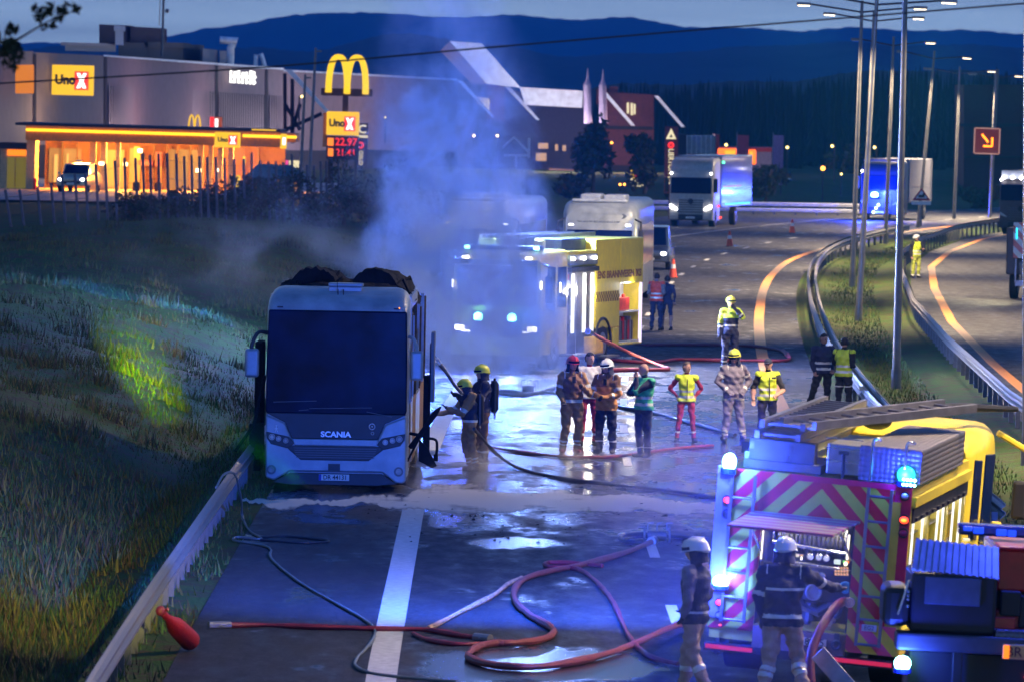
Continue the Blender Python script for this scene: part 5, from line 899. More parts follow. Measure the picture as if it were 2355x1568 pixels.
tx = text('ENS BRANNVESEN IKS', .27, mat('brown_lettering', (.12, .04, .02), .5), 'lettering', e3, (EW+.004, 8.22, 2.36), (math.pi/2, 0, math.pi/2), ext=.004, align='RIGHT', bold=.008)
tx.scale.x = 3.75/max(.1, tx.dimensions.x)
mb = MB()
for i in range(20):
    for j in range(3):
        if (i+j) % 2 == 0: mb.box((EW, 4.36+i*.1, 1.66+j*.09), (EW+.006, 4.46+i*.1, 1.75+j*.09))
mb.build('checker_band', mat('brown_checks', (.1, .04, .02), .5), e3)
mb = MB()
for x in (-.9, -.4, .2): mb.box((x, .9, 3.36), (x+.07, 7.2, 3.46))
for y in range(12): mb.box((-.9, 1.2+y*.5, 3.38), (.25, 1.25+y*.5, 3.42))
mb.build('roof_ladder', M_alu2, e3); mb = MB(); mb.box((.3, 2.2, 3.05), (1.0, 4.2, 3.35)); mb.box((-.4, 1.4, 3.1), (.3, 2.1, 3.4)); mb.build('roof_locker', M_navy, e3, .02)
# yellow slotted crate on the step
c = e3.matrix_basis @ Vector((EW+.22, 3.55, .36)); o = empty('crate', 'yellow slotted crate standing on the pulled-out step of the fire engine', 'crate', c, R(-19)); mb = MB()
for y in (-.32, .29): mb.box((-.16, y, 0), (.16, y+.03, .42))
for x in (-.16, .13): mb.box((x, -.29, 0), (x+.03, .29, .1)); mb.box((x, -.29, .34), (x+.03, .29, .42)); [mb.box((x, -.29+k*.1, .1), (x+.03, -.22+k*.1, .34)) for k in range(6)]
mb.box((-.16, -.3, 0), (.16, .3, .03)); mb.build('crate_shell', mat('yellow_plastic', (.65, .42, .08), .5), o)
# ---- coaches
def coachv(name, label, p, rz, txt=None, pitch_lamps=True, H=3.55):
    o = empty(name, label, 'coach', p, rz); mb = MB(); shell(mb, [(0, 1.16, .35, H-.42, .25), (.1, 1.22, .3, H-.25, .35), (.5, 1.27, .3, H-.08, .35), (1.2, 1.28, .3, H, .3), (12, 1.28, .3, H, .3)]); mb.build('body', M_cwhite if txt else mat('bluish_white', (.4, .44, .5), .35, .1, coat=.5), o, smooth=True)
    mb = MB(); mb.prism([(-1.14, 1.25), (1.14, 1.25), (1.12, H-.98), (-1.12, H-.98)], -.04, .2); mb.build('windscreen', M_glass, o, .04)
    mb = MB(); mb.box((-1.29, .9, 1.3), (-1.27, 11.5, 2.7)); mb.box((1.27, .9, 1.3), (1.29, 11.5, 2.7)); mb.build('side_windows', mat('mirror_glass', (.05, .07, .1), .08, .3, coat=1), o)
    mb = MB(); mb.box((-.75, 1.2, H-.02), (-.05, 3.6, H+.22)); mb.box((.05, 1.2, H-.02), (.8, 3.8, H+.2)); mb.box((-1.0, .6, H-.06), (.9, 1.1, H+.06)); mb.build('roof_unit', mat('roof_unit_grey', (.3, .33, .36), .5), o, .08, seg=3)
    for sg in (-1, 1):
        mb = MB(); mb.box((sg*.88, -.0, H-.84), (sg*1.06, .1, H-.78)); mb.build('top_lamp', E_head, o); mb = MB(); mb.box((sg*.7, -.05, .7), (sg*1.1, .05, .95)); mb.build('headlight', M_lens, o, .02)
        mb = MB(); mb.tube([(sg*1.2, .1, H-.6), (sg*1.42, -.1, H-.7), (sg*1.42, -.1, H-.95)], .035, 6); q = mb.build('mirror_arm', M_blk, o); mb = MB(); mb.box((sg*1.33, -.16, H-1.5), (sg*1.5, -.06, H-.95)); mb.build('mirror_housing', M_blk, q, .04)
        for y in (2.4, 9): wheel(o, sg*1.27, y, .5, .3, sg)
    mb = MB(); mb.box((-1.1, -.03, .35), (1.1, .05, .62)); mb.build('bumper', M_dsteel, o, .03)
    if txt:
        tm = mat('grey_lettering', (.12, .14, .16), .5); text(txt, .3, tm, 'lettering', o, (-.05, .025, H-.62), (R(69), 0, 0), ext=.01, bold=.004, sxy=(1.0, 1)); mb = MB()
        for k in range(2): mb.prism([(.74+k*.13, H-.42), (.84+k*.13, H-.42), (.93+k*.13, H-.5), (.84+k*.13, H-.58), (.74+k*.13, H-.58), (.82+k*.13, H-.5)], -.01+k*.02, .1)
        mb.build('arrow_mark', tm, o)
    return o
coachv('coach', 'white coach with dark lettering and roof unit behind the yellow fire engine', P(1375, 703), R(-4), 'OsloBuss.no')
coachv('coach', 'pale blue-white coach half lost in the smoke, left of the lettered one', P(1094, 700), R(-5.5))
# ---- lorries
def lorry(name, label, p, rz, cab_mt, box_mt, H=3.9, box=None, W_=2.5, head=True, box_name='trailer_box'):
    o = empty(name, label, 'lorry', p, rz); h = W_/2; mb = MB(); shell(mb, [(0, h-.06, .4, H-.7, .12), (.12, h-.02, .35, H-.5, .15), (.5, h, .35, H-.15, .2), (1.0, h, .35, H, .25), (2.2, h, .35, H, .2)]); mb.build('cab', cab_mt, o, smooth=True)
    mb = MB(); mb.prism([(-h+.1, 1.85), (h-.1, 1.85), (h-.12, 2.75), (-h+.12, 2.75)], -.05, .2); mb.build('windscreen', M_glass, o, .05)
    mb = MB(); mb.box((-.75, -.03, .75), (.75, .1, 1.6)); 
    g = mb.build('grille', cab_mt, o, .03); mb = MB()
    for k in range(6): mb.box((-.7, -.05, .8+k*.13), (.7, -.03, .85+k*.13))
    mb.build('grille_slats', M_dsteel, g); mb = MB(); mb.torus((0, -.07, 1.42), .13, .03, 'y', 16, 6); mb.cyl((0, -.06, 1.42), (0, -.08, 1.42), .12, 14); mb.build('round_badge', M_blk, o)
    mb = MB(); mb.box((-.7, -.06, .4), (.7, .0, .68)); mb.build('lower_grille', M_blk, o, .04); mb = MB(); mb.box((-.26, -.08, .45), (.26, -.06, .56)); mb.build('number_plate', M_plate, o)
    for sg in (-1, 1):
        mb = MB(); mb.prism([(sg*.78, .92), (sg*1.18, 1.05), (sg*1.18, 1.22), (sg*1.05, 1.18), (sg*.78, 1.0)], -.06, .02); mb.build('headlight', E_head if head else M_lens, o, .01)
        mb = MB(); mb.ball((sg*(h-.12), -.0, 2.98), .06, 8, 6); mb.build('marker_lamp', E_head, o)
        mb = MB(); mb.box((sg*(h+.02), -.05, 1.9), (sg*(h+.26), .08, 2.7)); mb.build('mirror_housing', M_blk, o, .04)
        for y in (1.0, 7.5): wheel(o, sg*h, y, .5, .35, sg)
    mb = MB(); mb.box((-h+.1, .2, H+.0), (h-.1, .5, H+.05)); mb.build('sun_visor', cab_mt, o, .01)
    if box: mb = MB(); mb.box((-h, 2.7, 1.05), (h, 2.7+box, H+.12)); b = mb.build(box_name, box_mt, o, .03); mb = MB(); mb.box((h, 3, 1.1), (h+.02, 2.5+box, 1.18)); mb.box((h, 3, 2.0), (h+.012, 2.5+box, 2.05)); mb.build('side_rail', M_alu, b)
    return o
pw = P(1587, 522); wl = lorry('lorry', 'white lorry with lit headlights and a long pale trailer, left far lane', pw, R(-12), mat('cream_cab', (.4, .38, .32), .4, coat=.3), mat('glossy_trailer', (.16, .18, .28), .15, .3, coat=1), 3.85, 10)
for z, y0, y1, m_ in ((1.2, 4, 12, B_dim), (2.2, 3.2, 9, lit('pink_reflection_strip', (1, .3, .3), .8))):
    mb = MB(); mb.box((1.27, y0, z), (1.28, y1, z+.05)); mb.build('side_glow_strip', m_, wl)  # the pink strip is a reflection put in as glow
for y in (1.6, 2.3): mb = MB(); mb.ball((1.3, y, 1.15 if y < 2 else .5), .06, 8, 6); mb.build('side_marker', E_tail, wl)
mb = MB(); mb.ball((1.3, 2.9, 3.6), .08, 8, 6); mb.build('green_marker', lit('green_lamp', (.1, 1, .4), 4), wl)
pw = P(2022, 508); bl = lorry('lorry', 'dark lorry with a bright blue flashing light on its front, beyond the lamp posts', pw, R(-15), mat('dark_blue_cab', (.012, .018, .06), .4, coat=.3), mat('white_box_body', (.22, .22, .26), .5), 3.6, 7, head=False)
o = beacon(bl, (-.25, -.4, 1.55), .22, B_core, 2200, .3, 'blue_flasher', off=2.5); 
for x, z in ((-.05, .95), (-.2, .75), (-.35, .5)): mb = MB(); mb.ball((x, -.2, z), .08, 8, 6); mb.build('front_lamp', lit('cyan_white', (.6, .95, 1), 9), bl)
pw = P(2345, 540); rl_ = lorry('lorry', 'lorry with a row of roof lamps and orange sign lights, far right edge', pw, R(-20), mat('dark_cab', (.05, .04, .04), .5), mat('dark_box', (.08, .05, .05), .6), 3.4, 6, head=False)
for k in range(5): mb = MB(); mb.ball((-1.0+k*.5, 0, 3.1), .08, 8, 6); mb.build('roof_lamp', E_head, rl_)
mb = MB(); mb.box((-1.15, .1, 3.05), (1.15, .3, 3.5)); mb.build('roof_board', M_white, rl_)
# crane lorry cut by the right edge
pc = P(2372, 690); cr = empty('recovery_lorry', 'recovery lorry with red and white striped rear panel, cut by the right edge', 'lorry', pc, R(-10)); mb = MB(); mb.box((-1.0, .3, .9), (1.3, 7, 2.6)); mb.build('body', mat('dark_cab', (.05, .04, .04), .5), cr, .05)
mb = MB(); mb.box((-.72, -.02, 1.5), (-.02, .28, 2.8)); mb.build('striped_panel', stripes('red_white_diagonal', (.6, .55, .45), (.55, .08, .03), .5, 'diag'), cr, .02)
mb = MB(); mb.box((-.6, -.3, .5), (1.2, .3, .7)); mb.tube([(-.3, -.2, .6), (-.4, -.1, 1.3), (-.1, .1, 1.6)], .08, 8); mb.box((-.1, -.4, .7), (.3, .2, 1.3)); mb.tube([(-.6, .1, 2.7), (-.62, .1, .6)], .05, 6); mb.build('lifting_gear', M_alu2, cr)
for x, z in ((-.05, .95), (.1, 1.15)): mb = MB(); mb.ball((x, -.35, z), .07, 8, 6); mb.build('rear_lamp', E_head, cr)
mb = MB(); mb.box((-.62, -.05, 2.2), (-.57, 0, 2.6)); mb.build('blue_lamp', B_dim, cr); mb = MB(); mb.ball((-.15, -.4, .75), .05, 8, 6); mb.build('tail_lamp', E_tail, cr)
for sg in (-.6, 1.2): wheel(cr, sg, 1, .5, .3, 1)
mb = MB(); mb.box((-.05, .3, 2.6), (1.4, 2.0, 3.1)); mb.build('cab', M_white, cr, .15, seg=3)
lamp('work_lamp', 'SPOT', (1, .85, .5), 500, cr, (-.6, -.6, 3.2), .2, target=(-6, -4, 0), spot=120)
# ---- cars
def car(label, p, rz, mt, head=True, tall=0, taxi=False):
    o = empty('car', label, 'car', p, rz); mb = MB()
    mb.rings([[(x*hw, y, z) for x, z in ((-1, .35), (1, .35), (1.02, .6), (.96, zt), (-.96, zt), (-1.02, .6))] for y, hw, zt in ((0, .78, .72), (.15, .86, .82), (1.1, .9, .98), (3.6, .9, 1.02), (4.3, .84, .9), (4.4, .8, .7))]); mb.build('body', mt, o, .05, seg=3)
    mb = MB(); mb.rings([[(-hw, y, z0), (hw, y, z0), (hw*.86, y+dy, z1), (-hw*.86, y+dy, z1)] for y, hw, z0, z1, dy in ((.95, .8, .95, .97, .1), (1.5, .82, .97, 1.42+tall, .1), (3.0, .82, .97, 1.46+tall, 0), (3.9, .78, .97, 1.1+tall, -.1))]); r_ = mb.build('cabin', mt, o, .04)
    mb = MB(); mb.add([(-.68, 1.06, 1.03), (.68, 1.06, 1.03), (.62, 1.56, 1.38+tall), (-.62, 1.56, 1.38+tall)], [(0, 1, 2, 3)]); g = mb.build('windscreen', M_glass, o); g.modifiers.new('thick', 'SOLIDIFY').thickness = .03
    for sg in (-1, 1):
        mb = MB(); mb.ball((sg*.62, .03, .68), (.14, .05, .08), 10, 7); mb.build('headlight', E_head if head else M_lens, o)
        mb = MB(); mb.box((sg*.88, 1.2, .95), (sg*1.04, 1.32, 1.1)); mb.build('mirror', mt, o, .03)
        for y in (.8, 3.5): wheel(o, sg*.88, y, .32, .2, sg)
    mb = MB(); mb.box((-.5, -.03, .45), (.5, .02, .6)); mb.build('grille', M_blk, o); mb = MB(); mb.box((-.25, -.045, .42), (.25, -.03, .52)); mb.build('number_plate', M_plate, o)
    if taxi: mb = MB(); mb.box((-.15, 2, 1.5+tall), (.15, 2.15, 1.62+tall)); mb.build('roof_sign', M_white, o)
    return o
q = W(163, 471, 346); q.z = 1.4; car('silver car with lit headlights parked on the station forecourt', q, R(-8), mat('silver_beige', (.5, .45, .3), .35, .3, coat=.5), True, .12, True)
car('dark car with bright headlights on the far slip road', W(1808, 463, 470), R(8), mat('dark_car_paint', (.03, .04, .06), .3, coat=1), True, .2)
q = P(1490, 622); car('dark van-like car with one visible headlight behind the white coach', q, R(-4), mat('blue_car_paint', (.06, .08, .12), .3, coat=1), True, .35)
# ---- lamp posts along the strip between the roads
def post(label, ub, vb, lean, H=10.9, lit_=True, arm=2.1, ry=0):
    p = P(ub, vb) if vb else Vector(); p.z = -.15; o = empty('street_lamp', label, 'street lamp', p, group='tall double-armed lamp posts between the roads', rot=(0, R(lean), 0)); mb = MB(); mb.cyl((0, 0, 0), (0, 0, .5), .13, 12); mb.tube([(0, 0, .4), (0, 0, H)], [.105, .06], 12); mb.build('pole', M_pole, o, smooth=True)
    for sg in (-1, 1):
        mb = MB(); mb.tube([(0, 0, H-.45), (sg*arm, 0, H-.2)], .035, 6); a = mb.build('arm', M_dpole, o); mb = MB(); mb.box((sg*arm, -.12, H-.26), (sg*(arm+.55), .12, H-.14)); mb.build('lamp_housing', M_pole, a, .03); mb = MB(); mb.box((sg*(arm+.05), -.13, H-.29), (sg*(arm+.5), .1, H-.262)); mb.build('lamp_glass', E_lamp if (sg > 0 or p.y < 300) else M_lens, a)
        lamp('street_light', 'SPOT', (1, .76, .48), (1300 if 140 < p.y else STP) if p.y < 190 else 4000, a, (sg*(arm+.3), 0, H-.35), .15, rot=(0, R(-sg*12), 0), spot=140, blend=.5)
    return o
post('lamp post cut off by the top edge, standing nearest on the grass strip', 2060, 880, .2); post('lamp post with bright lit edge, second nearest, top out of frame', 1973, 728, 2.2)
post('lamp post whose long arms cross the sky at the very top', 1959, 652, .9, 11.2, arm=2.0); post('lamp post with second highest pair of arms, close behind the bright-edged one', 1982, 603, 1.6, 11.3, arm=1.7)
post('lamp post with right head glowing against the hills, left of the triangular sign', 2035, 560, 1.2, 10.6, arm=1.6); post('lamp post leaning right just above the triangular warning sign', 2110, 525, 4.2, 10.3, arm=1.6)
post('thin lamp post between the warning sign and the arrow sign', 2193, 505, 1.0, 9.6, arm=1.7); post('farthest lamp post, its head glowing above the arrow sign', 2275, 498, 1.2, 9.4, arm=1.2)
for yy in (78, 36): post('lamp post beside the near fire engine, outside the picture', 0, 0, 0).location = (10.9, yy, -.1)
post('lamp post at the right edge half hidden by the yellow fire engine', 2362, 1060, -1.2)
# lane arrow sign and warning triangle
sg_ = PF('arrow_sign', 'square lit lane sign with orange arrow pointing down right', 'road sign', 2262, 500, 370, 2); mb = MB(); mb.tube([(sg_.X(2276), .2, 0), (sg_.X(2281), .2, sg_.Z(160))], .09, 8); mb.build('post', M_pole, sg_.o); sg_.part('board', lit('sign_glow', (.2, .012, .004), .5), [(2233, 295, 2291, 355)], -.05, .15, .08)
mb = MB(); X_, Z_ = sg_.X, sg_.Z
for a, b_ in (((2235, 295), (2289, 297.5)), ((2235, 353), (2289, 355.5)), ((2232, 296), (2234.5, 354)), ((2289.5, 296), (2292, 354))): mb.box((X_(a[0]), -.09, Z_(b_[1])), (X_(b_[0]), -.05, Z_(a[1])))
mb.build('frame', lit('pale_rim', (1, .5, .4), .5), sg_.o); mb = MB(); mb.tube([(X_(2250), -.1, Z_(310)), (X_(2265), -.1, Z_(328))], .055, 8); mb.tube([(X_(2254), -.1, Z_(337)), (X_(2274), -.1, Z_(337)), (X_(2274), -.1, Z_(317))], .055, 8); mb.build('arrow', lit('arrow_orange', (1, .17, .003), 6), sg_.o)
ws = PF('warning_sign', 'red-edged triangular warning sign with white plate on grass strip', 'road sign', 2117, 520, 345, 1); mb = MB(); mb.prism([(ws.X(2096), ws.Z(462)), (ws.X(2138), ws.Z(462)), (ws.X(2117), ws.Z(432))], 0, .04); mb.build('triangle_board', mat('dim_red', (.3, .02, .05), .5), ws.o, .02); mb = MB(); mb.prism([(ws.X(2103), ws.Z(457)), (ws.X(2131), ws.Z(457)), (ws.X(2117), ws.Z(439))], -.02, 0); f = mb.build('triangle_face', M_white, ws.o); mb = MB(); mb.box((ws.X(2110), -.035, ws.Z(455)), (ws.X(2124), -.02, ws.Z(449))); mb.ball((ws.X(2122), -.03, ws.Z(447)), (.06, .015, .06), 8, 6); mb.build('animal_symbol', M_blk, f)
ws.part('lower_plate', M_white, [(2095, 464, 2139, 472)], 0, .03); ws.part('post', M_pole, [(2115, 472, 2119, 520)], .03, .09)
# cones
def cone(label, u, v):
    o = empty('traffic_cone', label, 'traffic cone', P(u, v), group='orange traffic cones on the far road'); mb = MB(); mb.tube([(0, 0, .03), (0, 0, .75)], [.17, .045], 14); c = mb.build('cone', mat('cone_orange', (.6, .07, .03), .5), o, smooth=True); mb = MB(); mb.box((-.2, -.2, 0), (.2, .2, .035)); mb.build('base', M_blk, o, .01); mb = MB(); mb.tube([(0, 0, .38), (0, 0, .55)], [.112, .082], 14); mb.build('reflective_band', M_white, o)
cone('cone nearest us, behind the man in the orange vest', 1547, 640); cone('cone in the middle of the far road, right of the white lorry', 1677, 568); cone('farthest cone, right of the middle one', 1821, 537)
# red fire extinguisher leaning against the rail
a, b_ = P(440, 1475, .12), P(368, 1402, .62); o = empty('fire_extinguisher', 'red fire extinguisher bag leaning against the left guard rail', 'extinguisher', P(430, 1490)); d = (b_-a); mb = MB(); mb.xf = Matrix.Translation(a-o.location)
mb.tube([(0, 0, 0)+Vector(), d*.06, d*.5, d*.62, d*.72, d*.9], [.10, .135, .12, .08, .055, .05], 14) if False else mb.tube([Vector((0, 0, 0)), d*.06, d*.5, d*.64, d*.74, d*.92], [.09, .135, .12, .075, .05, .045], 14)
mb.build('cylinder', mat('extinguisher_red', (.3, .004, .012), .55, bump=.8, scale=8), o, smooth=True); mb = MB(); mb.xf = Matrix.Translation(a-o.location); mb.ball(d*.98, .065, 10, 8); mb.tube([d*.95, d*1.0+Vector((.1, 0, .02))], .02, 6); mb.build('valve_head', mat('dark_red_valve', (.15, .01, .02), .5), o)
# ---- hoses lying on the road
def hose(label, pts, r, mt, z=None, ends=0):
    q = [P(p[0], p[1], p[2] if len(p) > 2 else r+.015) for p in pts]; o = empty('fire_hose', label, 'hose', (q[0].x, q[0].y, 0)); mb = MB(); mb.xf = Matrix.Translation((-q[0].x, -q[0].y, 0)); sp_ = smoothpath(q, 10); hr_ = np.random.RandomState(len(label)*7+len(pts)); sp_ = [p+Vector((hr_.randn(), hr_.randn(), 0))*r*.13 for p in sp_]; mb.tube(sp_, [r*(1+.22*math.sin(i*.37+len(label))*math.sin(i*.11)) for i in range(len(sp_))], 8); mb.build('hose_line', mt, o, smooth=True)
    for k, e in ((1, 0), (2, -1)):
        if ends & k: mb = MB(); mb.xf = Matrix.Translation((-q[0].x, -q[0].y, 0)); d = (q[1]-q[0]).normalized() if e == 0 else (q[-1]-q[-2]).normalized(); mb.cyl(q[e]-d*.15, q[e]+d*.15, r*1.7, 10); mb.torus(q[e], r*1.6, r*.4, 'z', 10, 5); mb.build('coupling', M_alu, o)
    return o
M_hred = mat('hose_red', (.2, .015, .03), .5, bump=.3); M_hsal = mat('hose_salmon', (.22, .05, .05), .5, bump=.2); M_hdark = mat('hose_black', (.015, .015, .02), .45); M_hgrey = mat('hose_grey', (.12, .14, .13), .45)
hose('dark red hose running left to right across the white line', [(505, 1437), (600, 1436), (720, 1440), (860, 1444), (980, 1447), (1060, 1460), (1110, 1466)], .035, M_hred, ends=3)
hose('brown hose curving from the coupling down to the near road centre', [(1500, 1243), (1440, 1268), (1340, 1296), (1230, 1320), (1188, 1345), (1185, 1380), (1215, 1410), (1265, 1440), (1272, 1455), (1240, 1470), (1180, 1477), (1130, 1478), (1090, 1490), (1078, 1508), (1120, 1525), (1220, 1532), (1330, 1518), (1430, 1490), (1540, 1442), (1600, 1420)], .045, M_hsal, ends=1)
hose('thin frayed hose slanting up to the curved brown hose', [(950, 1455), (985, 1470), (1060, 1480), (1180, 1474)], .03, M_hred)
hose('worn pale hose rising to the right from the red hose', [(985, 1444), (1060, 1405), (1130, 1370), (1170, 1340), (1200, 1328)], .035, mat('worn_hose', (.35, .22, .13), .7, var=.5, bump=.5))
hose('purple-red hose with flat loop going down towards the firefighters', [(1385, 1300), (1330, 1295), (1260, 1292), (1262, 1302), (1330, 1308), (1375, 1340), (1410, 1385), (1430, 1430), (1460, 1480), (1500, 1510), (1560, 1525)], .035, M_hred)
hose('black hose behind the coupling, passing behind the helmet', [(1620, 1238), (1540, 1232), (1470, 1228), (1430, 1232), (1432, 1242), (1480, 1250)], .035, M_hdark)
hose('grey thin hose winding from guard rail across the near lane', [(497, 1120, .8), (515, 1090, .9), (540, 1090, .85), (553, 1140, .45), (558, 1190, .06), (575, 1220), (600, 1238), (545, 1234), (540, 1242), (600, 1252), (622, 1262), (625, 1285), (690, 1338), (780, 1390), (840, 1425), (862, 1450), (850, 1480), (822, 1510), (818, 1530), (850, 1545), (930, 1556), (1050, 1566)], .02, M_hgrey)
hose('black thin hose in a long flat loop on the left lane', [(598, 1234), (660, 1232), (755, 1242), (700, 1247), (600, 1240)], .02, M_hdark)
hose('hose trailing from the two firefighters to the right', [(1090, 985, .9), (1120, 1020, .5), (1150, 1050, .15), (1200, 1078), (1300, 1100), (1420, 1115), (1540, 1128), (1660, 1146)], .03, M_hdark)
hose('branch hose with nozzle lying left of the group', [(1115, 1025), (1180, 1036), (1260, 1046), (1310, 1050), (1400, 1050), (1480, 1040), (1560, 1030), (1640, 1024)], .03, M_hred, ends=1)
hose('pale pink hose stretched from the fire engine down to the road', [(1355, 764, 1.0), (1440, 808, .4), (1537, 848, .05)], .05, M_hsal, ends=1)
hose('pink hose going on left along the road from that bend', [(1537, 849), (1450, 850), (1360, 852), (1300, 850)], .05, M_hred)
hose('long dark red hose running right from the fire engine', [(1310, 820), (1400, 828), (1500, 833), (1560, 826), (1650, 828), (1740, 829), (1808, 828), (1812, 815), (1800, 805)], .045, M_hred)
hose('upper dark hose bending at the orange line', [(1440, 765, .3), (1450, 785), (1480, 793), (1560, 793), (1660, 794), (1740, 797), (1795, 806), (1808, 818)], .045, mat('hose_maroon', (.08, .015, .03), .5))
hose('black hose pair behind the two firefighters', [(1125, 897), (1180, 901), (1230, 903), (1290, 885), (1310, 870)], .045, M_hdark, ends=2)
hose('second black hose beside the pair, running right', [(1130, 905), (1200, 908), (1260, 902), (1400, 930), (1500, 948), (1580, 970), (1690, 1000)], .04, M_hdark)
def divider(label, u, v):
    o = empty('hose_divider', label, 'hose coupling', P(u, v)); mb = MB(); mb.cyl((-.15, 0, .12), (.15, 0, .12), .08, 12); mb.cyl((0, 0, .12), (0, .25, .12), .06, 10); mb.build('valve_body', M_dsteel, o); mb = MB(); mb.torus((-.2, 0, .14), .12, .015, 'x', 14, 6); mb.torus((.2, 0, .14), .12, .015, 'x', 14, 6)
    for x in (-.15, 0, .15): mb.tube([(x, 0, .2), (x, 0, .32), (x+.09, 0, .33)], .012, 6)
    mb.build('carry_frame', M_alu2, o)
divider('metal hose divider on the road left of the near helmet', 1510, 1248); divider('hose divider with upright levers behind the two firefighters', 1213, 905)
rs = np.random.RandomState(8); mb = MB()
for i in range(420):
    x, y = -2.5+rs.rand()*6.5, 98+rs.rand()**1.2*17; s_ = .008+.03*rs.rand()**3; a = rs.rand(8); mb.hexa([(x-s_*2*a[0], y, .01), (x+s_, y-s_*a[1], .01), (x+s_*2*a[2], y+s_*2, .01), (x-s_*a[3], y+s_*3*a[4], .01), (x-s_*a[0], y+s_*.3, .012+s_*.5*a[5]), (x+s_*.6, y, .012+s_*a[6]), (x+s_*a[2], y+s_, .012+s_*a[7]), (x-s_*a[3]*.5, y+s_*2*a[4], .012+s_*.3)])
tag(mb.build('debris', M_char), 'small charred scraps scattered over the wet road right of the coach', None, None, 'stuff')

# foam and washed-out grit across the lanes in front of the coach
rs = np.random.RandomState(12)
lo = [(552, 1152), (640, 1174), (700, 1166), (840, 1160), (960, 1180), (1100, 1192), (1300, 1184), (1450, 1180), (1560, 1190), (1690, 1182)]; hi = [(552, 1140), (640, 1146), (800, 1142), (930, 1136), (960, 1104), (1080, 1112), (1180, 1112), (1300, 1120), (1440, 1130), (1560, 1142), (1690, 1152)]
us = np.linspace(552, 1690, 160); V = []; Fc = []
for i, u in enumerate(us):
    a = np.interp(u, [p[0] for p in lo], [p[1] for p in lo])+rs.rand()*7-3+4*math.sin(u*.05); b = np.interp(u, [p[0] for p in hi], [p[1] for p in hi])-rs.rand()*7+3-5*math.sin(u*.031)
    for k in range(7): q = P(u, a+(b-a)*k/6, .017); V.append((q.x, q.y, .016 if k in (0, 6) else .02))
for i in range(159):
    for k in range(6):
        Fc.append((i*7+k, (i+1)*7+k, (i+1)*7+k+1, i*7+k+1))
mf = bpy.data.materials.new('foam'); mf.use_nodes = True; t = mf.node_tree; b = t.nodes['Principled BSDF']; L = t.links.new; at = t.nodes.new('ShaderNodeAttribute'); at.attribute_name = 'cover'; g = t.nodes.new('ShaderNodeNewGeometry')
n1 = t.nodes.new('ShaderNodeTexNoise'); n1.inputs['Scale'].default_value = 1.3; n1.inputs['Detail'].default_value = 8; mp = t.nodes.new('ShaderNodeMapping'); mp.inputs['Scale'].default_value = (1, .5, 1); L(g.outputs['Position'], mp.inputs[0]); L(mp.outputs[0], n1.inputs['Vector'])
ad = t.nodes.new('ShaderNodeMath'); ad.operation = 'ADD'; L(n1.outputs['Fac'], ad.inputs[0]); L(at.outputs['Fac'], ad.inputs[1]); mr = t.nodes.new('ShaderNodeMapRange'); mr.inputs[1].default_value = .68; mr.inputs[2].default_value = .98; mr.inputs[4].default_value = .9; L(ad.outputs[0], mr.inputs[0]); L(mr.outputs[0], b.inputs['Alpha'])
b.inputs['Base Color'].default_value = (.62, .58, .52, 1); b.inputs['Roughness'].default_value = .7; b.inputs['Specular IOR Level'].default_value = .2
o = npmesh('foam', V, Fc, mf); ca = o.data.attributes.new('cover', 'FLOAT', 'POINT'); ca.data.foreach_set('value', [[0, .35, .55, .62, .55, .35, 0][i % 7] for i in range(len(V))]); tag(o, 'pale foam and grit washed across the road in front of the coach', None, None, 'stuff')
# ------------------------------------------------------------------ people
SK = mat('skin', (.48, .27, .19), .55, var=.08, scale=20); SKD = mat('skin_tanned', (.32, .17, .11), .55, var=.08, scale=20); HAIRD = mat('dark_hair', (.025, .018, .014), .7, bump=.6, scale=30); HAIRB = mat('grey_brown_hair', (.12, .09, .08), .7, bump=.6, scale=30)
C_tan = mat('fire_suit_tan', (.34, .19, .08), .75, scale=10, bump=.6); C_oran = mat('fire_jacket_orange', (.5, .22, .06), .75, scale=10, bump=.5); C_navy = mat('navy_cloth', (.02, .025, .06), .8, scale=10, bump=.6); C_grey = mat('grey_blue_suit', (.17, .15, .2), .8, scale=10, bump=.6)
C_red = mat('dark_red_cloth', (.3, .015, .05), .75, scale=10, bump=.5); C_blk = mat('black_cloth', (.012, .012, .016), .8, scale=10, bump=.5); C_yel = mat('hi_vis_yellow', (.55, .68, .03), .6, scale=10, bump=.3); C_grn = mat('hi_vis_green', (.05, .42, .22), .6, scale=10, bump=.3)
C_orv = mat('hi_vis_orange', (.75, .08, .04), .6, scale=10, bump=.3); C_wht = mat('white_cloth', (.55, .55, .55), .7, scale=10, bump=.3); C_band = mat('reflective_tape', (.62, .62, .55), .35, .2); C_glove = mat('dark_glove', (.02, .02, .03), .7); C_boot = mat('black_boot', (.012, .012, .014), .55); C_brown = mat('brown_suit', (.2, .1, .05), .8, scale=10, bump=.6)
H_yel = mat('helmet_yellow', (.6, .6, .04), .3, coat=.6, var=.06); H_wht = mat('helmet_white', (.6, .62, .58), .3, coat=.6, var=.06); H_red = mat('helmet_red', (.45, .02, .05), .3, coat=.6, var=.06); C_eye = mat('eye_dark', (.01, .01, .01), .3)
def remesh(V, Fc, vox, sm=3):
    me = bpy.data.meshes.new('tmp'); me.from_pydata([tuple(p) for p in V], [], Fc); o = bpy.data.objects.new('tmp', me); COL.objects.link(o)
    m1 = o.modifiers.new('r', 'REMESH'); m1.mode = 'VOXEL'; m1.voxel_size = vox; m2 = o.modifiers.new('s', 'SMOOTH'); m2.factor = .5; m2.iterations = sm
    dg = bpy.context.evaluated_depsgraph_get(); dg.update(); out = bpy.data.meshes.new_from_object(o.evaluated_get(dg)); bpy.data.objects.remove(o); return out
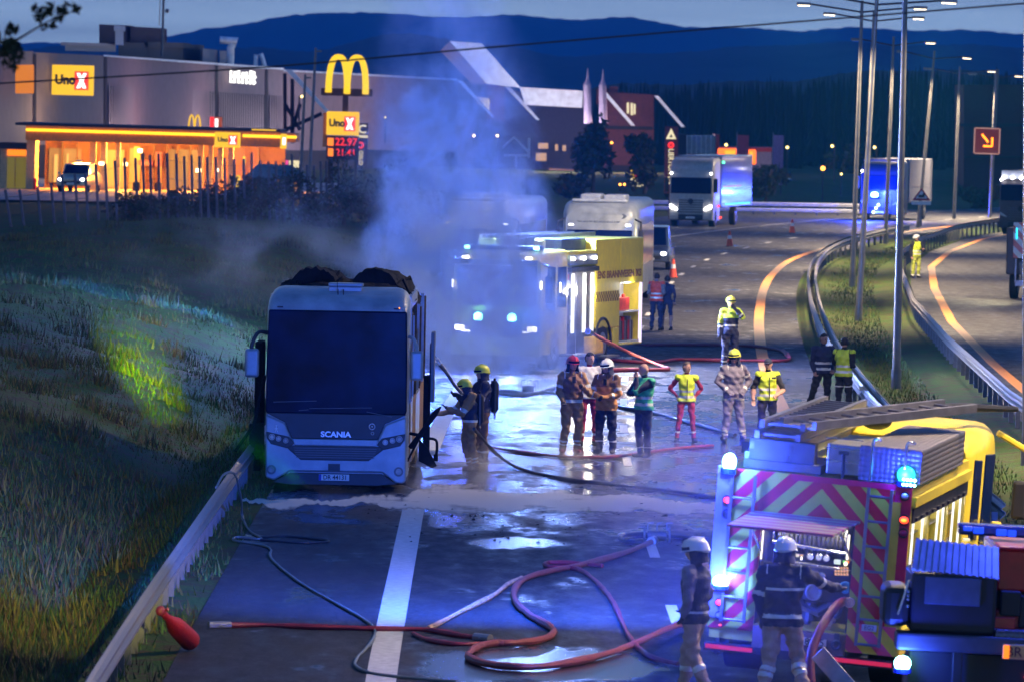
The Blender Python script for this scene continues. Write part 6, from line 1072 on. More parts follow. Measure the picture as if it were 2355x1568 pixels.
def person(label, loc, rz, fit, pose={}, H=1.8, vox=.0145, head=(0, 0), group=None, hold=None, big=1.0):
    k = H/1.8; V3 = lambda t: Vector(t)*k
    J = dict(hip=(0, 0, .95), chest=(0, .0, 1.3), neck=(0, .01, 1.5), head=(0, -.015, 1.66), ls=(-.19, 0, 1.44), rs=(.19, 0, 1.44), le=(-.25, .03, 1.15), re=(.25, .03, 1.15), lw=(-.25, -.06, .9), rw=(.25, -.06, .9),
             lh=(-.1, 0, .93), rh=(.1, 0, .93), lk=(-.13, -.02, .5), rk=(.13, -.02, .5), la=(-.14, .02, .1), ra=(.14, .02, .1)); J.update(pose); J = {a: V3(b) for a, b in J.items()}
    segs = []; mb = MB(); bulk = fit.get('bulk', 1.0)*big
    def S_(tag_, a, b, ra, rb, n=12, mid=None):
        ra, rb = ra*k, rb*k; mb.tube([a, a.lerp(b, .5), b], [ra, (ra+rb)/2 if mid is None else mid*k, rb], n); mb.ball(a, ra, 12, 8); mb.ball(b, rb, 12, 8); segs.append((tag_, a.copy(), b.copy(), ra, rb))
    def ell(tag_, c, r, rot=None): mb.ball(c, tuple(x*k for x in r), 18, 12, rot=rot); segs.append((tag_, c.copy(), c.copy(), min(r)*k, min(r)*k))
    # torso as elliptical rings from the crotch to the shoulders
    sh = (J['rs']-J['ls']).normalized(); path = [(J['hip']-V3((0, 0, .1)), .13, .10), (J['hip'], .165, .12), (J['hip'].lerp(J['chest'], .5), .15, .115), (J['chest'], .175, .13), (J['neck']-V3((0, 0, .12)), .185, .12), (J['neck']-V3((0, 0, .03)), .12, .085), (J['neck'], .06, .06)]
    fw = sh.cross(Vector((0, 0, 1))).normalized(); rg = []
    for i, (c, rx, ry) in enumerate(path):
        bb = bulk if i < 5 else 1+(bulk-1)*.4; rg.append([c+sh*math.cos(t)*rx*bb*k+fw*math.sin(t)*ry*bb*k for t in np.linspace(0, 2*math.pi, 20, endpoint=False)])
    mb.rings(rg)
    for i in range(len(path)-2): segs.append(('torso' if i > 0 else 'hips', path[i][0], path[i+1][0], path[i][2]*bulk*k*1.15, path[i+1][2]*bulk*k*1.15))
    for s_ in 'lr':
        S_('uarm', J['neck'].lerp(J[s_+'s'], .6)-V3((0, 0, .03)), J[s_+'s'], .06*bulk, .066*bulk); S_('uarm', J[s_+'s'], J[s_+'e'], .064*bulk, .05*bulk); S_('farm', J[s_+'e'], J[s_+'w'], .049*bulk, .034*bulk**1.4)
        S_('thigh', J[s_+'h'], J[s_+'k'], .095*bulk, .066*bulk); S_('shin', J[s_+'k'], J[s_+'a'], .063*bulk, .052*bulk, mid=.062*bulk)
        # boots: heel, ball, toe pointing the way the ankle-knee plane faces
        A = J[s_+'a']; td = Vector((.25 if s_ == 'r' else -.25, -1, 0)).normalized(); 
        if s_+'t' in J: td = (J[s_+'t']/k).normalized()
        g = Vector((A.x, A.y, A.z-.055*k)); S_('boot', A, g+td*.02*k, .055*bulk, .048); S_('boot', g-td*.05*k, g+td*.14*k, .045, .042)
        # hand: palm, four unequal bent fingers, thumb leaving the side
        d = (J[s_+'w']-J[s_+'e']).normalized(); up = Vector((0, -1, 0)) if abs(d.y) < .8 else Vector((0, 0, 1)); sd = d.cross(up).normalized(); nrm = sd.cross(d).normalized(); cu = fit.get('curl', .6); Wp = J[s_+'w']
        S_('hand', Wp, Wp+d*.045*k, .031, .036)
        for i, ln in enumerate((.062, .074, .07, .055)):
            b0 = Wp+d*.07*k+sd*(i-1.5)*.021*k; b1 = b0+(d+nrm*cu*.5).normalized()*ln*.55*k; b2 = b1+(d*(1-cu)+nrm*cu).normalized()*ln*.5*k; S_('hand', b0-d*.03*k, b1, .0125, .0115, 8); S_('hand', b1, b2, .0115, .010, 8)
        ts = sd*(1 if s_ == 'l' else -1); t0 = Wp+d*.02*k+ts*.03*k; S_('hand', t0, t0+(d*.7+ts*.5+nrm*.3)*.045*k, .014, .012, 8); S_('hand', t0+(d*.7+ts*.5+nrm*.3)*.045*k, t0+(d*1.2+ts*.4+nrm*.6)*.055*k, .012, .010, 8)
    hy, hp = head; hm = Matrix.Rotation(R(hy), 3, 'Z') @ Matrix.Rotation(R(hp), 3, 'X'); HC = J['head']; hp_ = lambda t: HC+hm @ V3(t)
    S_('neck', J['neck']-V3((0, 0, .02)), HC-V3((0, -.015, .06)), .058, .052)
    ell('head', HC, (.078, .097, .118), hm); ell('head', hp_((0, -.032, -.062)), (.055, .06, .058), hm); ell('head', hp_((0, -.045, .03)), (.055, .05, .05), hm)
    S_('head', hp_((0, -.09, .012)), hp_((0, -.113, -.02)), .009, .015, 8); ell('head', hp_((0, -.085, -.055)), (.026, .02, .014), hm)
    for q in (-1, 1): ell('head', hp_((q*.08, .008, -.005)), (.012, .022, .032), hm)
    for q in (-1, 1): segs.append(('eye', hp_((q*.031, -.093, .005)), hp_((q*.031, -.093, .005)), .013*k, .013*k))
    segs.append(('mouth', hp_((-.02, -.103, -.058)), hp_((.02, -.103, -.058)), .008*k, .008*k))
    me = remesh(mb.v, mb.f, vox*k); n = len(me.polygons); C = np.empty(n*3, np.float32); me.polygons.foreach_get('center', C); C = C.reshape(-1, 3)
    best = np.full(n, 1e9); tg = np.zeros(n, int); tt = np.zeros(n)
    for i, (t_, a, b, ra, rb) in enumerate(segs):
        a_, d = np.array(a), np.array(b-a); L2 = float(d@d)+1e-9; t = np.clip(((C-a_)@d)/L2, 0, 1); q = np.linalg.norm(C-(a_+t[:, None]*d), axis=1)-(ra+(rb-ra)*t); 
        if t_ in ('eye', 'mouth'): q = np.where(q < 0, q-.02, 9)
        m_ = q < best; best[m_] = q[m_]; tg[m_] = i; tt[m_] = t[m_]
    names = np.array([s_[0] for s_ in segs])[tg]; mats = []
    def mi(m_):
        if m_ not in mats: mats.append(m_)
        return mats.index(m_)
    top, legs, skin_, arms = fit['top'], fit['legs'], fit.get('skin', SK), fit.get('arms', fit['top']); idx = np.zeros(n, int)
    for t_, m_ in dict(torso=top, hips=legs, uarm=arms, farm=fit.get('farm', arms), thigh=legs, shin=fit.get('shin', legs), boot=fit.get('boot', C_boot), hand=fit.get('hand', skin_), neck=fit.get('neck', skin_), head=skin_, eye=C_eye, mouth=mat('lip', (.3, .1, .09), .5)).items(): idx[names == t_] = mi(m_)
    hem = J['hip'].z-fit.get('hem', .02)*k; w_ = np.isin(names, ['torso', 'hips', 'thigh']) & (C[:, 2] > hem); idx[w_] = mi(top); w_ = (names == 'torso') & (C[:, 2] <= hem); idx[w_] = mi(legs)
    if 'chestc' in fit: w_ = np.isin(names, ['torso', 'uarm']) & (C[:, 2] > J['chest'].z-.02*k); idx[w_] = mi(fit['chestc'])
    for (t_, a0, a1) in fit.get('bands', ()):
        if t_ == 'torso': w_ = np.isin(names, ['torso', 'hips', 'thigh']) & (C[:, 2] > (J['hip'].z+a0*k)) & (C[:, 2] < (J['hip'].z+a1*k))
        else: w_ = (names == t_) & (tt > a0) & (tt < a1)
        idx[w_] = mi(C_band)
    for m_ in mats: me.materials.append(m_)
    me.materials.clear(); [me.materials.append(m_) for m_ in mats]
    me.polygons.foreach_set('material_index', idx.astype(np.int32)); me.polygons.foreach_set('use_smooth', [True]*n)
    # cloth folds: push vertices along normals with noise, not on hands or head
    vn = len(me.vertices); co = np.empty(vn*3, np.float32); me.vertices.foreach_get('co', co); co = co.reshape(-1, 3); nr = np.empty(vn*3, np.float32); me.vertex_normals.foreach_get('vector', nr); nr = nr.reshape(-1, 3)
    bare = np.zeros(vn, bool); lv = np.empty(len(me.loops), np.int32); me.loops.foreach_get('vertex_index', lv); ls = np.empty(n, np.int32); lt = np.empty(n, np.int32); me.polygons.foreach_get('loop_start', ls); me.polygons.foreach_get('loop_total', lt)
    fb_ = np.isin(names, ['head', 'hand', 'neck', 'eye', 'mouth']); pl = np.repeat(np.arange(n), lt); bare[lv[fb_[pl]]] = True
    s1 = float(len(label)); X_, Y_, Z_ = co.T; f = (np.sin(X_*38+Z_*31+s1)+np.sin(Z_*55-Y_*28+s1*2)*.7+np.sin(X_*21-Z_*17+Y_*33))*.0055*bulk; f[bare] = 0; co2 = co+nr*f[:, None]; me.vertices.foreach_set('co', co2.ravel().astype(np.float32)); me.update()
    o = bpy.data.objects.new('person', me); COL.objects.link(o); me.name = 'person'; o.location = loc; o.rotation_euler.z = rz; tag(o, label, 'person', group)
    def shellpart(name, mask, off, mt, thick=.006, band=None):
        fs = np.nonzero(mask)[0]; vm = {}; V = []; F2 = []; ms = []
        for i in fs:
            f2 = []
            for j in lv[ls[i]:ls[i]+lt[i]]:
                if j not in vm: vm[j] = len(V); V.append(co2[j]+nr[j]*off)
                f2.append(vm[j])
            F2.append(tuple(f2)); z = C[i][2]; ms.append(1 if band and any(b0*k+J['hip'].z < z < b1*k+J['hip'].z for b0, b1 in band) else 0)
        if not F2: return None
        m2 = bpy.data.meshes.new(name); m2.from_pydata([tuple(map(float, p)) for p in V], [], F2); [m2.materials.append(q) for q in ([mt, C_band] if band else [mt])]; m2.polygons.foreach_set('material_index', ms); m2.polygons.foreach_set('use_smooth', [True]*len(F2)); p = bpy.data.objects.new(name, m2); COL.objects.link(p); p.parent = o
        sd_ = p.modifiers.new('thick', 'SOLIDIFY'); sd_.thickness = thick; return p
    if 'vest' in fit:
        sleeve = (names == 'uarm') & (np.linalg.norm(C-np.array(J['ls'].lerp(J['rs'], 0)), axis=1) < .075*k) | (names == 'uarm') & (np.linalg.norm(C-np.array(J['rs']), axis=1) < .075*k) | (names == 'uarm') & (np.abs((C-np.array(J['neck']))@np.array(sh)) < .15*k)
        m_ = (np.isin(names, ['torso', 'hips', 'thigh']) & (C[:, 2] > J['hip'].z-.04*k)) | sleeve; m_ &= C[:, 2] < J['neck'].z+.0
        v_ = shellpart('vest', m_, .013, fit['vest'], .006, ((.03, .08), (.16, .21)))
        if fit.get('zip'): zm = MB(); zm.box((-.008, -.165*k*bulk, J['hip'].z), (.008, -.15*k*bulk, J['chest'].z+.1)); zm.build('zip', C_blk, v_)
    hl_ = fit.get('hair')
    if hl_: 
        rel = (C-np.array(HC))@np.array(hm)/k; m_ = np.isin(names, ['head', 'neck']) & ((rel[:, 2] > .052) | ((rel[:, 1] > .015) & (rel[:, 2] > -.06*fit.get('hairlen', 1)))) & ~((rel[:, 1] < -.06) & (rel[:, 2] < .075)); shellpart('hair', m_, .012, hl_, .012)
    hel = fit.get('helmet')
    if hel:
        hb = MB(); M4 = Matrix.Translation(HC) @ hm.to_4x4() @ Matrix.Scale(k, 4); hb.xf = M4; rs_ = []
        for i, t in enumerate(np.linspace(0, 1, 9)):
            a = t*math.pi/2; z = .03+.125*math.sin(a); r_ = math.cos(a)**.8+.001; rs_.append([Vector((.118*r_*math.cos(u_), .148*r_*math.sin(u_)+.01, z)) for u_ in np.linspace(0, 2*math.pi, 22, endpoint=False)])
        rs_.insert(0, [Vector((.126*math.cos(u_), .158*math.sin(u_)+.01-(.03 if math.sin(u_) < 0 else 0)*abs(math.sin(u_)), .018-.03*max(0, math.sin(u_)))) for u_ in np.linspace(0, 2*math.pi, 22, endpoint=False)]); rs_.insert(0, [Vector((.112*math.cos(u_), .142*math.sin(u_)+.01, .012-.05*max(0, math.sin(u_)))) for u_ in np.linspace(0, 2*math.pi, 22, endpoint=False)])
        hb.rings(rs_, 0); hb.tube([(0, -.135, .07), (0, -.1, .125), (0, 0, .162), (0, .1, .135), (0, .15, .06)], .014, 6, 0); ho = hb.build('helmet', hel, o, smooth=True)
        vb = MB(); vb.xf = M4; vb.rings([[Vector((.112*math.cos(a), .145*math.sin(a)+.003, z)) for a in np.linspace(R(200), R(340), 12)]+[Vector((.119*math.cos(a), .153*math.sin(a)+.003, z)) for a in np.linspace(R(340), R(200), 12)] for z in ((.03, .066) if not fit.get('visor') else (-.03, .06))]); vb.build('visor', M_glass, ho)
        if fit.get('flap', 1): fb2 = MB(); fb2.xf = M4; fb2.rings([[Vector((rx*math.cos(a), ry*math.sin(a)+.01, z)) for a in np.linspace(R(-35), R(215), 16)]+[Vector((rx*.92*math.cos(a), ry*.92*math.sin(a)+.01, z)) for a in np.linspace(R(215), R(-35), 16)] for z, rx, ry in ((.03, .112, .14), (-.06, .105, .125), (-.14, .13, .13))]); fb2.build('neck_flap', C_navy, ho)
    if fit.get('cap'): cb = MB(); cb.xf = Matrix.Translation(HC) @ hm.to_4x4() @ Matrix.Scale(k, 4); cb.ball((0, .0, .055), (.088, .108, .075), 16, 9); cb.prism([(-.065, -.08), (.065, -.08), (.05, -.175), (-.05, -.175)], .05, .062, 'z'); cb.build('cap', C_navy, o)
    if fit.get('pack'):
        T = J['chest']-fw*(-.19*k*1) if False else J['chest']+Vector(fit['pack'])*k; tb = MB(); tb.tube([T+V3((0, 0, -.38)), T+V3((0, 0, -.32)), T+V3((0, 0, .14)), T+V3((0, 0, .2))], [.05, .085, .085, .04], 12); tb.cyl(T+V3((0, 0, .2)), T+V3((0, 0, .25)), .025, 8); tk = tb.build('air_cylinder', C_blk, o, smooth=True)
        tb = MB(); tb.box(T+V3((-.11, -.03, -.4)), T+V3((.11, .0, .2))); tb.tube([T+V3((0, 0, -.38)), T+V3((.05, 0, -.46)), T+V3((.02, 0, -.5))], .02, 6); tb.build('carrying_frame', M_dsteel, tk)
    if fit.get('badge'): bb_ = MB(); bb_.box((.04*k, -.168*k*bulk, J['chest'].z+.06), (.13*k, -.158*k*bulk, J['chest'].z+.1)); bb_.build('name_badge', C_blk, o)
    if fit.get('radio'): bb_ = MB(); T = J['chest']+V3((fit['radio'], -.17*bulk, .08)); bb_.box(T-V3((.03, .02, .06)), T+V3((.03, .02, .06))); bb_.cyl(T+V3((.02, 0, .06)), T+V3((.02, 0, .14)), .006, 6); bb_.box(T+V3((-.02, -.025, .0)), T+V3((.02, -.02, .04))); bb_.build('radio', M_blk, o)
    return o
BT = (('shin', .62, .69), ('shin', .78, .84)); JB = (('farm', .45, .6), ('torso', .0, .045))
F_fire = dict(top=C_brown, legs=C_tan, arms=C_tan, bulk=1.28, bands=BT+JB, boot=C_brown, hand=C_glove, neck=C_navy)
GF = lambda u, v, z=0: P(u, v, z)
# 1-2 hose team by the coach, seen from behind right, facing the coach on the left
person('firefighter in yellow helmet nearest the coach, aiming the hose at its door', GF(1078, 1081), R(-78), {**F_fire, 'top': C_navy, 'helmet': H_yel, 'pack': (0, .21, .0), 'bands': BT+(('uarm', .75, .95), ('torso', -.02, .03))},
       dict(lw=(-.15, -.62, 1.08), le=(-.22, -.3, 1.12), rw=(.12, -.45, 1.2), re=(.24, -.2, 1.1), neck=(0, -.06, 1.47), head=(0, -.12, 1.6), chest=(0, -.02, 1.28), lk=(-.1, -.06, .5), la=(-.1, .06, .1), rk=(.1, .02, .5), ra=(.12, .12, .1)), 1.76, head=(0, 15))
person('firefighter in yellow helmet with black air cylinder, standing behind the nozzle man', GF(1106, 1062), R(-70), {**F_fire, 'top': C_navy, 'arms': C_navy, 'legs': C_brown, 'helmet': H_yel, 'pack': (.06, .22, .02), 'bands': (('shin', .7, .8), ('uarm', .6, .75))},
       dict(lw=(-.1, -.5, 1.25), le=(-.2, -.25, 1.15), rw=(.1, -.42, 1.15), re=(.24, -.15, 1.1)), 1.86, head=(0, 5))
def tool(label, name, pts, r, mt, cat):
    o = empty(name, label, cat, pts[0]); mb = MB(); mb.xf = Matrix.Translation(-Vector(pts[0])); mb.tube(pts, r, 8); mb.build('barrel', mt, o, smooth=True); return o
Yn = GF(1078, 1081).y-.5
tool('hose nozzle held up towards the coach door, spraying', 'hose_nozzle', [W(1062, 905, Yn), W(1045, 885, Yn), W(1025, 855, Yn), W(1012, 838, Yn)], [.03, .035, .03, .045], M_dsteel, 'nozzle')
tool('fan of water leaving the nozzle', 'water_jet', [W(1012, 838, Yn), W(1006, 830, Yn), W(999, 818, Yn+.1)], [.03, .05, .012], mat('water_spray', (.5, .6, .8), .3, alpha=.35), 'water')
# 3-5 group of three
person('firefighter in red helmet and tan suit with radio, leftmost of the group', GF(1313, 1042), R(12), {**F_fire, 'helmet': H_red, 'bands': BT+(('uarm', .55, .72), ('torso', .0, .06)), 'boot': C_red, 'radio': -.02},
       dict(lw=(-.2, -.12, .98), rw=(.12, -.3, 1.25), re=(.3, -.12, 1.12), lk=(-.12, -.06, .5), la=(-.16, .02, .1), ra=(.1, .0, .1)), 1.92, head=(10, 5))
person('dark-haired paramedic in dark red trousers and white top, between two firefighters', GF(1352, 1026), R(18), dict(top=C_red, legs=C_red, bulk=1.02, hair=HAIRD, vest=C_wht, skin=SK, bands=(('shin', .6, .7),)), dict(rw=(.15, -.2, 1.05)), 1.93, head=(15, 8))
person('firefighter in white helmet and orange jacket over navy trousers', GF(1392, 1042), R(-22), dict(top=C_oran, legs=C_navy, arms=C_oran, bulk=1.28, helmet=H_wht, hand=C_glove, neck=C_navy, hem=.12, bands=(('shin', .6, .68), ('farm', .3, .45), ('uarm', .6, .78)), radio=.05, chestc=C_brown),
       dict(lw=(-.02, -.3, 1.1), le=(-.27, -.1, 1.15), rw=(.02, -.28, 1.08), re=(.29, -.08, 1.14)), 1.86, head=(-20, 10))
person('bald man in green vest with hand on his chin', GF(1478, 1052), R(-48), dict(top=C_navy, legs=C_navy, bulk=1.14, vest=C_grn, bands=(('shin', .72, .77),)),
       dict(rw=(.02, -.22, 1.5), re=(.1, -.3, 1.25), lw=(-.0, -.24, 1.2), le=(-.2, -.2, 1.2), rk=(.1, .0, .5), lk=(-.1, -.03, .5), la=(-.1, .03, .1), ra=(.12, .0, .1)), 1.88, head=(-10, 0))
person('woman in yellow vest and dark red trousers, hands on her hips', GF(1576, 1017), R(4), dict(top=C_red, legs=C_red, bulk=.95, vest=C_yel, zip=1, hair=HAIRB, hairlen=1.6, bands=(('shin', .6, .7),)),
       dict(lw=(-.2, .03, 1.02), le=(-.36, .1, 1.18), rw=(.2, .03, 1.02), re=(.34, .1, 1.18), la=(-.2, .0, .1), ra=(.18, .0, .1), lk=(-.15, -.03, .5), rk=(.14, -.03, .5)), 1.68, head=(35, 0))
person('man in yellow jacket and yellow helmet, hand at his face, farther back', GF(1677, 852), R(10), dict(top=C_navy, chestc=C_yel, legs=C_navy, arms=C_yel, farm=C_navy, bulk=1.24, helmet=H_yel, flap=0, hand=C_glove, boot=C_yel, bands=(('shin', .3, .36), ('shin', .62, .7), ('torso', .13, .17), ('farm', .2, .35))),
       dict(rw=(.06, -.22, 1.52), re=(.26, -.2, 1.3), lw=(-.28, -.05, .85)), 1.93, head=(0, 5), big=1.0)
person('firefighter in grey suit and yellow-black helmet, seen half from behind', GF(1684, 1018), R(20), dict(top=C_grey, legs=C_grey, arms=C_grey, bulk=1.24, helmet=H_yel, visor=1, hem=.14, hand=C_grey, boot=C_navy, neck=C_navy, bands=(('shin', .62, .7), ('shin', .78, .86), ('torso', -.12, -.08), ('farm', .7, .85), ('uarm', .45, .6))),
       dict(lw=(-.14, -.1, 1.0), le=(-.32, .05, 1.18), rw=(.16, -.1, 1.0), re=(.36, .08, 1.2), la=(-.18, .0, .1), ra=(.2, -.05, .1)), 1.92, head=(-40, 5))
person('man in navy cap, dark shorts and pale green vest looking down at his hand', GF(1762, 1018), R(12), dict(top=C_blk, legs=C_blk, arms=C_blk, farm=SK, bulk=1.12, vest=C_yel, zip=1, cap=1, badge=1, hem=0, bands=(('shin', .0, .06),)),
       dict(lw=(-.3, .0, .9), le=(-.3, .05, 1.15), rw=(.1, -.32, 1.02), re=(.32, -.1, 1.12)), 1.76, head=(-25, 12))
person('dark-clothed person leaning by the crash barrier, left of the vest wearer', GF(1890, 952), R(10), dict(top=C_navy, legs=C_blk, bulk=1.14, hair=HAIRD, vest=C_navy, skin=SKD), dict(lk=(-.22, -.05, .5), la=(-.36, .0, .1), ra=(.05, .0, .1), rk=(.1, -.03, .5), lw=(-.2, -.05, .95), rw=(.2, -.05, 1.0)), 1.84, head=(30, 10))
person('person in yellow vest with back to us, leaning on the crash barrier', GF(1938, 956), R(150), dict(top=C_blk, legs=C_blk, bulk=1.16, vest=C_yel, hair=HAIRD, bands=(('thigh', .55, .62),)), dict(lw=(-.05, -.3, 1.15), rw=(.3, -.3, 1.15), re=(.32, -.1, 1.2)), 1.78, head=(20, 10))
person('man in orange vest standing by the open rear locker', GF(1508, 760), R(160), dict(top=mat('grey_shirt', (.18, .16, .16), .8), legs=C_navy, bulk=1.16, vest=C_orv, hair=HAIRD, farm=SK), dict(lw=(-.1, -.28, 1.1), rw=(.2, -.2, 1.0)), 1.78, head=(10, 0))
person('slim person in dark clothes with bare calves beside the orange vest', GF(1532, 760), R(170), dict(top=C_navy, legs=C_navy, bulk=.95, hair=HAIRD, shin=SKD, skin=SKD), dict(lw=(-.24, -.02, .92)), 1.7)
person('small distant firefighter with white helmet on the opposite road', GF(2105, 640), R(30), dict(top=C_blk, legs=mat('hi_vis_trousers', (.4, .45, .06), .6), bulk=1.24, helmet=H_wht, vest=C_yel, flap=0, bands=(('shin', .85, .98),)), dict(rw=(.15, -.3, 1.2), re=(.3, -.1, 1.15)), 1.75, head=(40, 0))
# two firefighters at the pump of the near engine
g1 = P(1598, 1560, .22); g1.z = 0
person('firefighter in white helmet walking past the left corner of the near fire engine', P(1595, 1605), R(-118), dict(top=C_navy, legs=mat('pale_tan_suit', (.42, .28, .2), .8, scale=10, bump=.6), arms=C_grey, bulk=1.2, helmet=H_wht, hand=C_glove, neck=C_navy, hem=.1, bands=(('shin', .35, .5), ('torso', .02, .05)), boot=C_navy),
       dict(lk=(-.1, -.14, .5), la=(-.1, -.18, .1), rk=(.1, .02, .52), ra=(.1, .22, .12), lw=(-.2, -.2, 1.0), rw=(.2, -.05, .95)), 1.88, head=(20, 10), vox=.013)
person('firefighter in white helmet bending to the pump controls, back to us', P(1795, 1622), R(172), dict(top=C_navy, legs=mat('pale_tan_suit', (.42, .28, .2), .8, scale=10, bump=.6), arms=C_navy, bulk=1.28, helmet=H_wht, hand=C_glove, neck=C_navy, hem=.08, bands=(('shin', .2, .32), ('shin', .38, .5), ('torso', .0, .05), ('torso', .30, .33), ('uarm', .75, .9)), boot=C_brown),
       dict(chest=(0, -.08, 1.3), neck=(0, -.16, 1.5), head=(0, -.22, 1.66), ls=(-.21, -.12, 1.44), rs=(.21, -.12, 1.44), le=(-.42, -.3, 1.3), lw=(-.55, -.5, 1.25), re=(.27, -.05, 1.15), rw=(.22, -.1, .92), lk=(-.16, -.1, .52), la=(-.26, .1, .14), rk=(.13, .02, .5), ra=(.2, .14, .12)), 1.94, head=(-12, 12), vox=.013)
# hose from the pump coupling down past the bent firefighter
q = [W(1950, 1378, 75.2), W(1925, 1390, 74.6), W(1895, 1430, 74.2), W(1875, 1470, 74), W(1862, 1520, 73.8), W(1868, 1600, 73.6)]; o = empty('fire_hose', 'thick red suction hose hanging from the pump coupling of the near engine', 'hose', q[0]); mb = MB(); mb.xf = Matrix.Translation(-q[0]); mb.tube(smoothpath(q, 8), .055, 10); mb.build('hose_line', M_hred, o, smooth=True)
q = [W(1880, 1500, 73), W(1920, 1545, 72.8), W(1960, 1590, 72.6)]; o = empty('folding_step', 'tilted grey folding step under the near engine bumper', 'step', q[0]); mb = MB(); mb.xf = Matrix.Translation(-q[0]); d = (q[2]-q[0]); n_ = Vector((d.z, 0, -d.x)).normalized()*.1; mb.slab([q[0]-n_, q[0]+n_, q[2]+n_, q[2]-n_], (0, .05, 0)); mb.build('step_plate', M_alu, o, .01)
# ------------------------------------------------------------------ smoke, glow veil, haze
def vol_mat(name, col, aniso, build):
    m = bpy.data.materials.new(name); m.use_nodes = True; t = m.node_tree; t.nodes.remove(t.nodes['Principled BSDF']); v = t.nodes.new('ShaderNodeVolumePrincipled'); t.links.new(v.outputs[0], t.nodes['Material Output'].inputs['Volume'])
    v.inputs['Color'].default_value = (*col, 1); v.inputs['Anisotropy'].default_value = aniso; v.inputs['Density'].default_value = 0; build(t, v); return m
def nodes_(t):
    L = t.links.new; g = t.nodes.new('ShaderNodeNewGeometry'); sp_ = t.nodes.new('ShaderNodeSeparateXYZ'); L(g.outputs['Position'], sp_.inputs[0])
    def MT(op, a, bb=0, clamp=False):
        q = t.nodes.new('ShaderNodeMath'); q.operation = op; q.use_clamp = clamp
        for i, v in enumerate((a, bb)):
            if isinstance(v, (int, float)): q.inputs[i].default_value = v
            else: L(v, q.inputs[i])
        return q.outputs[0]
    def MR(x, a, bb, c, d, sm=False):
        r = t.nodes.new('ShaderNodeMapRange'); r.clamp = True; r.interpolation_type = 'SMOOTHSTEP' if sm else 'LINEAR'
        for i, v in enumerate((a, bb, c, d)): r.inputs[i+1].default_value = v
        L(x, r.inputs[0]); return r.outputs[0]
    def NZ(s, d, dist=0, off=(0, 0, 0), sc=(1, 1, 1), rough=.55):
        mp = t.nodes.new('ShaderNodeMapping'); mp.inputs['Location'].default_value = off; mp.inputs['Scale'].default_value = sc; L(g.outputs['Position'], mp.inputs[0])
        q = t.nodes.new('ShaderNodeTexNoise'); q.inputs['Scale'].default_value = s; q.inputs['Detail'].default_value = d; q.inputs['Distortion'].default_value = dist; q.inputs['Roughness'].default_value = rough; L(mp.outputs[0], q.inputs['Vector']); return q.outputs['Fac']
    return L, sp_.outputs, MT, MR, NZ
def b_smoke(t, v):
    L, (x, y, z), MT, MR, NZ = nodes_(t)
    zs = [0, .8, 2, 3.4, 4.35, 5.3, 6.3, 7.3, 8.2, 9.2, 12]; xc = [.1, -.1, -.5, -1.2, -1.1, -1.5, -1.6, -1.45, -1.5, -1.8, -2]; ww = [1.7, 2.0, 2.3, 2.6, 2.1, 2.0, 2.1, 1.9, 1.7, 1.4, 1.2]; st = [.2, .75, .85, 1, 1, .9, .5, .28, .15, .1, .05]
    r = t.nodes.new('ShaderNodeValToRGB'); cr_ = r.color_ramp
    for i, (a, b, c, d) in enumerate(zip(zs, xc, ww, st)):
        e = cr_.elements[i] if i < 2 else cr_.elements.new(a/12)
        e.position = a/12; e.color = ((b+4)/8, c/4, d, 1)
    L(MT('DIVIDE', z, 12.0), r.inputs[0]); s3 = t.nodes.new('ShaderNodeSeparateColor'); L(r.outputs[0], s3.inputs[0])
    xcn = MT('SUBTRACT', MT('MULTIPLY', s3.outputs[0], 8.0), 4.0); wn = MT('MULTIPLY', s3.outputs[1], 4.0)
    big = NZ(.42, 3, .4, (3, 0, 1), (1, .5, .75)); n1 = NZ(.85, 9, 1.3, (0, 0, 7.3), (1, .45, .8), .6)
    q = MT('ABSOLUTE', MT('SUBTRACT', MT('ADD', x, MT('MULTIPLY', MT('SUBTRACT', big, .5), 2.6)), xcn)); e = MR(MT('DIVIDE', q, wn), .2, 1.05, 1, 0, True)
    ye = MT('MULTIPLY', MR(y, 126, 130, 0, 1), MR(y, 148, 153, 1, 0)); ge = MR(z, .1, 1.2, .25, 1); te = MR(z, 11, 13.5, 1, 0)
    d = MT('MULTIPLY', MT('MULTIPLY', e, s3.outputs[2]), MR(n1, .50, .59, .0, 1, True)); d = MT('MULTIPLY', MT('MULTIPLY', d, MT('MULTIPLY', ye, ge)), te)
    L(MT('MULTIPLY', d, SMK), v.inputs['Density'])
SMK = .55
def vbox(name, label, a, b, m):
    mb = MB(); mb.box(a, b); o = mb.build(name, m); return tag(o, label, None, None, 'stuff')
vbox('smoke', 'pale blue smoke plume rising behind the coach past the pylon', (-7.5, 126, .03), (4.5, 153, 13.6), vol_mat('smoke_plume', (.56, .70, 1.0), .3, b_smoke))
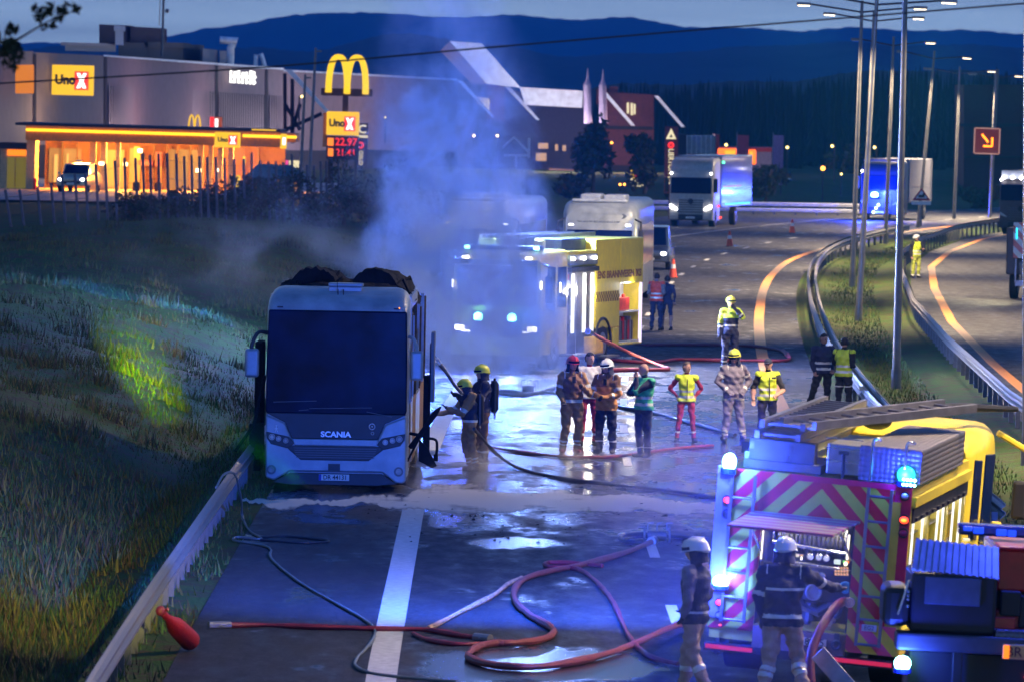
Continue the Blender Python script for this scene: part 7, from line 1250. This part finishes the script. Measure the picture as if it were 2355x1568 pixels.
def b_steam(t, v):
    L, (x, y, z), MT, MR, NZ = nodes_(t); n1 = NZ(1.1, 6, .6, (2, 0, 0), (1, .5, 1.4)); d = MT('MULTIPLY', MR(n1, .5, .72, 0, 1, True), MT('MULTIPLY', MR(z, .05, .75, 1, 0, True), MT('MULTIPLY', MR(x, -2.4, -1.2, 0, 1), MR(x, 2.2, 4.0, 1, 0)))); d = MT('MULTIPLY', d, MT('MULTIPLY', MR(y, 107, 112, 0, 1), MR(y, 120, 126, 1, 0))); L(MT('MULTIPLY', d, .28), v.inputs['Density'])
vbox('steam', 'low steam drifting over the wet road round the firefighters boots', (-2.4, 107, .03), (4.0, 125.9, .85), vol_mat('steam', (.85, .85, .85), .2, b_steam))
def b_wisp(t, v):
    L, (x, y, z), MT, MR, NZ = nodes_(t); n1 = NZ(.5, 6, .8, (5, 2, 0), (1, .5, 1.2)); d = MT('MULTIPLY', MR(n1, .5, .7, 0, 1, True), MT('MULTIPLY', MR(z, 2.2, 3.2, 0, 1), MR(z, 4.2, 6.2, 1, 0))); d = MT('MULTIPLY', d, MT('MULTIPLY', MR(x, -10, -6, 0, 1), MR(x, -4, -3, 1, 0))); L(MT('MULTIPLY', d, .035), v.inputs['Density'])
vbox('smoke', 'thin smoke wisps drifting left over the bank behind the coach roof', (-10, 127, 2.2), (-3, 147, 6.2), vol_mat('smoke_wisp', (.8, .84, .92), .2, b_wisp)) if WISP else None
def b_veil(t, v):
    L, (x, y, z), MT, MR, NZ = nodes_(t); dd = MT('ADD', MT('POWER', MT('SUBTRACT', x, 2.5), 2), MT('ADD', MT('POWER', MT('SUBTRACT', z, 1.7), 2), MT('MULTIPLY', MT('POWER', MT('SUBTRACT', y, 74), 2), .15))); L(MT('MULTIPLY', MR(dd, 0, 4.2, VEIL, 0), MR(NZ(.8, 3), .3, .7, .4, 1.3)), v.inputs['Density'])
if VEIL: vbox('glow_veil', 'fine spray mist hanging round the near fire engine', (0, 67, .03), (6.5, 80, 4.6), vol_mat('glow_veil', (.3, .42, 1), .1, b_veil))  # volume added to give the lens glow round the beacons
if HAZE:
    def b_haze(t, v): v.inputs['Density'].default_value = HAZE
    o = vbox('haze', 'blue evening air softening the distant hills', (-6000, -60, -40), (6000, 8000, 700), vol_mat('haze', (.04, .42, 1.0), .0, b_haze))
